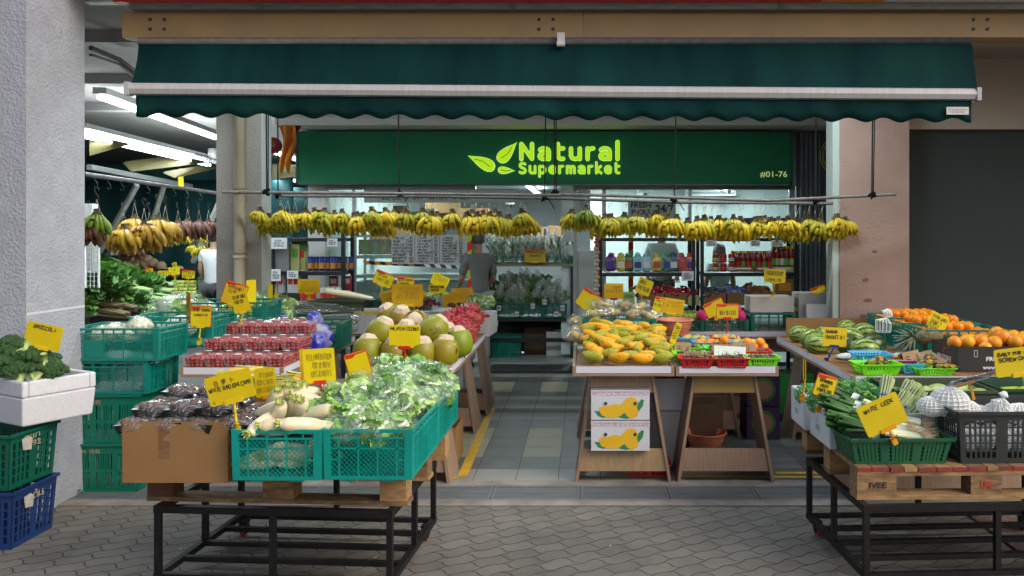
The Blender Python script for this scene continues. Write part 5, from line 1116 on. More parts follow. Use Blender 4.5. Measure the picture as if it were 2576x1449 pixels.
# coconuts
cc = [(925,884,5.52,0),(995,890,5.50,0),(1062,890,5.50,0),(1118,886,5.54,0),(1155,862,5.8,0),(957,838,5.66,-25),(1022,845,5.75,10),(1090,830,5.72,42),(1010,808,5.98,-15),(1045,815,5.95,60),(985,800,6.05,-30),(1075,860,5.85,0),(945,865,5.9,0),(1120,850,5.98,10)]
for i, (px, py, Y, t) in enumerate(cc):
    o = P_coco.put(W(px, py, Y), (R(-8 if i < 5 else rnd.uniform(-25,10)), R(t), i*1.9), 'green coconut with cut top, %s from the left in the %s' % (ordn([0,1,2,3,4,0,1,3,0,1,2,2,4,5][i]), 'front row' if i < 5 else 'second layer' if i < 8 or i > 10 else 'top layer of the heap'), scale=1.06, group='green coconuts')
o = thing('pen_mark', 'black handwritten 528 on the tilted coconut', 'marking') if 0 else None
penned(['528'], ink, None, .07, .045, W(1095,832,5.61), (R(80),R(-12),R(8)), name='coconut_mark', r=.0016); tag(bpy.data.objects['coconut_mark'], 'black handwritten 528 on the tilted green coconut at the top right', 'marking')
k = 0
for r in range(6):
    for c in range(6):
        x = -1.13+c*.078*.9+(r%2)*.03-.02*r*0; y = 5.9+r*.2; z = .835+.028*r+(.05 if c < 3 else 0)
        if r == 0 and c < 4: continue
        if c < 3: x -= .0
        P_dragon.put((min(x, -.93), y+rnd.uniform(-.03,.03), z+rnd.uniform(-.01,.03)), (rnd.uniform(0,6), rnd.uniform(-.6,.6), rnd.uniform(0,6)), 'pink dragon fruit, %s from left in row %d from the front of the pile' % (ordn(c), r+1), scale=rnd.uniform(.95,1.15), group='dragon fruit beside the coconuts'); k += 1
for i in range(10): P_dragon.put((-1.1+.05*(i%4), 6.25+.12*(i//2), .93+.012*i), (i, .4, i*2), '%s dragon fruit on top of the pink pile, front to back' % ordn(i), scale=1.1, group='dragon fruit beside the coconuts')
# mangoes
k = 0
for r in range(9):
    nn = 5 if r % 2 else 4
    for c in range(nn+ (1 if r > 4 else 0)):
        x = -.03+.02+(c+.5)*(.62/(nn+(1 if r > 4 else 0))); y = 5.43+r*.098; z = .838+r*.016
        P_mango[k%2].put((x+rnd.uniform(-.02,.02)*(.3 if c in (0,nn-1) else 1), y+rnd.uniform(-.015,.015), z+rnd.uniform(0,.018)+(.02 if r > 1 and c in (1,2) else 0)), (rnd.uniform(-.4,.4), R(rnd.uniform(-14,14)), R(rnd.uniform(-38,38)+(180 if rnd.random() < .5 else 0))), 'mango, %s from the left in row %d of the heap' % (ordn(c), r+1), scale=rnd.uniform(.85,1.0), group='mangoes heaped on the table'); k += 1
for i in range(14): P_mango[i%2].put((.06+.5*((i*.618)%1), 5.55+.055*i, .89+.009*i), (rnd.uniform(-.4,.4), R(rnd.uniform(-20,20)), R(rnd.uniform(0,180))), '%s mango lying loose across the top of the heap, front to back' % ordn(i), scale=rnd.uniform(.85,1.02), group='mangoes heaped on the table')
P_wide.put((.29, 6.62, .802), R(-1), 'teal lattice crate of bagged potatoes behind the mango heap')
pot = M('yellow_potato', (.5,.35,.1), .6, (.42,.28,.07), 12, rv=.4)
def pot_in(o): 
    g = MB(); rg = random.Random(3)
    for k in range(9): g.blob((rg.uniform(-.07,.07), rg.uniform(-.04,.04), rg.uniform(-.03,.03)), (.042,.034,.032), 12, 8)
    g.build('potatoes', pot, o, True)
P_pot = bagged('bagged_potatoes', 'x', pot_in, (.13,.08,.07), 21, film_d)
for i, (px, py, Y) in enumerate([(1500,792,6.6),(1545,788,6.65),(1590,792,6.6),(1630,795,6.6),(1520,772,6.7),(1570,770,6.75),(1455,815,6.6),(1458,850,6.1),(1610,775,6.7),(1452,835,6.3)]):
    P_pot.put(W(px, py, Y), (rnd.uniform(-.3,.3), rnd.uniform(-.3,.3), i*.9), '%s clear bag of yellow potatoes near the crate behind the mangoes' % ordn(i), scale=.92, group='bags of potatoes behind the mangoes')
# small baskets of fruit
bas = [(P_blime,1735,903,5.62,'green','behind the red basket at the left'),(P_bred,1750,921,5.42,'red','at the front left'),(P_blime,1800,908,5.56,'green','in the middle behind the white card'),(P_bred,1838,922,5.42,'red','at the front centre with the white card'),(P_blime,1914,924,5.44,'green','at the front right'),
       (P_bred,1896,897,5.74,'red','behind the front right green basket'),(P_blime,1722,882,5.92,'green','in the third row at the left'),(P_blime,1812,884,5.9,'green','in the third row at the centre'),(P_bsky,1780,866,6.2,'light blue','in the fourth row'),(P_bsky,1870,864,6.22,'light blue','in the fourth row at the right'),(P_bred,1820,852,6.5,'red','in the back row'),(P_bsky,1745,855,6.45,'light blue','at the back beside the round bowl')]
for i, (P_, px, py, Y, cn, wh) in enumerate(bas):
    p = W(px, py, Y); p.z = .802; b0 = P_.put(p, R(rnd.uniform(-5,5)), 'small %s basket, %s of the basket table' % (cn, wh), scale=(.95,.95,1))
    if i < 8 and i != 5:
        for q in range(4): P_mst.put((p.x-.065+.044*q, p.y+(.02 if q%2 else -.03), p.z+.045), (rnd.uniform(-.3,.3),rnd.uniform(-.3,.3),q), '%s dark mangosteen in the small %s basket %s' % (ordn(q), cn, wh), scale=1.3, group='mangosteens in the small baskets')
    elif i == 5:
        for q in range(3): P_mst.put((p.x-.05+.05*q, p.y-.03, p.z+.05), 0, '%s dark mangosteen from the left in the small red basket under the brown card' % ordn(q), group='mangosteens in the small baskets')
    else:
        for q in range(5): (P_orange if i in (8,) else P_yellow).put((p.x-.07+.035*q, p.y+(.03 if q%2 else -.03), p.z+.05), q, '%s fruit in the small %s basket %s' % (ordn(q), cn, wh), group='fruit in the back small baskets')
for i, (px, py) in enumerate([(1897,872),(1912,862),(1880,862),(1920,874),(1884,875),(1822,857)]): P_orange.put(W(px, py, 5.98), i, '%s orange from the left among the small baskets' % ordn([3,4,1,5,2,0][i]), scale=1.05, group='oranges among the small baskets')
tag(P_mst.put(W(1807,878,5.75)+Vector((0,0,.01)), 0, 'large single dark purple mangosteen above the middle green basket', scale=1.5), group=None)
def bcard(px, py, wpx, hpx, Y, lines, label, roll=0, mat=brown_card, im=ink, lt=.36):
    o = thing('price_card', label, 'price card', W(px, py, Y), (R(-12), R(roll), 0)); s = Y/2000; w, h = wpx*s, hpx*s
    g = MB(); g.box(-w/2,w/2,-.0015,.0015,-h/2,h/2); c = g.build('card', mat, o)
    if lines: penned(lines, im, c, w*.72, h*(.28*len(lines)+.12), (0,-.0025,h*.08), r=.0016)
bcard(1750,902,57,36,5.5, ['1 KG','$1.50'], 'brown cardboard tag reading 1 KG $1.50 above the front left red basket')
bcard(1717,882,40,42,5.75, ['$ 1'], 'brown cardboard tag reading $ 1 at the left of the basket table', 5)
bcard(1872,888,60,50,5.68, ['1 KG','$1.50'], 'brown cardboard tag reading 1 KG $1.50 above the red basket at the right')
bcard(1820,888,56,44,5.66, ['1 KG','$ 1'], 'brown cardboard tag half hidden by the white card')
bcard(1836,897,80,52,5.5, ['(1 KG)'], 'ridged white card standing in the front centre red basket', 3, white_label, M('pale_ink', (.5,.52,.58), .6))
# round salmon bowls
def bowl(label, loc, s=1):
    o = thing('round_basket', label, 'basket', loc); g = MB(); g.lathe([(0,0),(.11,0),(.115,.01),(.14,.075),(.15,.13)], 40); q = g.build('bowl', salmon_pl, o, True); sd_ = q.modifiers.new('s', 'SOLIDIFY'); sd_.thickness = .003
    g = MB(); g.lathe([(.148,.122),(.163,.124),(.165,.132),(.15,.136),(.148,.122)], 40); g.build('rim', salmon_pl, o, True)
    hm = M('hole_dark', (.1,.03,.02), .7)
    h = MB()
    for rr, z, n_ in ((.127,.04,36),(.1345,.06,30),(.1425,.09,36),(.137,.072,30),(.147,.105,36)):
        for i in range(n_): a = 6.283*i/n_+z*9; h.box(0,0,0,0,0,0) if 0 else h.add([((rr+.0022)*math.cos(a+da), (rr+.0022)*math.sin(a+da), z+dz) for da, dz in ((-.04,0),(0,-.006),(.04,0),(0,.006))], [(0,1,2,3)])
    h.build('hole_pattern', hm, o); o.scale = (s,)*3; return o
bowl('salmon pink round basket tilted behind the small baskets', W(1697,842,6.62), .97)
bowl('salmon pink round basket on the floor under the basket table', W(1775,1112,6.2)*1, 1.0).location.z = .03
# right table: watermelons
ml = [(2010,840,6.6,0,0),(2037,851,6.3,0,40),(2056,866,6.0,0,15),(2137,850,6.15,0,-35),(2173,837,6.45,0,10),(2129,826,6.7,0,30),(2176,880,5.55,0,4),(2194,869,5.82,1,20),(2134,868,5.95,1,60),(2070,842,6.6,0,80)]
for i, (px, py, Y, k, a) in enumerate(ml):
    (P_melond if k else P_melon).put(W(px, py, Y), (rnd.uniform(-.5,.5), R(rnd.uniform(-8,8)), R(a)), ['striped watermelon farthest left on the right table','striped watermelon second from the left, touching the leftmost one','striped watermelon just left of the banana sign','striped watermelon with a sticker right of the banana sign','striped watermelon in front of the pink pillar, right of centre','striped watermelon at the back behind the banana sign','pale striped watermelon at the front behind the blue baskets','large dark watermelon behind the pale front one','dark watermelon under the banana sign','striped watermelon at the back by the brown cardboard'][i], scale=[.72,.8,.8,.85,.82,.75,.82,.86,.8,.7][i], group='watermelons')
g = MB(); g.box(1.70,3.3,5.02,6.9,.801,.804); tag(g.build('cardboard_sheet', cardboard), 'flat brown cardboard sheet covering the watermelon table', 'cardboard')
g = MB(); g.box(-.42,.42,-.003,.003,0,.17); o = g.build('cardboard_flap', cardboard, loc=(2.17,6.9,.805)); tag(o, 'upright brown cardboard flap behind the watermelons', 'cardboard')
for i, (x, y, r_) in enumerate(((1.97,5.72,.16),(2.35,5.75,.13))):
    g = MB(); g.blob((0,0,0), (r_,.09,.028), 24, 12, fn=lambda v, q: q*(1+.3*nz3(v,4,i+2))); tag(g.build('crumpled_paper', M('crumpled_white', (.62,.64,.62), .8), None, True, loc=(x,y,.82)), ['crumpled white foam wrap in front of the left watermelons','crumpled white foam wrap behind the red basket'][i], 'wrap')
g = MB(); g.tube([(0,0,0),(.0,0,.08),(.03,0,.14),(.05,0,.17)], [.055,.06,.045,.02], 14); q = g.build('foam_sleeve', net_white, loc=W(2222,835,6.2)); md = q.modifiers.new('w', 'WIREFRAME'); md.thickness = .006; tag(q, 'empty white foam net sleeve standing beside the orange crates', 'foam net')
rb = [(P_blime,2204,943,5.13,'lime green basket of spotted bananas at the front of the watermelon table',(1.16,1,1.05)),(P_blime,2340,945,5.12,'lime green basket of blackened bananas at the right end of the table front',(1.05,1,.7)),(P_bred,2256,934,5.3,'small red basket between the two lime green baskets',(.8,.9,1)),(P_bsky,2288,943,5.16,'small light blue basket under the $1 card',(.6,.8,1)),
      (P_blime,2195,917,5.36,'lime green basket at the bottom of the stack behind the front basket',(1,1,.6)),(P_bsky,2190,908,5.36,'empty light blue basket on top of the stack behind the front basket',(1,1,.8))]
for i, (P_, px, py, Y, lb, s) in enumerate(rb): p = W(px, py, Y); p.z = .805 if i < 5 else .85; P_.put(p, R(rnd.uniform(-3,3)), lb, scale=s)
def oldban(name, label, loc, rz, n, seed):
    g = MB(); rg = random.Random(seed)
    for k in range(n):
        a = -.5+k*.22; p0 = Vector((-.02+k*.012,.02-k*.01,.01+.006*(k%2))); g.tube([p0, p0+Vector((.03*math.cos(a),.03*math.sin(a),.012)), p0+Vector((.075*math.cos(a),.075*math.sin(a),.015)), p0+Vector((.115*math.cos(a-.2),.115*math.sin(a-.2),.002))], [.006,.015,.017,.006], 7)
    o = g.build(name, banana_b, None, True, loc=loc, rz=rz); tag(o, label, 'bananas')
for i, (px, py, Y, a, n_, lb) in enumerate([(2185,920,5.13,10,5,'blackened banana bunch at the left of the front lime basket'),(2228,918,5.13,100,4,'spotted bananas standing at the right of the front lime basket'),(2262,905,5.3,20,4,'spotted yellow banana in the small red basket'),(2318,922,5.13,30,6,'large blackened banana bunch in the right lime basket'),(2355,930,5.11,-20,5,'yellow and black bananas at the right end of the right lime basket'),(2330,910,5.18,60,5,'dark banana bunch behind the $1 card')]): oldban('spotted_bananas', lb, W(px, py, Y), R(a), n_, i)
bcard(2295,906,42,46,5.25, ['$ 1'], 'brown cardboard tag reading $1 leaning over the banana baskets', -12)
g = MB(); g.hexa([(0,0,0),(.3,.0,0),(.3,.35,.0),(0,.35,0),(0.02,0,.006),(.3,0,.05),(.3,.3,.09),(0,.35,.01)]); o = g.build('paper_bag', brown_card, loc=(2.17,5.3,.806)); tag(o, 'crumpled brown paper sheet behind the right lime basket', 'paper')
P_wide.put((2.76, 6.72, .805), R(1), 'teal lattice crate of oranges farthest back by the pink pillar'); P_wide.put((2.75, 6.31, .805), R(-1), 'teal lattice crate of oranges in the middle of the row'); P_wide.put((2.74, 5.86, .805), R(0), 'teal lattice crate of oranges behind the black fruit box')
k = 0
for (cx, cy, zt) in ((2.76,6.72,.98),(2.75,6.31,.975),(2.74,5.86,.97)):
    for lay, (nx, ny) in enumerate(((7,5),(5,3)) if cy > 6 else ((7,5),(3,2))):
        for i in range(nx):
            for j in range(ny):
                P_orange.put((cx-(nx-1)*.037+i*.074+rnd.uniform(-.008,.008), cy-(ny-1)*.036+j*.072+rnd.uniform(-.008,.008), zt+lay*.055), i+j, 'orange, %s from left, row %d, layer %d, crate %s' % (ordn(i), j+1, lay+1, 'farthest back' if cy > 6.6 else 'in the middle' if cy > 6 else 'behind the black box'), scale=rnd.uniform(.97,1.1), group='oranges in the teal crates'); k += 1
fb = carton('fruit_box', 'black printed fruit box of grapefruit at the right of the table', 2.43, 3.0, 5.17, 5.56, .806, .97, mat=M('black_board', (.015,.015,.016), .5, (.03,.03,.03), 4))
wi = M('white_print', (.75,.75,.75), .6)
lettering('FRUITONE', wi, fb, w=.2, h=.038, loc=(-.287, -.0, .065), rot=(R(90),0,R(-90)), name='printing', bold=.02)
ribbons([[(.05*math.cos(R(a)), .055*math.sin(R(a))) for a in range(100, 380, 15)]], .005, lambda p: p, 'apple_logo', red_ink, fb, (-.2868, -.03, .08), (R(90),0,R(-90)), 6)
g = MB(); g.add([(0,0,0),(.0,-.012,.02),(.0,-.03,.035),(0,-.018,.012)], [(0,1,2,3)]); g.build('leaf_logo', M('logo_green', (.02,.3,.08), .5), fb, loc=(-.2868,-.04,.13))
lettering('FRU', wi, fb, w=.075, h=.027, loc=(-.065, -.1965, .085), name='printing', bold=.04); lettering('www.f', wi, fb, w=.1, h=.028, loc=(-.075, -.1965, .03), name='printing', bold=.02)
ribbons([[(-.01,-.02),(.01,-.02),(.01,.02),(-.01,.02),(-.01,-.02)]], .0012, lambda p: p, 'printed_box', wi, fb, (-.17, -.1965, .12), (R(90),0,0), 6)
bg_ = [(1280,680,5.3),(1480,670,5.3),(1700,660,5.32),(1915,690,5.3),(2050,595,5.35),(1960,540,5.45),(2230,590,5.5),(2250,670,5.3),(2370,640,5.35),(1560,650,5.45),(2100,690,5.4),(1780,770,5.22),(2399,600,5.5),(1830,640,5.5)]
for i, (zx, zy, Y) in enumerate(bg_): P_big.put(W(2201+zx*.1563, 754.7+zy*.1563, Y), i, '%s large orange grapefruit from the left in the black box' % ordn(sorted(range(len(bg_)), key=lambda q: bg_[q]).index(i)), scale=[.9,1,1,.98,1.05,.98,.95,1,.95,.9,.9,.8,.9,.9][i], group='grapefruit in the black box')
# pineapples
pl = M('pineapple_leaf', (.08,.12,.06), .5, (.2,.23,.15), 9, rv=.3); pb = M('pineapple_skin', (.12,.1,.05), .7, (.25,.2,.08), 40, bump=3, bscale=60)
def pine(label, loc, rot):
    o = thing('pineapple', label, 'pineapple', loc, rot); g = MB(); g.blob((.13,0,0), (.1,.06,.06), 16, 10); g.build('body', pb, o, True); g = MB(); rg = random.Random(3)
    for k in range(46):
        a = rg.uniform(0,6.28); e = rg.uniform(.1,1.35); L_ = rg.uniform(.09,.17); d = Vector((-math.cos(e), math.sin(e)*math.cos(a), math.sin(e)*math.sin(a)+.15)).normalized(); s = d.cross(Vector((0,0,1))).normalized()*.008; u = s.cross(d).normalized()
        pts = [Vector((.03,0,0))+d*L_*t+Vector((0,0,-.05*t*t*(e)))  for t in (0,.35,.7,1)]; ws = (1,1.1,.7,.08)
        g.add([p+s*w for p, w in zip(pts, ws)]+[p+u*.004 for p in pts]+[p-s*w for p, w in zip(pts, ws)], [(i, i+1, i+5, i+4) for i in range(3)]+[(i+4, i+5, i+9, i+8) for i in range(3)])
    g.build('crown', pl, o, True)
pine('pineapple with spiky grey-green crown lying beside the orange crates', W(2290,852,5.72), (0, R(-8), R(-8))); pine('second pineapple lying just behind the first one', W(2320,838,5.95), (0.5, R(-22), R(12)))
# signs on the tables
S(1018, 846, 78, 57, 5.42, label='yellow sign reading MALAYSIA COCONUT on a red clip', lines=['MALAYSIA COCONUT'], clip=red_pl, foot=(1018,905), ltop=.42, lw=.92, lh=.026, seed=2, r=.0018, roll=1)
S(2100, 848, 60, 48, 5.6, label='orange-yellow sign reading Banana 1 basket $1 on a blue clip', lines=['BANANA','1 BASKET $ 1'], clip=M('navy_clip', (.01,.03,.25), .35), foot=(2080,905), mat=M('amber_card', (.72,.5,.0), .45), ltop=.38, lw=.78, lh=.065, roll=3, r=.0019)
S(1025, 742, 78, 54, 6.9, label='orange backed sign reading RED RADISH seen from behind', lines=['RED RADISH','WING BEAN','1 FOR $ 1.20','2 FOR $ 2.00'], back=True, foot=(1027,790), lh=.1, lw=.75, clip=yellow_pl)
S(983, 752, 48, 46, 7.1, label='orange backed sign leaning left behind the red radish sign', back=True, lines=['WATERS','$ 1.50'], roll=-14, foot=(985,790)); S(1048, 748, 36, 44, 7.2, label='orange backed sign leaning right behind the red radish sign', back=True, roll=22, foot=(1046,785))
S(965, 702, 48, 34, 7.6, label='tilted yellow sign reading OFFER 1 PKT 20c', lines=['OFFER','1 PKT 20C'], roll=22, border=True, foot=(962,740), lh=.08, lw=.7)
S(1020, 711, 42, 28, 7.5, label='yellow sign reading KEIBLI PUMPKIN 1 for $1.80', lines=['KEI BLI PUMPKIN','1 FOR $1.80'], border=True, foot=(1015,745), lh=.06, lw=.85, roll=3)
S(1107, 706, 44, 30, 7.7, label='yellow back-facing sign tilted above the green grapes', back=True, mat=yellow_card, roll=25, lines=['CELERY','1 FOR 3'], foot=(1105,735))
S(1100, 726, 42, 20, 7.5, label='yellow sign reading GREEN MUSCAT GRAPE 1 for $3.00', lines=['GREEN MUSCAT GRAPE','1 FOR $3.00'], lh=.05, lw=.85)
S(1162, 738, 54, 26, 7.5, label='orange backed sign reading OFFER seen from behind', back=True, lines=['OFFER 2','1 FOR $ 1.00'], foot=(1160,765), roll=-2); S(1148, 752, 70, 32, 7.3, label='orange backed sign reading TURKEY WATERMELON seen from behind', back=True, lines=['WATERMELON','1 FOR $ 1.50'], roll=-13, foot=(1158,785))
S(777, 720, 56, 36, 7.4, label='orange backed sign reading CHILLI PADI seen from behind', back=True, lines=['CAULICAPRY','CHILLI PADI','1 FOR $ 1.00','3 FOR $ 2.50'], foot=(777,750), lh=.1, lw=.8)
S(680, 745, 12, 60, 6.9, label='narrow upright yellow card in front of the beige pillar', foot=(680,790)); S(693, 760, 10, 50, 6.95, label='thin yellow card next to the narrow upright one', roll=8, foot=(690,790))
S(1484, 758, 60, 46, 6.9, label='tilted blank yellow sign with orange edge above the potato bags', border=True, roll=33, foot=(1490,790), mat=M('amber_card2', (.66,.5,.0), .5))
S(1544, 733, 48, 40, 7.1, label='orange backed sign on a red clip above the potato bags', back=True, lines=['MANGO','1 FOR $3.00'], clip=red_pl, foot=(1547,785)); S(1621, 721, 38, 40, 7.0, label='tilted yellow sign reading APPLE 1 pkt $2.00', lines=['APPLE','1 PKT $2.00'], roll=22, foot=(1615,765), lh=.09, lw=.75)
S(1655, 768, 22, 42, 6.8, label='narrow yellow sign reading 1 pkt $1.50 beside the salmon bowl', border=True, roll=16, lines=['1 PKT','$1.50'], foot=(1645,800)); S(1690, 770, 62, 38, 6.85, label='wide orange backed card behind the narrow sign', back=True, roll=8, lines=['MANGO','1 FOR $ 5'], foot=(1697,800))
S(1830, 783, 54, 36, 6.6, label='yellow sign with red edge reading 1 box $1.00', border=True, lines=['1BH $1.00'], clip=red_pl, foot=(1828,850), ltop=.05, lh=.035, lw=.75, mat=M('amber_card3', (.66,.48,.0), .5)); S(1798, 775, 50, 36, 6.9, label='tilted blank yellow card behind the $1.00 sign', border=True, roll=-25, foot=(1800,800), mat=M('amber_card3', (.66,.48,.0), .5))
S(1949, 694, 54, 34, 7.2, label='yellow sign reading FRENCH BEAN $1.50 above the white carton', lines=['FRENCH BEAN','','1 FOR $ 1.50'], foot=(1943,745), lh=.095, lw=.78, roll=2, cjk=('四季豆 (Kacang)', .7, .2, 0, .08))
S(1700, 838, 16, 55, 5.75, label='thin leaning yellow card left of the small baskets', roll=20, lines=['88','22','55'], foot=(1692,893), lh=.1, lw=.7)
S(2360, 810, 48, 40, 5.75, label='yellow sign with prices leaning over the oranges on a red clip', lines=['EXTRA JUICY','1 3 FOR 1','$2.99 5'], roll=28, clip=red_pl, foot=(2382,862), lh=.085, lw=.8); S(2345, 826, 20, 56, 5.7, label='narrow yellow sign on a red clip in front of the oranges', roll=28, lines=['FOR','5 FO'], clip=red_pl, foot=(2328,872))
S(2058, 728, 36, 14, 7.5, label='flat orange edged card lying on the white cartons', border=True, roll=-18)
# under the tables
def mango_box(label, z):
    o = carton('mango_box', label, .046, .442, 5.385, 5.68, z, z+.2, mat=M('white_carton', (.62,.63,.66), .6, (.55,.56,.6), 4), open_=False)
    mm = M('printed_mango', (.78,.5,.02), .5, (.72,.4,.01), 4); lf = M('printed_leaf', (.03,.22,.08), .5)
    def shp(poly, m, nm, d): g = MB(); g.prism([(x*.4-.2, y*.205) for x, y in poly], -.1475-.001*d, -.1475-.001*(d-.9)); g.build(nm, m, o)
    shp([(.06,.3),(.12,.12),(.2,.06),(.34,.12),(.42,.1),(.6,.02),(.72,.1),(.78,.2),(.88,.45),(.9,.65),(.86,.68),(.75,.45),(.55,.2),(.2,.26)], lf, 'leaf_print', 1)
    shp([(.15,.42),(.14,.3),(.18,.15),(.3,.06),(.45,.07),(.52,.15),(.56,.25),(.62,.1),(.7,.03),(.79,.12),(.8,.3),(.78,.42),(.8,.55),(.76,.7),(.68,.75),(.6,.7),(.54,.55),(.5,.5),(.4,.52),(.28,.46)], mm, 'mango_print', 2.1)
    g = MB(); g.box(-.2,.2,-.1488,-.1478,.165,.187); g.build('pink_border', M('pink_pattern', (.55,.3,.42), .6, (.65,.6,.66), 90, contrast=.2), o)
    g = MB(); g.box(-.2,.2,-.152,-.1478,.1905,.199); g.box(-.2,.2,-.149,-.1478,.0,.003); g.build('lid_edge', MATS['white_carton'], o)
    g = MB(); g.box(-.196,.196,-.146,.14,.2005,.207); g.build('gap_shadow', M('painted_gap_shade', (.2,.19,.19), .8), o)  # grey slab on each carton paints the shadow of the gap above
    for x in (-.1,.1): g = MB(); g.tube([(x,-.1515,.11),(x,-.1495,.11)], .012, 12); g.build('vent_hole', M('vent_dark', (.05,.05,.05), .6), o)
mango_box('white mango carton with printed fruit, lower of the two under the mango table', .236); mango_box('white mango carton with printed fruit, upper of the two under the mango table', .446)
carton('white_carton', 'white apple carton standing behind the mango cartons', .47, .72, 5.75, 6.1, .03, .42, mat=white_card, open_=False); carton('white_carton', 'second white apple carton stacked above, behind the mango cartons', .46, .73, 5.74, 6.1, .43, .66, mat=M('white_carton', (1,1,1)), open_=False)
pc = M('purple_carton', (.035,.015,.07), .6, (.025,.01,.05), 4)
for i in range(2):
    o = carton('purple_carton', 'purple fruit carton with green ring, %s of two right of the basket table' % ['lower','upper'][i], 1.33, 1.6, 6.5, 6.8, .03+.27*i, .29+.27*i, mat=pc, open_=False)
    g = MB(); g.tube([(0,-.152,.13),(0,-.1505,.13)], .1, 24); g.build('green_ring', M('ring_green', (.04,.16,.03), .6), o); g = MB(); g.tube([(0,-.154,.13),(0,-.1525,.13)], .075, 24); g.build('brown_disc', M('disc_brown', (.3,.16,.1), .6), o)
o = carton('green_carton', 'bright green carton beside the purple cartons under the tables', 1.72, 2.05, 7.1, 7.4, .1, .45, mat=M('green_carton', (.02,.2,.04), .5), open_=False)
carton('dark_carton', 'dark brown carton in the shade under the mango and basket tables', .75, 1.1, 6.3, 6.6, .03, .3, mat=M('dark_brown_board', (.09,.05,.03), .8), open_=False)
P_r = make_crate('plastic_crate', 'x', 'crate', .3, .2, .08, red_pl, (2,9,.16,.5), .05); P_r.put((.45, 5.62, .02), 0, 'low red slotted crate on the floor under the mango table')
carton('floor_box', 'open cardboard box on the floor beside the coconut table trestle', -1.2, -.93, 5.75, 6.1, .03, .3)
carton('printed_carton', 'brown printed carton in the shade between the tomato and coconut tables', -1.95, -1.62, 7.0, 7.3, .1, .5)
# white foam boxes and crates on the back tables
o = foam_open('foam_box', 'white foam box with yellow tape around its rim on the left back table', (-1.93, 7.42, .80), .56, .34, .2, 0, False)
g = MB(); g.box(-.283,.283,-.1725,-.1705,.175,.202); g.build('tape', yellow_pl, o)
foam_open('foam_box', 'plain white foam box behind the coconuts', (-1.42, 7.40, .80), .5, .34, .175, 0, False)
o = foam_open('foam_box', 'white foam box with red tape behind the dragon fruit', (-1.05, 7.36, .78), .42, .4, .2, R(-4), False)
g = MB(); g.box(-.213,.213,-.2025,-.2005,.175,.202); g.box(-.12,-.08,-.203,-.201,0,.175); g.build('tape', red_pl, o)
gr_ = M('red_grape', (.12,.01,.03), .3, (.2,.02,.05), 9); gg = M('green_grape', (.22,.35,.03), .3, (.3,.42,.06), 9); on = M('purple_onion', (.14,.015,.04), .4)
def heap(nm, m, label, loc, n, r, ext, seed, cat):
    g = MB(); rg = random.Random(seed)
    for k in range(n): a = rg.uniform(0,6.28); q = math.sqrt(rg.random()); g.blob((ext[0]*q*math.cos(a), ext[1]*q*math.sin(a), ext[2]*(1-q*q)*rg.uniform(.4,1)), r, 8, 6)
    o = g.build(nm, m, None, True, loc=loc); tag(o, label, cat); return o
heap('red_grapes', gr_, 'bag of dark red grapes in the plain white foam box', W(1078,768,7.4), 60, .014, (.11,.1,.07), 1, 'grapes'); heap('purple_onions', on, 'purple onions in the left white foam box behind the signs', W(1030,775,7.4), 22, .024, (.1,.1,.04), 2, 'onions')
heap('green_grapes', gg, 'box of green grapes behind the green muscat grape sign', W(1108,745,7.7), 110, .012, (.17,.08,.04), 3, 'grapes'); heap('red_dates', M('dark_dates', (.1,.02,.012), .5), 'dark red dates in the red-taped foam box', W(1150,768,7.35), 40, .018, (.1,.09,.04), 4, 'dates')
heap('french_beans', dark_leaf, 'dark greens at the left of the foam boxes behind the coconuts', W(985,772,7.4), 30, .02, (.1,.1,.04), 5, 'greens')
for i, (px, py) in enumerate([(1200,765),(1222,760),(1185,755)]): P_lettuce[i].put(W(px, py, 7.35), i, '%s bag of greens at the right end of the foam boxes' % ordn(i), scale=.7, group='bagged greens on the foam box')
o = thing('tofu_roll', 'pink wrapped roll with two blue bands in the red-taped foam box', 'package', W(1178,775,7.25)); g = MB(); g.tube([(-.07,0,0),(-.06,0,0),(.06,0,0),(.07,0,0)], [.03,.042,.042,.03], 16); g.build('wrap', M('pink_wrap', (.6,.42,.38), .4), o, True)
for x in (-.04,.04): g = MB(); g.tube([(x-.006,0,0),(x+.006,0,0)], .044, 16); g.build('band', blue_pl, o, True)
P_ol.put((-2.35, 7.75, .8), R(-2), 'dark olive crate behind the long beans'); P_gn.put((-1.78, 7.82, .8), 0, 'dark green crate behind the yellow-taped foam box')
P_wb = make_crate('white_crate', 'x', 'crate', .5, .3, .16, M('off_white_plastic', (.5,.5,.48), .5), (3,8,.1,.5), .03); P_wb.put((-1.8, 8.3, .92), 0, 'off-white slotted crate in front of the shop window')
g = MB(); g.box(-2.3,-1.3,8.1,8.5,.0,.92); tag(g.build('plinth', white_card), 'white counter block in front of the left shop window', 'counter')
o = thing('white_radish_long', 'long pale daikon wrapped in plastic lying on the dark crate', 'radish', W(880,742,7.7), (0,R(8),R(-12))); g = MB(); g.tube([(-.25,0,0),(0,0,0),(.25,0,0)], [.03,.035,.02], 10); g.build('root', radish_m, o, True)
for i, (x, nm) in enumerate(((.88,'low teal crate of green pears behind the salmon bowl'),(1.28,'low teal crate with pink netting behind the $1.00 sign'))): P_box.put((x, 7.34, .79), 0, nm, scale=(.98,1,.7))
P_box.put((1.71, 7.36, .79), R(-2), 'deep teal crate under the white carton left of the pink pillar'); P_box.put((2.12, 7.42, .775), R(2), 'teal crate under the white cartons against the pink pillar', scale=(.95,.8,.75))
for i in range(12): P_pear.put((.76+.05*(i%6), 7.22+.1*(i//6), .955+.02*(i//6)), i, '%s green pear in the teal crate behind the salmon bowl' % ordn(i), scale=1.0, group='green pears')
pk = M('pink_foam_net', (.6,.02,.17), .6); 
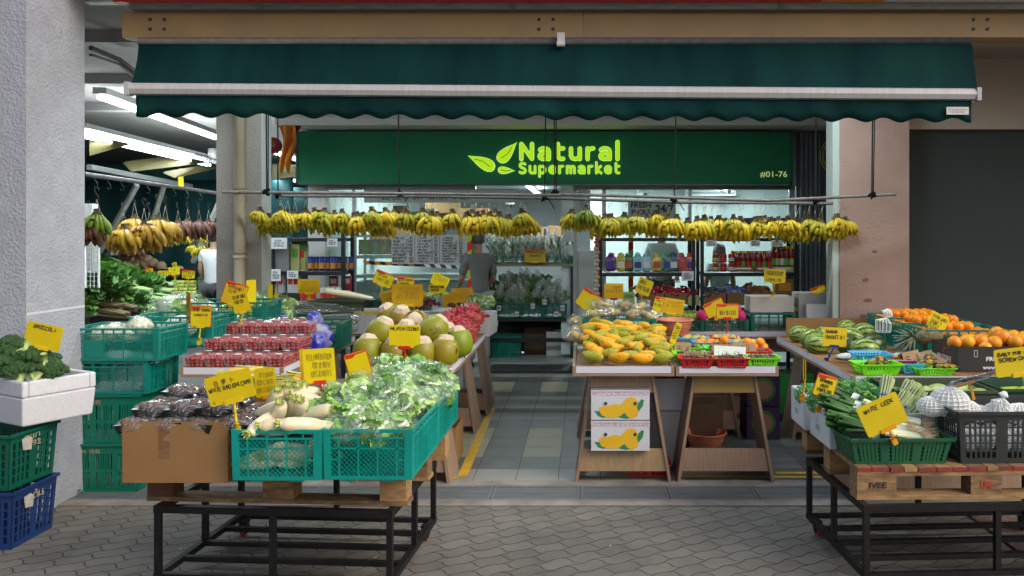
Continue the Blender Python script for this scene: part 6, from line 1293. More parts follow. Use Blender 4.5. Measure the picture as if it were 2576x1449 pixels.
for i, (px, py) in enumerate([(1765,795),(1785,785),(1862,795),(1850,780),(1800,800)]): 
    g = MB(); g.blob((0,0,0), (.055,.05,.055), 14, 10); q = g.build('pink_netted_fruit', pk, None, True, loc=W(px, py, 7.2)); tag(q, '%s fruit in bright pink foam netting from the left behind the $1.00 sign' % ordn([0,1,4,3,2][i]), 'fruit', 'fruit in pink netting')
carton('white_carton', 'white cardboard carton behind the french bean clip', 1.52, 1.92, 7.28, 7.55, .99, 1.13, mat=white_card); carton('white_carton', 'tall white carton at the left edge of the pink pillar', 1.97, 2.32, 7.3, 7.55, .93, 1.16, mat=white_card); carton('white_carton', 'small white carton leaning in front of the tall one', 2.02, 2.3, 7.22, 7.28, .93, 1.07, mat=white_card)
P_pot.put(W(2003,780,7.4), 0, 'clear bag of pale vegetables between the white cartons', scale=.9)

for i, (px, py, Y, k) in enumerate([(655,755,7.0,0),(640,780,6.9,1),(672,790,6.85,2),(700,765,7.1,0),(725,775,7.1,1),(625,745,7.05,2),(590,780,6.8,1),(560,790,6.5,0)]):
    P_lettuce[k].put(W(px, py, Y), (rnd.uniform(-.5,.5), rnd.uniform(-.5,.5), i*1.3), '%s large clear bag of greens heaped before the beige pillar' % ordn(i), scale=rnd.uniform(.85,1.1), group='bagged greens before the pillar')
for i, (px, py) in enumerate([(690,812),(640,835),(612,835)]): P_c2.put(W(px, py, 6.5), i, '%s dark cucumber from the left among the blue striped bags' % ordn([2,1,0][i]), scale=.9)
# ================================================================ hanging rods, ropes and bananas
def rod(label, pts):
    g = MB(); g.tube(pts, .014, 10); o = g.build('hanging_rod', steel, None, True); tag(o, label, 'rod', 'rods the bananas hang from')
rod('front grey rod on the left, ending at the middle of the shop', [W(560,483,6.8), W(1100,488,6.75), W(1412,491,6.72)])
rod('front grey rod on the right, its end reaching past the pink pillar edge', [W(1395,488,6.8), W(1700,497,6.75), W(1930,505,6.7), W(2254,489,6.8)])
rod('rear grey rod running just below the front ones', [W(700,493,7.0), W(1100,494,6.98), W(1400,499,6.96), W(1700,509,6.94), W(2095,512,6.92)])
def rope(label, px, py, Y, px2=None, two=True, tail=0):
    o = thing('rope', label, 'rope', W(px, py, Y), 0, 'black ropes holding the rods'); p = W(px, py, Y); t = Vector((W(px2 or px, 300, Y).x-p.x, 0, 3.2-p.z))
    g = MB(); g.tube([(0,0,0), t], .0058, 6); g.build('strand', rope_m, o, True)
    if two: g = MB(); g.tube([(.012,0,0), t+Vector((.02,0,0))], .005, 6); g.build('strand', rope_m, o, True)
    g = MB(); rg = random.Random(px)
    for k in range(5): a = k*1.3; g.T = Matrix.Translation((rg.uniform(-.01,.01),0,rg.uniform(-.015,.02))) @ Matrix.Rotation(rg.uniform(0,3), 4, 'Y'); g.tube([(.024*math.cos(R(q)), .02*math.sin(R(q)), .006*math.sin(R(q*2+k*40))) for q in range(0, 361, 45)], .007, 6)
    g.T = Matrix(); 
    if tail: g.tube([(0,0,0),(.04,0,-.02),(.07,-.01,-.06-tail*.3),(.085,0,-.07-tail)], .004, 5)
    g.build('knot', rope_m, o, True)
rope('black rope tied to the rods just right of the beige pillar', 671, 482, 6.78, 669); rope('black rope right of the first one, by the left end of the rear rod', 699, 490, 6.9, 699, False)
rope('black rope in front of the left half of the green sign', 1004, 490, 6.82, 1001, False, .05); rope('black rope crossing the first letters of the lit sign', 1370, 497, 6.9, 1374, False, .03)
rope('doubled black rope crossing the middle letters of the lit sign', 1396, 486, 6.76, 1393); rope('black rope right of the lit letters on the green sign', 1696, 503, 6.8, 1703, False, .02)
rope('black rope in front of the grey folding gate', 2053, 507, 6.8, 2052, False); rope('black rope with two strands hanging in front of the pink pillar', 2193, 491, 6.76, 2197)
P_ba = [bunch_proto('banana_bunch', banana_y, n1, n2, s, drop=dr) for s, n1, n2, dr in ((1,6,5,.175),(2,5,4,.19),(3,6,5,.165),(4,5,4,.18))]; P_bgn = bunch_proto('banana_bunch', banana_g, 5, 4, 5)
GB = 'yellow banana bunches on the rods'
def row(x0, x1, n, yfront, yback, side):
    for i in range(n):
        px = x0+(x1-x0)*i/(n-1); back = i % 2
        py = yback(px) if back else yfront(px); Y = (6.97 if back else 6.78)
        s = rnd.uniform(.82, 1.08)
        P_ba[rnd.randrange(4)].put(W(px+rnd.uniform(-7,7), py, Y), (rnd.uniform(-.05,.05), rnd.uniform(-.22,.22), rnd.uniform(-.6, .6)), '%s yellow banana bunch from the left in the %s row under the rods' % (ordn(i), side), scale=s, group=GB)
row(660, 1314, 40, lambda x: 484+(x-668)*.009, lambda x: 492+(x-668)*.006, 'left')
row(1446, 2126, 42, lambda x: 491+(x-1445)*.03 if x < 1930 else 505-(x-1930)*.045, lambda x: 499+min(13, (x-1445)*.022), 'right')
P_bgn.put(W(1475, 478, 6.7), 0, 'green unripe banana bunch at the left end of the right row', scale=.95)
# ================================================================ shelves and goods at the shopfront
rk = M('black_shelf_steel', (.012,.014,.018), .4, (.02,.022,.026), 8)
def shelf(label, x0, x1, y0, y1, zs, top, name='shelf_rack', mat=rk, th=.04):
    o = thing(name, label, 'shelf', ((x0+x1)/2, y0, fz(y0))); w = x1-x0; d = y1-y0; b = fz(y0)
    for x in (-w/2, w/2-.04):
        for y in (0, d-.04): g = MB(); g.box(x,x+.04,y,y+.04,0,top-b); g.build('upright', mat, o)
    for z in zs: g = MB(); g.box(-w/2+.041,w/2-.041,.002,d-.002,z-b-th,z-b); g.build('shelf_board', mat, o)
    return o
shelf('black shelf rack of drinks and packets left of the shop window', -3.62, -2.76, 9.15, 9.55, (1.66, 1.27, .9, .45), 1.75)
shelf('black shelf rack of bread left of the two racks in front of the right window', .17, 1.3, 9.3, 9.7, (1.66, 1.25, .83, .4), 1.72)
shelf('black shelf rack of jars and sauces nearest the folding gate', 1.36, 2.5, 9.3, 9.7, (1.66, 1.25, .83, .4), 1.72)
def pack(kind, label, px, pyb, Y, w, h, d, mat, lab=None, top=None, n=None, cat='carton', grp=None):
    p = W(px, pyb, Y); o = thing(kind, label, cat, p, 0, grp)
    if kind in ('jar', 'bottle', 'canister', 'can'):
        g = MB(); r = w/2
        prof = {'jar': [(0,0),(r,0),(r,h*.8),(r*.85,h*.84)], 'bottle': [(0,0),(r,0),(r,h*.62),(r*.6,h*.78),(r*.5,h*.88)], 'canister': [(0,0),(r*.95,0),(r,h*.5),(r*.95,h*.86)], 'can': [(0,0),(r,.004),(r,h*.9),(r*.9,h*.92)]}[kind]
        g.lathe(prof, 14); g.build('body', mat, o, True)
        g = MB(); rt = prof[-1][0]*1.06; g.lathe([(rt,prof[-1][1]-.002),(rt,h),(0,h)], 14); g.build('lid', top or red_ink, o)
        if lab: g = MB(); g.lathe([(r*1.015,h*.15),(r*1.015,h*.55)] if kind != 'bottle' else [(r*1.02,h*.1),(r*1.02,h*.42)], 14); g.build('paper_label', lab, o)
    elif kind == 'bread_bag':
        g = MB(); sg_ = lambda a: math.copysign(abs(a)**.45, a); g.blob((0,0,h*.41), 1, 24, 14, fn=lambda v, q: Vector((sg_(v.x)*w*.5, sg_(v.y)*d*.45, sg_(v.z)*h*.4))*(1+.06*nz3(v,4,px))); g.blob((0,0,h*.86), (w*.3,.03,h*.13), 12, 8, fn=lambda v, q: q*(1+.4*nz3(v,5,px))); g.build('wrapper', mat, o, True)
        if lab: g = MB(); g.box(-w*.3,w*.3,-d*.5-.002,-d*.46,h*.2,h*.52); g.build('printed_panel', lab, o)
    else:
        g = MB(); g.box(-w/2,w/2,0,d,0,h); b = g.build('box', mat, o)
        if lab: g = MB(); g.box(-w*.36,w*.36,-.0015,-.0005,h*.5,h*.82); g.build('printed_panel', lab, o)
        if top: g = MB(); g.box(-w*.3,w*.3,-.0015,-.0005,h*.12,h*.4); g.build('printed_panel', top, o)
    return o
ylw = M('cream_green_carton', (.4,.44,.16), .5); gry = M('grey_box', (.22,.23,.24), .5); gnp = M('green_print', (.1,.3,.05), .5); cob = M('dark_blue_wrap', (.02,.03,.2), .35, (.03,.1,.35), 9); ora = M('orange_print', (.6,.25,.03), .5); wht = M('white_pack', (.55,.57,.56), .5)
bx = [(705,gry,.2,.3,None),(742,ylw,.1,.31,gnp),(757,ylw,.1,.3,red_ink)]
for i, (px, m, w, h, l) in enumerate(bx): pack('drink_carton', ['grey box at the left end of the drinks shelf','yellow green drink carton left of the blue canisters','yellow green drink carton with red print next to the canisters'][i], px, 681, 9.2+.03*i, w, h, .12, m, l)
for i in range(8): pack('canister', '%s dark blue canister from the left on the drinks shelf' % ordn(i), 781+i*14.5, 681, 9.22+(.05 if i%2 else 0), .062, .165, .06, cob, ora, M('blue_lid', (.02,.02,.25), .4), cat='canister', grp='blue canisters')
for i, px in enumerate((690,706,730,744)): pack('drink_carton', '%s tall white drink carton from the left on the lower drinks shelf' % ordn(i), px, 737, 9.2, .065, .2, .065, wht, red_ink, grp='white drink cartons')
for i in range(7): pack('can', '%s white can with red label from the left on the bottom drinks shelf' % ordn(i), 762+i*13 if i < 3 else 762+i*13+12, 757, 9.1, .062, .17, .06, wht, red_ink, M('can_top', (.5,.5,.5), .3, metal=.8), cat='can', grp='white cans')
for i, px in enumerate((838,872)): pack('snack_packet', '%s red snack packet from the left behind the rack upright' % ordn(i), px, 731, 9.35, .1, .17, .04, M('red_packet', (.4,.02,.03), .35), wht, grp='red packets')
g = MB(); rg = random.Random(2)
for k in range(4): leaf_grid(g, (k*.05,0,0), (.4-.2*k,0,1), (0,1,0), .14, .09, .004, rg, 3, 5, .2)
g.build('pomelo_leaves', leaf_g, None, True, loc=W(735,632,9.25)); tag(bpy.data.objects['pomelo_leaves'], 'large green leaves lying on top of the drink cartons', 'leaves')
def notice(px, py, w, h, Y, label, lines=3, m=white_label):
    o = thing('paper_notice', label, 'notice', W(px, py, Y)); s = Y/2000; w *= s; h *= s; g = MB(); g.box(-w/2,w/2,-.001,.001,-h/2,h/2); c = g.build('paper', m, o)
    penned([['OFFER','SAUCE MIX','2 FOR $2','GOOD BUY'][k%4] for k in range(lines)] if lines > 0 else ['X'], M('notice_ink', (.08,.08,.1), .6), c, w*.7, h*.6, (0,-.0022,0), r=.0018, seed=px)
    return o
notice(702, 612, 40, 28, 9.1, 'white paper notice hanging at the top left of the drinks rack'); notice(836, 610, 26, 20, 9.1, 'white paper notice hanging from the top shelf of the drinks rack'); notice(694, 692, 24, 30, 9.1, 'white paper notice beside the pillar below the drinks shelf'); notice(736, 691, 28, 20, 9.1, 'white paper notice on the edge of the drinks shelf')
notice(871, 555, 24, 20, 9.85, 'small white notice on the left window pane above the bananas', 2); notice(1730, 694, 30, 24, 9.25, 'white price notice under the bread shelf reading 1 for $1.20 2 for $2.00', 4)
notice(1790, 612, 26, 16, 9.28, 'small notice below the right bananas beside the rack upright', 2); notice(1900, 612, 24, 16, 9.28, 'small notice under the bananas above the sauces', 2); notice(1955, 612, 30, 16, 9.28, 'small notice under the bananas nearest the folding gate', 2)
# breads
brd = [(1537,(.12,.02,.2),'purple'),(1562,(.55,.38,.02),'yellow'),(1581,(.02,.1,.05),'dark green'),(1604,(.2,.45,.6),'light blue'),(1626,(.25,.5,.65),'pale blue'),(1652,(.5,.35,.05),'golden'),(1677,(.05,.18,.12),'green striped'),(1694,(.02,.06,.15),'navy'),(1714,(.35,.04,.05),'red striped'),(1736,(.4,.05,.06),'red and blue')]
for i, (px, c, nm) in enumerate(brd): pack('bread_bag', '%s bread bag on the bread shelf' % nm, px, 683, 9.36, .128, .225, .1, M('bread_wrap_%d' % i, c, .25, tuple(min(.7, x*1.6+.1) for x in c), 18, contrast=.2, bump=1.5, bscale=30), M('bread_label_%d' % (i%3), [(.05,.05,.3),(.7,.7,.7),(.5,.1,.05)][i%3], .4), cat='bread')
# jars and bottles
jr = M('jam_glass', (.3,.04,.015), .15, (.18,.02,.01), 9); kt = M('ketchup_glass', (.22,.01,.01), .12)
for i in range(6): pack('jar', '%s short jar from the left at the left end of the sauce shelf' % ordn(i), 1800+i%3*20, 683 if i < 3 else 660, 9.36, .075, .1, .07, jr, [ylw,red_ink,wht][i%3], red_ink, cat='jar', grp='short jars')
for i in range(15): pack('bottle', '%s red sauce bottle from the left behind the brown trays' % ordn(i), 1843+i*6.7, 676, 9.4+.07*(i%2), .062, .21, .05, kt, [gnp,wht,red_ink,yellow_pl][i%4], [red_ink,yellow_pl,wht][i%3], cat='bottle', grp='red sauce bottles')
for i in range(10): pack('bottle', '%s tall yellow-capped sauce bottle from the left at the right of the shelf' % ordn(i), 1944+i*6, 672, 9.4+.07*(i%2), .062, .25, .05, kt, [gnp,wht,ylw][i%3], yellow_pl, cat='bottle', grp='tall sauce bottles')
for i, (x0, x1) in enumerate(((1838,1898),(1900,1940),(1942,1996))): pack('display_tray', '%s cardboard tray under the sauce bottles from the left' % ordn(i), (x0+x1)/2, 684, 9.33, (x1-x0)*.00465, .06, .16, cardboard if i < 2 else ylw, white_label, cat='tray')
# snack boxes on the lower shelves
def snackbox(px0, px1, py0, py1, Y, label, bm, seed, bcol=cardboard):
    s = Y/2000; w = (px1-px0)*s; h = (py1-py0)*s; p = W((px0+px1)/2, py1, Y); o = carton('snack_box', label, p.x-w/2, p.x+w/2, Y, Y+.28, p.z, p.z+h*.55, mat=bcol); rg = random.Random(seed)
    for k in range(9):
        q = bag_mesh(.07,.045,.03, seed*10+k, (12,8), .3); m = q.build('snack_bag', bm, None, True, loc=(p.x-w*.42+w*.84*(k%4+.5*(k//4%2))/4, Y+.05+.08*(k//4), p.z+h*.52+.03*(k//4))); m.rotation_euler = (rg.uniform(-.8,.8), rg.uniform(-.6,.6), rg.uniform(0,3)); tag(m, '%s packet in the %s' % (ordn(k), label.replace('cardboard box of ', 'box of ')), 'snack packet', 'snack packets, '+label.split(' of ')[-1][:30])
redf = M('red_foil', (.33,.008,.02), .2, (.45,.04,.06), 12, bump=2, bscale=30, metal=.2); silf = M('dark_silver_foil', (.07,.06,.08), .2, (.25,.25,.28), 10, bump=2, bscale=30, metal=.4); blf = M('blue_foil', (.02,.04,.3), .2, (.4,.42,.5), 10, bump=2, bscale=30, metal=.2); brf = M('brown_packets', (.28,.09,.03), .3, (.16,.05,.02), 14, bump=2, bscale=30)
snackbox(1605, 1670, 715, 765, 9.3, 'cardboard box of red packets left on the lower bread shelf', redf, 1); snackbox(1673, 1728, 715, 765, 9.3, 'cardboard box of red packets right on the lower bread shelf', redf, 2); snackbox(1730, 1758, 722, 768, 9.32, 'cardboard box of red packets at the upright', redf, 3, ylw)
snackbox(1770, 1826, 712, 768, 9.3, 'cardboard box of dark silver packets', silf, 4); snackbox(1830, 1882, 712, 768, 9.3, 'cardboard box of blue and white packets', blf, 5); snackbox(1885, 1945, 708, 764, 9.3, 'cardboard box of brown packets', brf, 6)
pack('printed_box', 'brown printed box at the right end of the lower sauce shelf', 1975, 764, 9.35, .2, .3, .2, cardboard, ora); pack('yellow_box', 'small yellow box with truck print on the lower bread shelf', 1582, 764, 9.3, .14, .13, .12, ylw, gnp)
# garlic string and striped posts
def striped_post(label, px, y0, y1, Y, w=.06, cols=None):
    a = W(px, y1, Y); b = W(px, y0, Y); o = thing('striped_post', label, 'post', a); h = b.z-a.z; n = max(2, round(h/.11)); g = MB(); g2 = MB()
    for k in range(n):
        q = g if k % 2 else g2; z0 = k*h/n; z1 = z0+h/n; q.hexa([(-w/2,0,z0-.02),(w/2,0,z0+.02),(w/2,.04,z0+.02),(-w/2,.04,z0-.02),(-w/2,0,z1-.02),(w/2,0,z1+.02),(w/2,.04,z1+.02),(-w/2,.04,z1-.02)])
    c = cols or (red_ink, M('reflective_lime', (.45,.6,.02), .4)); g.build('stripes', c[0], o); g2.build('stripes', c[1], o)
striped_post('red and lime striped post between the window and the doorway', 1181, 560, 750, 9.8, .055); striped_post('red and lime striped post behind the bread rack', 1587, 560, 745, 9.85, .06)
def tape_bar(label, a, b, cols, n):
    a = Vector(a); b = Vector(b); o = thing('hazard_tape', label, 'tape', a); d = (b-a)/n; gs = [MB(), MB()]
    for k in range(n): q = gs[k%2]; p = d*k; q.hexa([p+Vector(v) for v in ((0,0,0),(d.x,0,d.z),(d.x,.01,d.z),(0,.01,0),(-.03,0,.045),(d.x-.03,0,.045+d.z),(d.x-.03,.01,.045+d.z),(-.03,.01,.045))])
    gs[0].build('stripes', cols[0], o); gs[1].build('stripes', cols[1], o)
tape_bar('black and orange hazard tape across the left shop window', W(918,665,9.88), W(1058,671,9.88), (M('hazard_orange', (.6,.28,.01), .5), ink), 10); tape_bar('black and white hazard tape continuing to the striped post', W(1058,671,9.87), W(1178,678,9.87), (M('tape_grey', (.06,.06,.06), .5), white_label), 9)
gl = M('garlic', (.55,.45,.36), .6, (.4,.28,.2), 9)
g = MB()
for k in range(17): g.blob(((k%2)*.012, 0, -k*.048), (.034,.034,.027), 10, 7)
tag(g.build('garlic_string', gl, None, True, loc=W(1500,625,9.25)), 'string of garlic bulbs hanging left of the bread rack', 'garlic')
g = MB()
for k in range(5): g.blob(((k%2)*.01, 0, -k*.04), (.03,.03,.022), 10, 7)
tag(g.build('red_garlic_net', M('red_net', (.4,.06,.05), .6), None, True, loc=W(1500,592,9.25)), 'red netted garlic at the top of the hanging string', 'garlic')
# price list board in the window
o = thing('price_board', 'white handwritten price list board on the shop window under the left bananas', 'price list', W(1078, 628, 9.86)); s = 9.86/2000; w, h = 186*s, 72*s
g = MB(); g.box(-w/2,w/2,-.002,.002,-h/2,h/2); pb_ = g.build('board', M('board_white', (.5,.53,.52), .5), o)
kk = M('board_ink', (.03,.03,.05), .6)
colA = ['SHIMEJI 24','BROWN','SHIMEJI 24','KING OYSTER','ENOKI  5KG','ANY ENQUIRY','WHATSAPP US','@98390754']; colB = ['CAI XIN','CAI XINHUA','KAI LAN','KAI LAN M','NAI BAI','BABY PAKCH','KANGKONG','SPINACH','XIANG HAI']; colC = ['CABBAGE','CHINESE','CABBAGE','WH CABBAGE','CAULIFLOWR','BROCCOLI','OLD GINGER','CARROT','W RADISH','PAR BEAN']; pr_c = ['$17','$17','$10','$12','$15','$8','$22','$20','$11','$19']
for i, cl in enumerate((colA, colB, colC)):
    penned(cl, kk, pb_, w*.19, h*.9, (-w*.39+i*w*.335, -.003, 0), r=.0022, seed=i); penned(pr_c[:len(cl)-i%2], kk, pb_, w*.05, h*.9, (-w*.23+i*w*.335, -.003, 0), r=.0024, seed=i+5)
for x in (-w*.185, w*.15): g = MB(); g.box(x-.002,x+.002,-.004,-.0025,-h*.48,h*.48); g.build('divider', kk, o)
for k in range(9): g = MB(); z = -h*.42+k*h*.095; g.box(-w*.48,w*.48,-.0035,-.0025,z,z+.0015); g.build('ruled_line', M('ruled_grey', (.25,.25,.27), .6), o)
lettering('白王菇\n灰王菇\n杏鲍菇\n金针菇', kk, pb_, w=w*.05, h=h*.5, loc=(-w*.285,-.0045,h*.12)); lettering('菜心\n芥兰\n奶白\n小白菜\n空心菜\n菠菜', kk, pb_, w=w*.05, h=h*.8, loc=(w*.045,-.0045,0)); lettering('大白菜\n包菜\n花菜\n中国老姜\n白萝卜', kk, pb_, w=w*.06, h=h*.7, loc=(w*.37,-.0045,-h*.05))
# frosted strips with writing
fm_ = M('frosted_strip', (.36,.44,.43), .6)
o = thing('window_strip', 'pale frosted strip with Chinese characters above the left bananas', 'window lettering', W(1005, 493, 9.9)); s = 9.9/2000; w, h = 380*s, 34*s
g = MB(); g.box(-w/2+.5,w/2+.5,-.002,.002,-h/2,h/2); g.build('strip', fm_, o); lettering('日夜不休  新鲜不断', M('strip_ink', (.04,.07,.07), .6), o, w=220*s, h=22*s, loc=(.33,-.004,0), bold=.01)
o = thing('window_strip', 'pale frosted strip reading FRESH PICKS 24/7 above the right bananas', 'window lettering', W(1640, 525, 9.9)); w, h = 120*s, 44*s
g = MB(); g.box(-w/2,w/2,-.002,.002,-h/2,h/2); g.build('strip', fm_, o)
lettering('FRESH\nPICKS', ink, o, w=50*s, h=30*s, loc=(-28*s,-.004,0), bold=.03); lettering('24/7', ink, o, w=46*s, h=20*s, loc=(32*s,-.004,0), bold=.04)
# veg rack in the doorway
o = shelf('two-tier black rack of bagged greens standing in the shop doorway', -1.24, -.14, 10.25, 10.75, (1.33, .62), 1.36)
g = MB(); g.box(-.56,.56,-.02,-.001,1.33-fz(10.25)-.04,1.33-fz(10.25)); g.build('shelf_edge', M('olive_wood_edge', (.25,.23,.12), .6), o)
g = MB(); g.box(-.52,.52,.47,.48,.06,.5); g.build('back_panel', M('rack_shade_black', (.01,.01,.011), .8), o)  # added black sheet standing in for the deep shade under the rack
g = MB(); g.box(-.53,.53,.01,.03,.25,.3); g.build('stretcher', rk, o)
for i, x in enumerate((-1.0,-.69,-.38)): P_box.put((x, 10.42, .63), 0, '%s teal crate from the left on the lower tier of the doorway rack' % ordn(i), scale=(.77,.9,.9)); 
for i, x in enumerate((-.98,-.42)): P_box.put((x, 10.4, 1.335), 0, '%s shallow teal crate from the left on the top tier of the doorway rack' % ordn(i), scale=(1.38,.9,.45))
P_gl = bagged('bagged_greens', 'x', lambda o: leafy('greens', [leaf_g, stalk_w], 24, .2, .05, .006, 8, parent=o), (.15,.06,.05), 31, film_r)
P_gu = bagged('bagged_greens', 'x', lambda o: leafy('greens', [leaf_g, stalk_w], 22, .2, .03, .004, 9, .5, parent=o), (.15,.055,.045), 33, film_r)
for i in range(21): P_gl.put((-1.12+.115*(i%8)+.03*(i//8), 10.3+.12*(i//8), .86+.1*(i//8)), (rnd.uniform(-.3,.3), R(-50+rnd.uniform(-15,15)), R(-90+rnd.uniform(-40,40))), 'bag of dark greens, %s from left in the %s row of the lower tier' % (ordn(i%8), ['front','middle','back'][i//8]), scale=1.25, group='bagged greens on the doorway rack')
for i in range(22): P_gu.put((-1.18+.1*(i%11), 10.32+.14*(i//11), 1.5+.06*(i//11)), (rnd.uniform(-.3,.3), R(-80+rnd.uniform(-12,12)), R(-90+rnd.uniform(-50,50))), 'bag of leafy greens, %s from left in the %s row of the top tier' % (ordn(i%11), ['front','back'][i//11]), scale=1.15, group='bagged greens on the doorway rack')
S(1346, 645, 52, 30, 10.15, label='dull yellow sign reading MALAYSIA VEGETABLES on the doorway rack', lines=['MALAYSIA VEGETABLE'], border=True, mat=M('dull_yellow', (.5,.38,.02), .5), ltop=.4, lw=.85, lh=.02, cjk=('马来西亚叶菜', .6, .2, 0, .05))
for i, (px, py, Y) in enumerate([(1300,790,10.2),(1255,775,10.15),(1290,745,10.3),(1370,760,10.15),(1400,790,10.2),(1415,775,10.15),(1340,770,10.15),(1392,735,10.3)]): notice(px, py, 10, 12, Y, '%s tiny white price sticker on the bagged greens in the doorway' % ordn(i), 1)
P_sl2 = make_crate('plastic_crate', 'x', 'crate', .42, .34, .27, M('jade_plastic', (.0,.2,.14), .45, (.0,.16,.11), 5), (2,8,.16,.6), .08); P_sl2.put((-1.03, 10.45, .107), 0, 'jade green slotted crate on the floor under the doorway rack')
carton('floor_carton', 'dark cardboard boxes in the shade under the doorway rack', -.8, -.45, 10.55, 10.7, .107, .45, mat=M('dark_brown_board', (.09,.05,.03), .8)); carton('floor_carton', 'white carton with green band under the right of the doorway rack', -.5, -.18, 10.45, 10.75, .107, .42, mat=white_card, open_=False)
# things seen inside the shop
inn = [(925,650,12.2,1.3,.5,.35,cardboard,'cardboard box stacked behind the left window on the left'),(1110,560,12.2,.5,.5,.3,cardboard,'tall cardboard box behind the left window in the middle'),(1190,590,13.5,.5,.45,.3,cardboard,'cardboard box behind the doorway rack on the left'),(1345,600,12.5,.3,.18,.3,cardboard,'small brown box above the doorway rack on the left'),(1375,598,12.6,.3,.17,.3,M('navy_white_box', (.2,.25,.32), .5),'pale blue box above the doorway rack'),(1400,600,12.4,.28,.2,.3,cardboard,'small brown box above the doorway rack on the right')]
for px, pyb, Y, w, h, d, m, lb in inn: pack('stock_box', lb, px, pyb, Y, w, h, d, m, cat='carton')
sh2 = shelf('white cold display counter behind the left window', -3.1, -1.5, 10.6, 11.2, (1.7, 1.42, 1.16), 2.0, 'display_counter', M('counter_white', (.6,.65,.64), .4)); g = MB(); g.box(-.8,.8,.05,.6,0,1.0); g.build('counter_body', M('counter_body', (.45,.52,.51), .35), sh2)
for i in range(9): pack('snack_packet', '%s green and yellow packet from the left inside the left window' % ordn(i), 915+i*30, 640, 10.7, .14, .2, .06, M('packet_%d' % (i%3), [(.25,.32,.03),(.3,.3,.3),(.3,.15,.12)][i%3], .35, (.5,.5,.3), 14), cat='packet', grp='packets inside the left window')
for i in range(7): pack('blue_pack', '%s blue pack from the left on the top shelf inside the left window' % ordn(i), 905+i*26, 575, 11.0, .16, .22, .2, M('blue_pack_m', (.03,.08,.25), .4, (.1,.2,.4), 9), cat='pack', grp='blue packs inside the left window') if i < 3 else pack('stock_box', '%s carton from the left on the top shelf inside the left window' % ordn(i-3), 905+i*34, 572, 11.0, .2, [.3,.22,.26,.2][i-3], .2, [cardboard,gnp,wht,cardboard][i-3], cat='carton', grp='cartons inside the left window')
def cctv(label, px, py, Y):
    o = thing('security_camera', label, 'camera', W(px, py, Y), R(20)); g = MB(); g.tube([(0,-.12,-.02),(0,.1,.02)], .045, 12); g.build('body', wht, o, True); g = MB(); g.tube([(0,-.125,-.021),(0,-.119,-.02)], .035, 12); g.build('lens', ink, o); g = MB(); g.box(-.02,.05,.05,.14,.03,.12); g.build('mount', wht, o)
cctv('white security camera on the wall behind the right window', 1825, 480, 12.4); cctv('white security camera left of the FRESH PICKS strip, inside the shop', 1615, 490, 12.2)
o = thing('dome_camera', 'white dome camera hanging above the doorway', 'camera', W(1283,515,12.0)); g = MB(); g.lathe([(0,.08),(.07,.08),(.07,.02),(.05,0)], 16); g.build('housing', wht, o, True); g = MB(); g.blob((0,0,0), .045, 12, 8); g.build('dome', ink, o, True)
o = thing('air_conditioner', 'white wall air conditioner above the right window inside the shop', 'air conditioner', W(1800,478,12.9)); g = MB(); g.box(-.5,.3,-.15,.05,-.1,.14); g.build('casing', wht, o); g = MB(); g.box(-.48,.28,-.152,-.15,-.07,-.04); g.build('vent', gry, o)
pack('purple_box', 'purple and brown fruit box on the ledge behind the right bananas', 1925, 570, 11.0, .6, .12, .3, M('dark_purple_board', (.1,.03,.1), .6), cardboard)
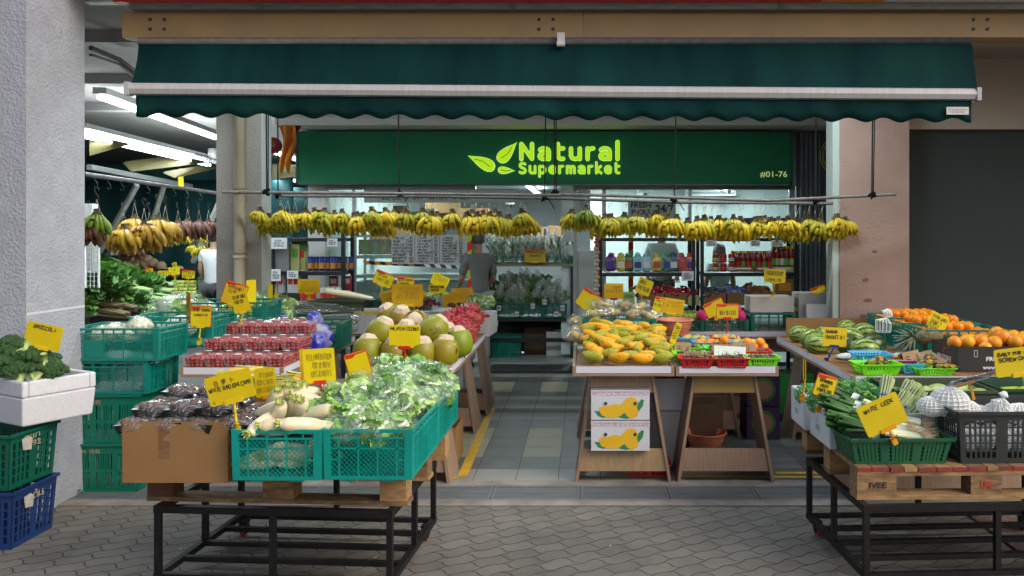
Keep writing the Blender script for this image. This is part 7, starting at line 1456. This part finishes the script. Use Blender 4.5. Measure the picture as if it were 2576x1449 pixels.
# ================================================================ people
skin = M('skin', (.38,.22,.14), .55); hair = M('dark_hair', (.012,.01,.009), .5, (.03,.026,.024), 30)
def skinned(name, verts, edges, radii, mat, parent, sub=1):
    me = bpy.data.meshes.new(name); me.from_pydata([Vector(v) for v in verts], edges, []); o = bpy.data.objects.new(name, me); col.objects.link(o); o.parent = parent
    md = o.modifiers.new('skin', 'SKIN'); md.use_smooth_shade = True
    for i, r in enumerate(radii): me.skin_vertices[0].data[i].radius = (r, r) if not isinstance(r, tuple) else r
    me.skin_vertices[0].data[0].use_root = True
    s = o.modifiers.new('sub', 'SUBSURF'); s.levels = s.render_levels = sub; me.materials.append(mat); return o
def person(label, loc, rz, shirt, trousers, h=1.66, arm=(0.1,-.12), short=True, hairm=hair, reach=0):
    o = thing('person', label, 'person', loc, rz); k = h/1.7
    J = dict(pel=(0,0,.93), waist=(0,0,1.07), chest=(0,0,1.27), neck=(0,.0,1.43), nt=(0,-.005,1.50), head=(0,-.02,1.60), top=(0,-.01,1.655), sl=(-.16,.01,1.385), el=(-.21,-.0-reach*.3,1.12), wl=(-.2,-.12-reach,1.0+reach*.4), hl=(-.195,-.17-reach,.965+reach*.45), sr=(.16,.01,1.385), er=(.21,-.0-reach*.3,1.12), wr=(.2,-.12-reach,1.0+reach*.4), hr=(.195,-.17-reach,.965+reach*.45),
             hipl=(-.09,0,.88), kl=(-.095,-.02,.5), al=(-.1,.02,.09), tl=(-.105,-.12,.03), hipr=(.09,0,.88), kr=(.095,-.02,.5), ar=(.1,.02,.09), tr=(.105,-.12,.03))
    nm = list(J); ix = {n: i for i, n in enumerate(nm)}; rad = dict(pel=(.14,.1), waist=(.125,.09), chest=(.15,.1), neck=.055, nt=.05, head=(.075,.095), top=(.055,.07), sl=.055, el=.038, wl=.026, hl=.03, sr=.055, er=.038, wr=.026, hr=.03, hipl=.085, kl=.055, al=.036, tl=.03, hipr=.085, kr=.055, ar=.036, tr=.03)
    E_ = [('pel','waist'),('waist','chest'),('chest','neck'),('neck','nt'),('nt','head'),('head','top'),('chest','sl'),('sl','el'),('el','wl'),('wl','hl'),('chest','sr'),('sr','er'),('er','wr'),('wr','hr'),('pel','hipl'),('hipl','kl'),('kl','al'),('al','tl'),('pel','hipr'),('hipr','kr'),('kr','ar'),('ar','tr')]
    sc3 = lambda v: Vector(v)*k
    V = [sc3(J[n]) for n in nm]; E2 = [(ix[a], ix[b]) for a, b in E_]; Rr = [rad[n] for n in nm]
    for s, w, hd in ((-1,'wl','hl'),(1,'wr','hr')):       # fingers and thumb
        b = sc3(J[hd]); d = (sc3(J[hd])-sc3(J[w])).normalized()
        for q in range(4): V.append(b+d*.035+Vector(((q-1.5)*.018,0,0))); V.append(b+d*(.085-.006*abs(q-1.3))+Vector(((q-1.5)*.02,0,-.02))); n_ = len(V); E2 += [(ix[hd], n_-2), (n_-2, n_-1)]; Rr += [.0095, .007]
        V.append(b+Vector((-s*.035,0,.005))+d*.02); E2.append((ix[hd], len(V)-1)); Rr.append(.01)
    body = skinned('body', V, E2, Rr, skin, o)
    f = MB(); hd = sc3(J['head']); 
    g = MB(); g.blob(hd+Vector((0,.012,.028)), (.083,.102,.095), 18, 12, fn=lambda v, q: q if (v.y > -.35 or v.z > .45) else q*.86); g.build('hair', hairm, o, True)
    g = MB(); g.blob(hd+Vector((0,-.105,-.01)), (.013,.018,.022), 8, 6); [g.blob(hd+Vector((s*.082,.0,-.01)), (.012,.02,.03), 8, 6) for s in (-1,1)]; g.build('nose_and_ears', skin, o, True)
    g = MB(); [g.blob(hd+Vector((s*.03,-.09,.012)), (.012,.006,.007), 8, 6) for s in (-1,1)]; g.build('eyes', ink, o, True); g = MB(); g.blob(hd+Vector((0,-.09,-.05)), (.024,.006,.006), 8, 6); g.build('mouth', M('lips', (.3,.1,.08), .5), o, True)
    def sub_(names, edges, rr, nm_, m):
        L_ = [sc3(J[n]) if isinstance(n, str) else sc3(n) for n in names]; skinned(nm_, L_, edges, rr, m, o)
    mid = lambda a, b, t: tuple(J[a][i]*(1-t)+J[b][i]*t for i in range(3)); e = .55 if short else .95
    ml, mr_ = (mid('sl','el',e), mid('sr','er',e)); 
    sub_(['waist','chest','neck','sl',ml,'sr',mr_,(0,0,.9)], [(0,1),(1,2),(1,3),(3,4),(1,5),(5,6),(0,7)], [(.145,.112),(.168,.12),.07,.07,.058,.07,.058,(.155,.12)], 'shirt', shirt)
    sub_(['pel','hipl','kl','al','hipr','kr','ar'], [(0,1),(1,2),(2,3),(0,4),(4,5),(5,6)], [(.148,.112),.098,.07,.056,.098,.07,.056], 'trousers', trousers)
    for s in (-1, 1): g = MB(); g.blob((s*.103*k,-.045,.045), (.048,.13,.045), 12, 8); g.build('shoe', M('shoe_dark', (.03,.03,.03), .5), o, True)
    return o
gsh = M('white_shirt', (.55,.57,.58), .8, bump=.6, bscale=20); dkt = M('dark_trousers', (.03,.032,.04), .8); gs = M('charcoal_shirt', (.14,.15,.155), .8, bump=.8, bscale=18); gt = M('grey_trousers', (.25,.27,.27), .8)
person('person in a dark grey shirt and grey trousers standing beside the doorway rack', (-1.32, 9.9, .05), R(205), gs, gt, 1.68, short=False, reach=.05, hairm=M('grey_brown_hair', (.09,.09,.095), .7))
person('person in a white shirt seen from behind in the left wing beside the pillar', (-5.36, 11.5, .06), R(175), gsh, dkt, 1.68)
person('person with short grey-black hair bending behind the sauce bottles', (1.83, 10.75, -.06), R(190), gsh, dkt, 1.62, hairm=M('grey_hair', (.07,.065,.06), .6))
person('person in a white shirt standing behind the bread shelf', (1.02, 10.5, .15), R(170), gsh, dkt, 1.7)
# ================================================================ left wing
tarp_m = M('green_tarpaulin', (.003,.05,.056), .7, (.006,.075,.08), 1.5, stretch=(3,1,.4))
def curtain(label, x0, x1, y, z0, z1, seed, nx=60):
    g = MB(); vs = []
    for i in range(nx+1):
        for j in range(7):
            t = j/6; x = x0+(x1-x0)*i/nx; vs.append((x, y+.05*math.sin(x*3.1+seed)*t+.02*math.sin(x*11+seed), z1+(z0-z1)*t))
    g.add(vs, [(i*7+j, (i+1)*7+j, (i+1)*7+j+1, i*7+j+1) for i in range(nx) for j in range(6)]); o = g.build('tarpaulin', tarp_m, None, True); sd_ = o.modifiers.new('s', 'SOLIDIFY'); sd_.thickness = .004; tag(o, label, 'tarpaulin', 'green tarpaulins in the left wing')
curtain('dark green tarpaulin hanging behind the vegetable table in the left wing', -10.5, -5.2, 14.2, .9, 2.75, 1)
curtain('dark green tarpaulin seen in the gap beside the shop sign', -5.6, -3.9, 15.2, .6, 2.6, 2)
curtain('roll of green tarpaulin under the ceiling of the left wing', -10.5, -5.0, 13.4, 2.62, 2.9, 3)
def bar_(name, label, a, b, w, m, cat='pole', grp=None): g = MB(); g.bar(a, b, w); tag(g.build(name, m), label, cat, grp)
bar_('awning_rail', 'long white rail running back above the hooks in the left wing', (-6.6,10.6,2.6), (-7.15,15.3,2.55), .07, wht)
g = MB(); g.tube([(-4.54,7.2,2.25),(-4.92,10.9,2.25)], .022, 10); tag(g.build('hanging_rod', steel, None, True), 'grey rod with empty hooks running into the left wing', 'rod', 'rods the bananas hang from')
for i, (a, b) in enumerate((((-6.75,12,2.45),(-8.1,13,1.1)),((-6.45,12.2,2.45),(-7.3,13.2,1.5)),((-5.65,12.4,2.3),(-6.4,13,1.25)),((-7.6,13.1,1.6),(-8.5,13.6,1.0)))):
    bar_('slanted_pole', '%s slanted white awning arm from the left in the left wing' % ordn([1,2,3,0][i]), a, b, .06, wht, 'pole', 'slanted awning arms')
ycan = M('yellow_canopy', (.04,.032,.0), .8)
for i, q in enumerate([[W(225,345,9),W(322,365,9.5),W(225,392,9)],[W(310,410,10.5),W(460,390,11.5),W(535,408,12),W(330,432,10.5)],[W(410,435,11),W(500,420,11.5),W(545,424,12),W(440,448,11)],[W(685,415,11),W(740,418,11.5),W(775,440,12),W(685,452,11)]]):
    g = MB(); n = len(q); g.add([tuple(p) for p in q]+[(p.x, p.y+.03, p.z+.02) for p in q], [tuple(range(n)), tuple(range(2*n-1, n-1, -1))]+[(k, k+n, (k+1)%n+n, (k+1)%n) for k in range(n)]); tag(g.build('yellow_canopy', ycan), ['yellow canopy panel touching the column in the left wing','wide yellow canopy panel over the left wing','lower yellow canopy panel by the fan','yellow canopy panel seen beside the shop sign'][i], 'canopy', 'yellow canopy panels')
bar_('yellow_post', 'short yellow hanger under the canopy in the left wing', W(455,425,11.4), W(455,470,11.4), .05, yellow_pl, 'hanger')
o = thing('ceiling_fan', 'round grey fan hanging beside the beige pillar in the left wing', 'fan', W(535, 405, 9.0)); g = MB(); g.T = Matrix.Rotation(R(25), 4, 'Y')
for r in (.2,.16,.12,.08): g.tube([(r*math.cos(R(a)), r*math.sin(R(a)), .02*(.2-r)*10) for a in range(0, 361, 20)], .006, 5)
for a in range(0, 360, 15): g.tube([(.02*math.cos(R(a)), .02*math.sin(R(a)), .045),(.2*math.cos(R(a)), .2*math.sin(R(a)), 0)], .003, 4)
g.build('cage', steel, o, True); g = MB(); g.tube([(0,0,.02),(0,0,.14)], .05, 12); g.build('motor', wht, o, True)
g = MB(); g.T = Matrix.Rotation(R(25), 4, 'Y')
for k in range(3): a = k*2.09; g.hexa([(.03*math.cos(a),.03*math.sin(a),.015),(.17*math.cos(a-.3),.17*math.sin(a-.3),.005),(.17*math.cos(a-.3),.17*math.sin(a-.3),.008),(.03*math.cos(a),.03*math.sin(a),.018),(.03*math.cos(a+.2),.03*math.sin(a+.2),.02),(.17*math.cos(a+.3),.17*math.sin(a+.3),.03),(.17*math.cos(a+.3),.17*math.sin(a+.3),.033),(.03*math.cos(a+.2),.03*math.sin(a+.2),.023)])
g.build('blades', gry, o)
g = MB(); g.tube([W(228,120,6.0), W(300,150,6.3), W(336,178,6.5)], .02, 8); tag(g.build('conduit', steel, None, True), 'grey conduit pipe under the ceiling left of the awning', 'pipe'); g = MB(); g.tube([W(228,138,6.0), W(300,162,6.3), W(334,190,6.5)], .012, 8); tag(g.build('conduit', steel, None, True), 'thin dark conduit beside the larger pipe left of the awning', 'pipe')
# hooks and bunches
P_bo = bunch_proto('banana_bunch', banana_o, 5, 4, 11, big=1.5, width=.12, drop=.2); P_br = bunch_proto('banana_bunch', banana_r, 5, 4, 12, big=1.5, width=.12, drop=.2)
GW = 'large banana bunches in the left wing'
for i, (px, py, Y) in enumerate([(308,515,8.4),(335,492,8.8),(362,505,8.5),(395,495,8.8),(415,500,9.0),(372,515,8.6)]): P_bo.put(W(px, py, Y), (0,0,rnd.uniform(-.5,.5)), '%s large ripe yellow banana bunch from the left in the wing cluster' % ordn([0,1,2,4,5,3][i]), scale=1.25, group=GW)
for i, (px, py, Y) in enumerate([(445,515,9.2),(470,512,9.4),(498,515,9.6),(525,515,9.8),(385,545,9.2),(330,570,9.5)]): P_br.put(W(px, py, Y), (0,0,rnd.uniform(-.5,.5)), '%s dark red banana bunch from the left in the wing' % ordn([2,3,4,5,1,0][i]), scale=1.0, group='red banana bunches')
P_bgn.put(W(243,478,7.6), (0,0,.4), 'yellow-green banana bunch hanging right at the edge of the white column', scale=1.35); P_br.put(W(222,510,7.6), 0, 'brown-red banana bunch partly hidden by the white column', scale=1.0)
for i in range(15): P_ba[i%4].put(W(255+i*12.5, 574-.2*i, 12.8), (0,0,rnd.uniform(-.4,.4)), '%s small banana bunch from the left in the far lower row of the wing' % ordn(i), scale=.92, group='far banana bunches in the wing')
for i in range(9): P_ba[i%4].put(W(335+i*26, 560+(i%2)*3, 12.2), (0,0,rnd.uniform(-.4,.4)), '%s small banana bunch from the left in the far upper row of the wing' % ordn(i), scale=.9, group='far banana bunches in the wing')
for i, px in enumerate((484,497,511,520)): P_ba[i].put(W(px, 592+4*(i%2), 11.9), (0,0,i), '%s banana bunch from the left in the small cluster near the person in white' % ordn(i), scale=.85, group='far banana bunches in the wing')
for i in range(9):
    px = 240+i*33; t = (px-225)/316; Y = 7.3/(1-t*.31); g = MB(); g.tube([(.012,0,.02),(0,0,.028),(-.012,0,.015),(-.005,0,-.03),(.02,0,-.06),(.022,0,-.09),(0,0,-.1),(-.012,0,-.085)], .0022, 5); tag(g.build('wire_hook', steel, None, True, loc=W(px, 443+t*44, Y)), '%s wire hook from the left on the grey rod in the wing' % ordn(i), 'hook', 'wire hooks in the left wing')
# tables and vegetables
o = thing('wing_table', 'long grey-edged vegetable table running back along the left wing', 'table', (-6.3, 9.0, 0)); g = MB(); g.hexa([(-.6,0,.8),(.55,0,.74),(.55,3.6,.74),(-.6,3.6,.8),(-.6,0,.86),(.55,0,.8),(.55,3.6,.8),(-.6,3.6,.86)]); g.build('table_top', gry, o)
for x in (-.5, .45):
    for y in (.1, 1.8, 3.4): g = MB(); g.box(x,x+.05,y,y+.05,0,.74); g.build('leg', wood_ply_v, o)
def stalks(name, lm, sm, seed, n=14, L_=.42, lw=.07, root=None):
    o = thing(name, 'x', 'vegetable'); rg = random.Random(seed); g = MB(); w = MB()
    for k in range(n):
        y, z = rg.uniform(-.06,.06), rg.uniform(-.03,.03); w.tube([(L_*.5,y*.7,z*.7),(L_*.1,y,z),(-L_*.15,y*1.1,z*1.1)], [.012,.011,.007], 6)
        leaf_grid(g, (-L_*.1,y,z), (-1,rg.uniform(-.4,.4),rg.uniform(-.1,.4)), (0,0,1), L_*.5, lw, .008, rg, 3, 4, -.3)
    w.build('stalks', sm, o, True); g.build('leaves', lm, o, True); return Proto(o)
P_s1 = stalks('leafy_stalks', leaf_g, M('celery_stalk', (.3,.45,.14), .45, (.5,.6,.35), 10), 1, 20, .3, .14); P_s2 = stalks('spring_onions', leaf_g, M('green_stalk', (.2,.35,.08), .45), 2, 30, .5, .012); rt = M('coriander_root', (.25,.17,.08), .7, (.16,.14,.06), 30); P_s3 = stalks('rooted_greens', dark_leaf, rt, 3, 30, .45, .03)
k = 0
for (px, py, Y, a, P_, s) in [(245,765,9.0,10,P_s3,1.2),(270,785,8.9,5,P_s3,1.1),(240,740,9.3,20,P_s2,1.2),(290,770,9.3,12,P_s3,1.1),(255,715,9.7,15,P_s1,1.1),(300,735,9.8,15,P_s1,1.2),(330,765,9.8,8,P_s1,1.1),(350,758,10.1,5,P_s1,1.1),(300,705,10.2,20,P_s1,1.2),(345,728,10.3,12,P_s1,1.2),(385,752,10.5,8,P_s1,1.1),(400,745,10.7,6,P_s2,1),(330,700,10.8,25,P_s1,1.1),(370,712,11,15,P_s1,1.2),(405,730,11,10,P_s1,1.1),(385,705,11.4,15,P_s1,1),(415,715,11.3,8,P_s1,1),(260,690,10.6,30,P_s1,1.2),(245,725,9.0,20,P_s1,1.1),(275,700,10.0,20,P_s1,1.2),(285,690,11,20,P_s1,1.2)]:
    P_.put(W(px, py, Y), (0, R(8), R(a-10)), '%s bunch of stalky greens on the long wing table, listed front to back' % ordn(k), scale=s, group='leafy bunches on the wing table'); k += 1
for i, (px, py, Y) in enumerate([(268,728,9.4),(303,742,9.9),(350,712,10.9),(372,735,10.7),(230,700,9.8)]): P_box.put(W(px, py+6, Y), R(-5), '%s small dark teal crate from the front among the wing vegetables' % ordn(i), scale=.4)
o = thing('wing_table', 'low table with crates behind the beige pillar in the left wing', 'table', (-5.55, 12.1, 0)); g = MB(); g.box(-.7,.7,0,.9,.74,.8); g.build('table_top', gry, o)
for x in (-.65,.6): g = MB(); g.box(x,x+.05,.02,.07,0,.74); g.build('leg', wood_ply_v, o)
P_sq = P_guava
for i in range(40): P_sq.put(W(435+(i%10)*8.2, 738-(i//10)*9, 12.1+.1*(i//10)), i, 'pale squash, %s from left in row %d near the person in white' % (ordn(i%10), i//10+1), scale=1.15, group='pale squash in the wing')
avo = M('avocado_skin', (.02,.045,.02), .5, (.04,.08,.03), 9); P_av = single('avocado', 'avocado', avo, lambda v, q: q*(1.1-.2*v.z), r=.042)
for i in range(24): P_av.put(W(502+(i%4)*9, 742-(i//4)*8, 12.0+.08*(i//4)), i, 'dark green avocado, %s from the left in row %d by the pillar' % (ordn(i%4), i//4+1), group='avocados in the wing')
P_tan = single('melon', 'melon', M('tan_melon', (.34,.24,.13), .7, (.28,.19,.1), 12, bump=1, bscale=40), None, r=.1)
for i, (px, py) in enumerate([(325,668),(345,672),(365,668),(385,666),(405,674),(350,660),(372,658),(335,655),(420,690),(440,692),(400,695),(450,685)]): P_tan.put(W(px, py-4, 13.0), i, '%s tan melon from the left on the far shelf of the wing' % ordn(sorted(range(12), key=lambda q: [325,345,365,385,405,350,372,335,420,440,400,450][q]+q*.01).index(i)), scale=.85, group='tan melons in the wing')
o = thing('wing_shelf', 'dark raised shelf of melons at the back of the left wing', 'shelf', (-7.3, 12.9, 0)); g = MB(); g.box(-1.6,1.9,0,.7,1.08,1.14); g.build('shelf_board', rk, o); g = MB(); g.box(-1.6,1.9,.02,.05,.6,.9); g.build('shelf_front', rk, o)
for x in (-1.5,0,1.8): g = MB(); g.box(x,x+.06,.05,.11,0,1.08); g.build('upright', rk, o)
for i, (px, py, a) in enumerate([(280,655,30),(300,665,35),(270,672,25),(310,680,40)]): P_s2.put(W(px, py, 12.6), (0,R(20),R(a)), '%s bundle of long green beans draped at the far left of the wing' % ordn(i), scale=1.2, group='long beans in the wing')
o = thing('white_drum', 'white plastic tub hanging under the far banana rows in the wing', 'tub', W(318, 618, 12.9)); g = MB(); g.hexa([(-.2,-.1,-.15),(.14,-.1,-.15),(.14,.1,-.15),(-.2,.1,-.15),(-.13,-.1,.17),(.2,-.1,.17),(.2,.1,.17),(-.13,.1,.17)]); g.build('tub_body', wht, o)
wsg = [(374,684,20,20),(438,682,28,18),(410,688,26,14),(440,668,12,16,),(474,690,32,20),(355,700,16,12),(310,698,16,12),(322,622,8,10)]
for i, q in enumerate(wsg): S(q[0], q[1], q[2], q[3], 11.6+.12*i, label='%s small yellow price sign from the left among the wing vegetables' % ordn(sorted(range(8), key=lambda z: wsg[z][0]).index(i)), lines=['1 FOR 2','$2.50'] if i < 5 else [], roll=[6,0,-4,-20,3,10,-8,0][i], border=i in (0,4), foot=(q[0]+2, q[1]+20), lh=.1 if i < 5 else None, r=.0022)
S(513, 772, 30, 22, 6.6, label='small red-edged card reading INDO at the foot of the person in white', lines=['INDO'], border=True, mat=orange_card, ltop=.2, lw=.7, lh=.03)
# wire rack beside the column
o = thing('wire_rack', 'white wire grid rack at the right edge of the white column', 'rack', W(232, 700, 8.4)); g = MB()
for x in (-.06,-.02,.02,.06): g.tube([(x,0,-.1),(x,0,.6)], .004, 5)
for z in range(0, 14): g.tube([(-.07,0,-.08+z*.05),(.07,0,-.08+z*.05)], .003, 4)
g.build('grid', wht, o, True); g = MB(); g.tube([(-.075,0,-.1),(-.075,0,.62),(.075,0,.62),(.075,0,-.1)], .008, 6); g.build('frame', wht, o, True)
o = thing('white_cabinet', 'narrow white cabinet edge beside the column under the green bananas', 'cabinet', W(222, 640, 8.6)); g = MB(); g.box(-.1,.045,0,.1,-.2,.55); g.build('panel', wht, o)
# red and orange flag and lantern beside the shop sign
o = thing('orange_flag', 'orange and red festive cloth hanging left of the green shop sign', 'flag', W(722, 315, 9.3)); 
for nm, m, x0, x1, z1, ph in (('orange_cloth', M('orange_cloth', (.7,.25,.01), .7, (.6,.16,.01), 4), -.1, .1, -.5, 0), ('red_cloth', M('red_cloth', (.35,.03,.01), .7), -.02, .14, -.3, 2)):
    g = MB(); vs = []
    for i in range(11):
        for j in range(9): t = j/8; x = x0+(x1-x0)*(i/10); vs.append((x*(1-.45*t)+.03*math.sin(t*5+ph), (.04 if ph else 0)+.03*math.sin(i*1.1+t*4), z1*t*(1+.15*math.sin(i*.9))))
    g.add(vs, [(i*9+j, (i+1)*9+j, (i+1)*9+j+1, i*9+j+1) for i in range(10) for j in range(8)]); g.build(nm, m, o, True)
o = thing('red_lantern', 'red round paper lantern beside the beige pillar', 'lantern', W(686, 366, 9.6)); g = MB(); g.blob((0,0,0), (.11,.11,.1), 20, 12, fn=lambda v, q: q*(1+.03*math.cos(math.atan2(v.y,v.x)*10))); g.build('shade', M('lantern_red', (.4,.012,.012), .6), o, True); lettering('福', gold, o, w=.07, h=.07, loc=(.04,-.118,0))
o = thing('round_yellow_sign', 'round yellow ring sign partly hidden behind the pink pillar', 'sign', W(2098, 392, 9.2)); g = MB()
for r in (.16,.13): g.tube([(r*math.cos(R(a)), 0, r*1.2*math.sin(R(a))) for a in range(0, 361, 15)], .007, 6)
g.build('ring', M('sign_ochre', (.4,.35,.05), .5), o, True)
# litter on the paving
lt = M('litter_white', (.6,.58,.52), .8)
for i in range(26):
    x, y = rnd.uniform(-2.6,2.2), rnd.uniform(2.9,4.9); g = MB(); a = rnd.uniform(0,3); l_ = rnd.uniform(.006,.02); g.bar((0,0,.002), (l_*math.cos(a), l_*math.sin(a), .003), .004, .002); tag(g.build('scrap', lt, None, loc=(x, y, .0)), 'tiny pale scrap of litter on the grey pavers', 'litter', 'scraps of litter on the paving')

def clump(nm, m, seed):
    o = thing(nm, 'x', 'vegetable'); leafy('leaves', [m, stalk_w], 34, .2, .08, .012, seed, 1.2, parent=o, flat=.7); return Proto(o)
P_cl = [clump('leafy_clump', leaf_g, 5), clump('leafy_clump', M('mid_leaf_green', (.04,.13,.02), .5, (.1,.24,.05), 14, rv=.3), 6)]
for i, (px, py, Y) in enumerate([(240,712,8.9),(262,730,8.9),(238,745,8.8),(285,705,9.8),(255,700,9.6),(310,712,10.1),(345,700,10.8),(290,745,9.1),(325,745,9.7),(370,725,10.6),(225,770,8.7),(400,722,11),(268,690,10.2),(360,770,9.7)]):
    P_cl[i%2].put(W(px, py, Y)+Vector((0,0,.03)), (rnd.uniform(-.4,.4), rnd.uniform(-.6,.2), rnd.uniform(-.8,.8)), '%s loose clump of leafy greens on the wing table' % ordn(i), scale=rnd.uniform(.9,1.3), group='leafy clumps on the wing table')
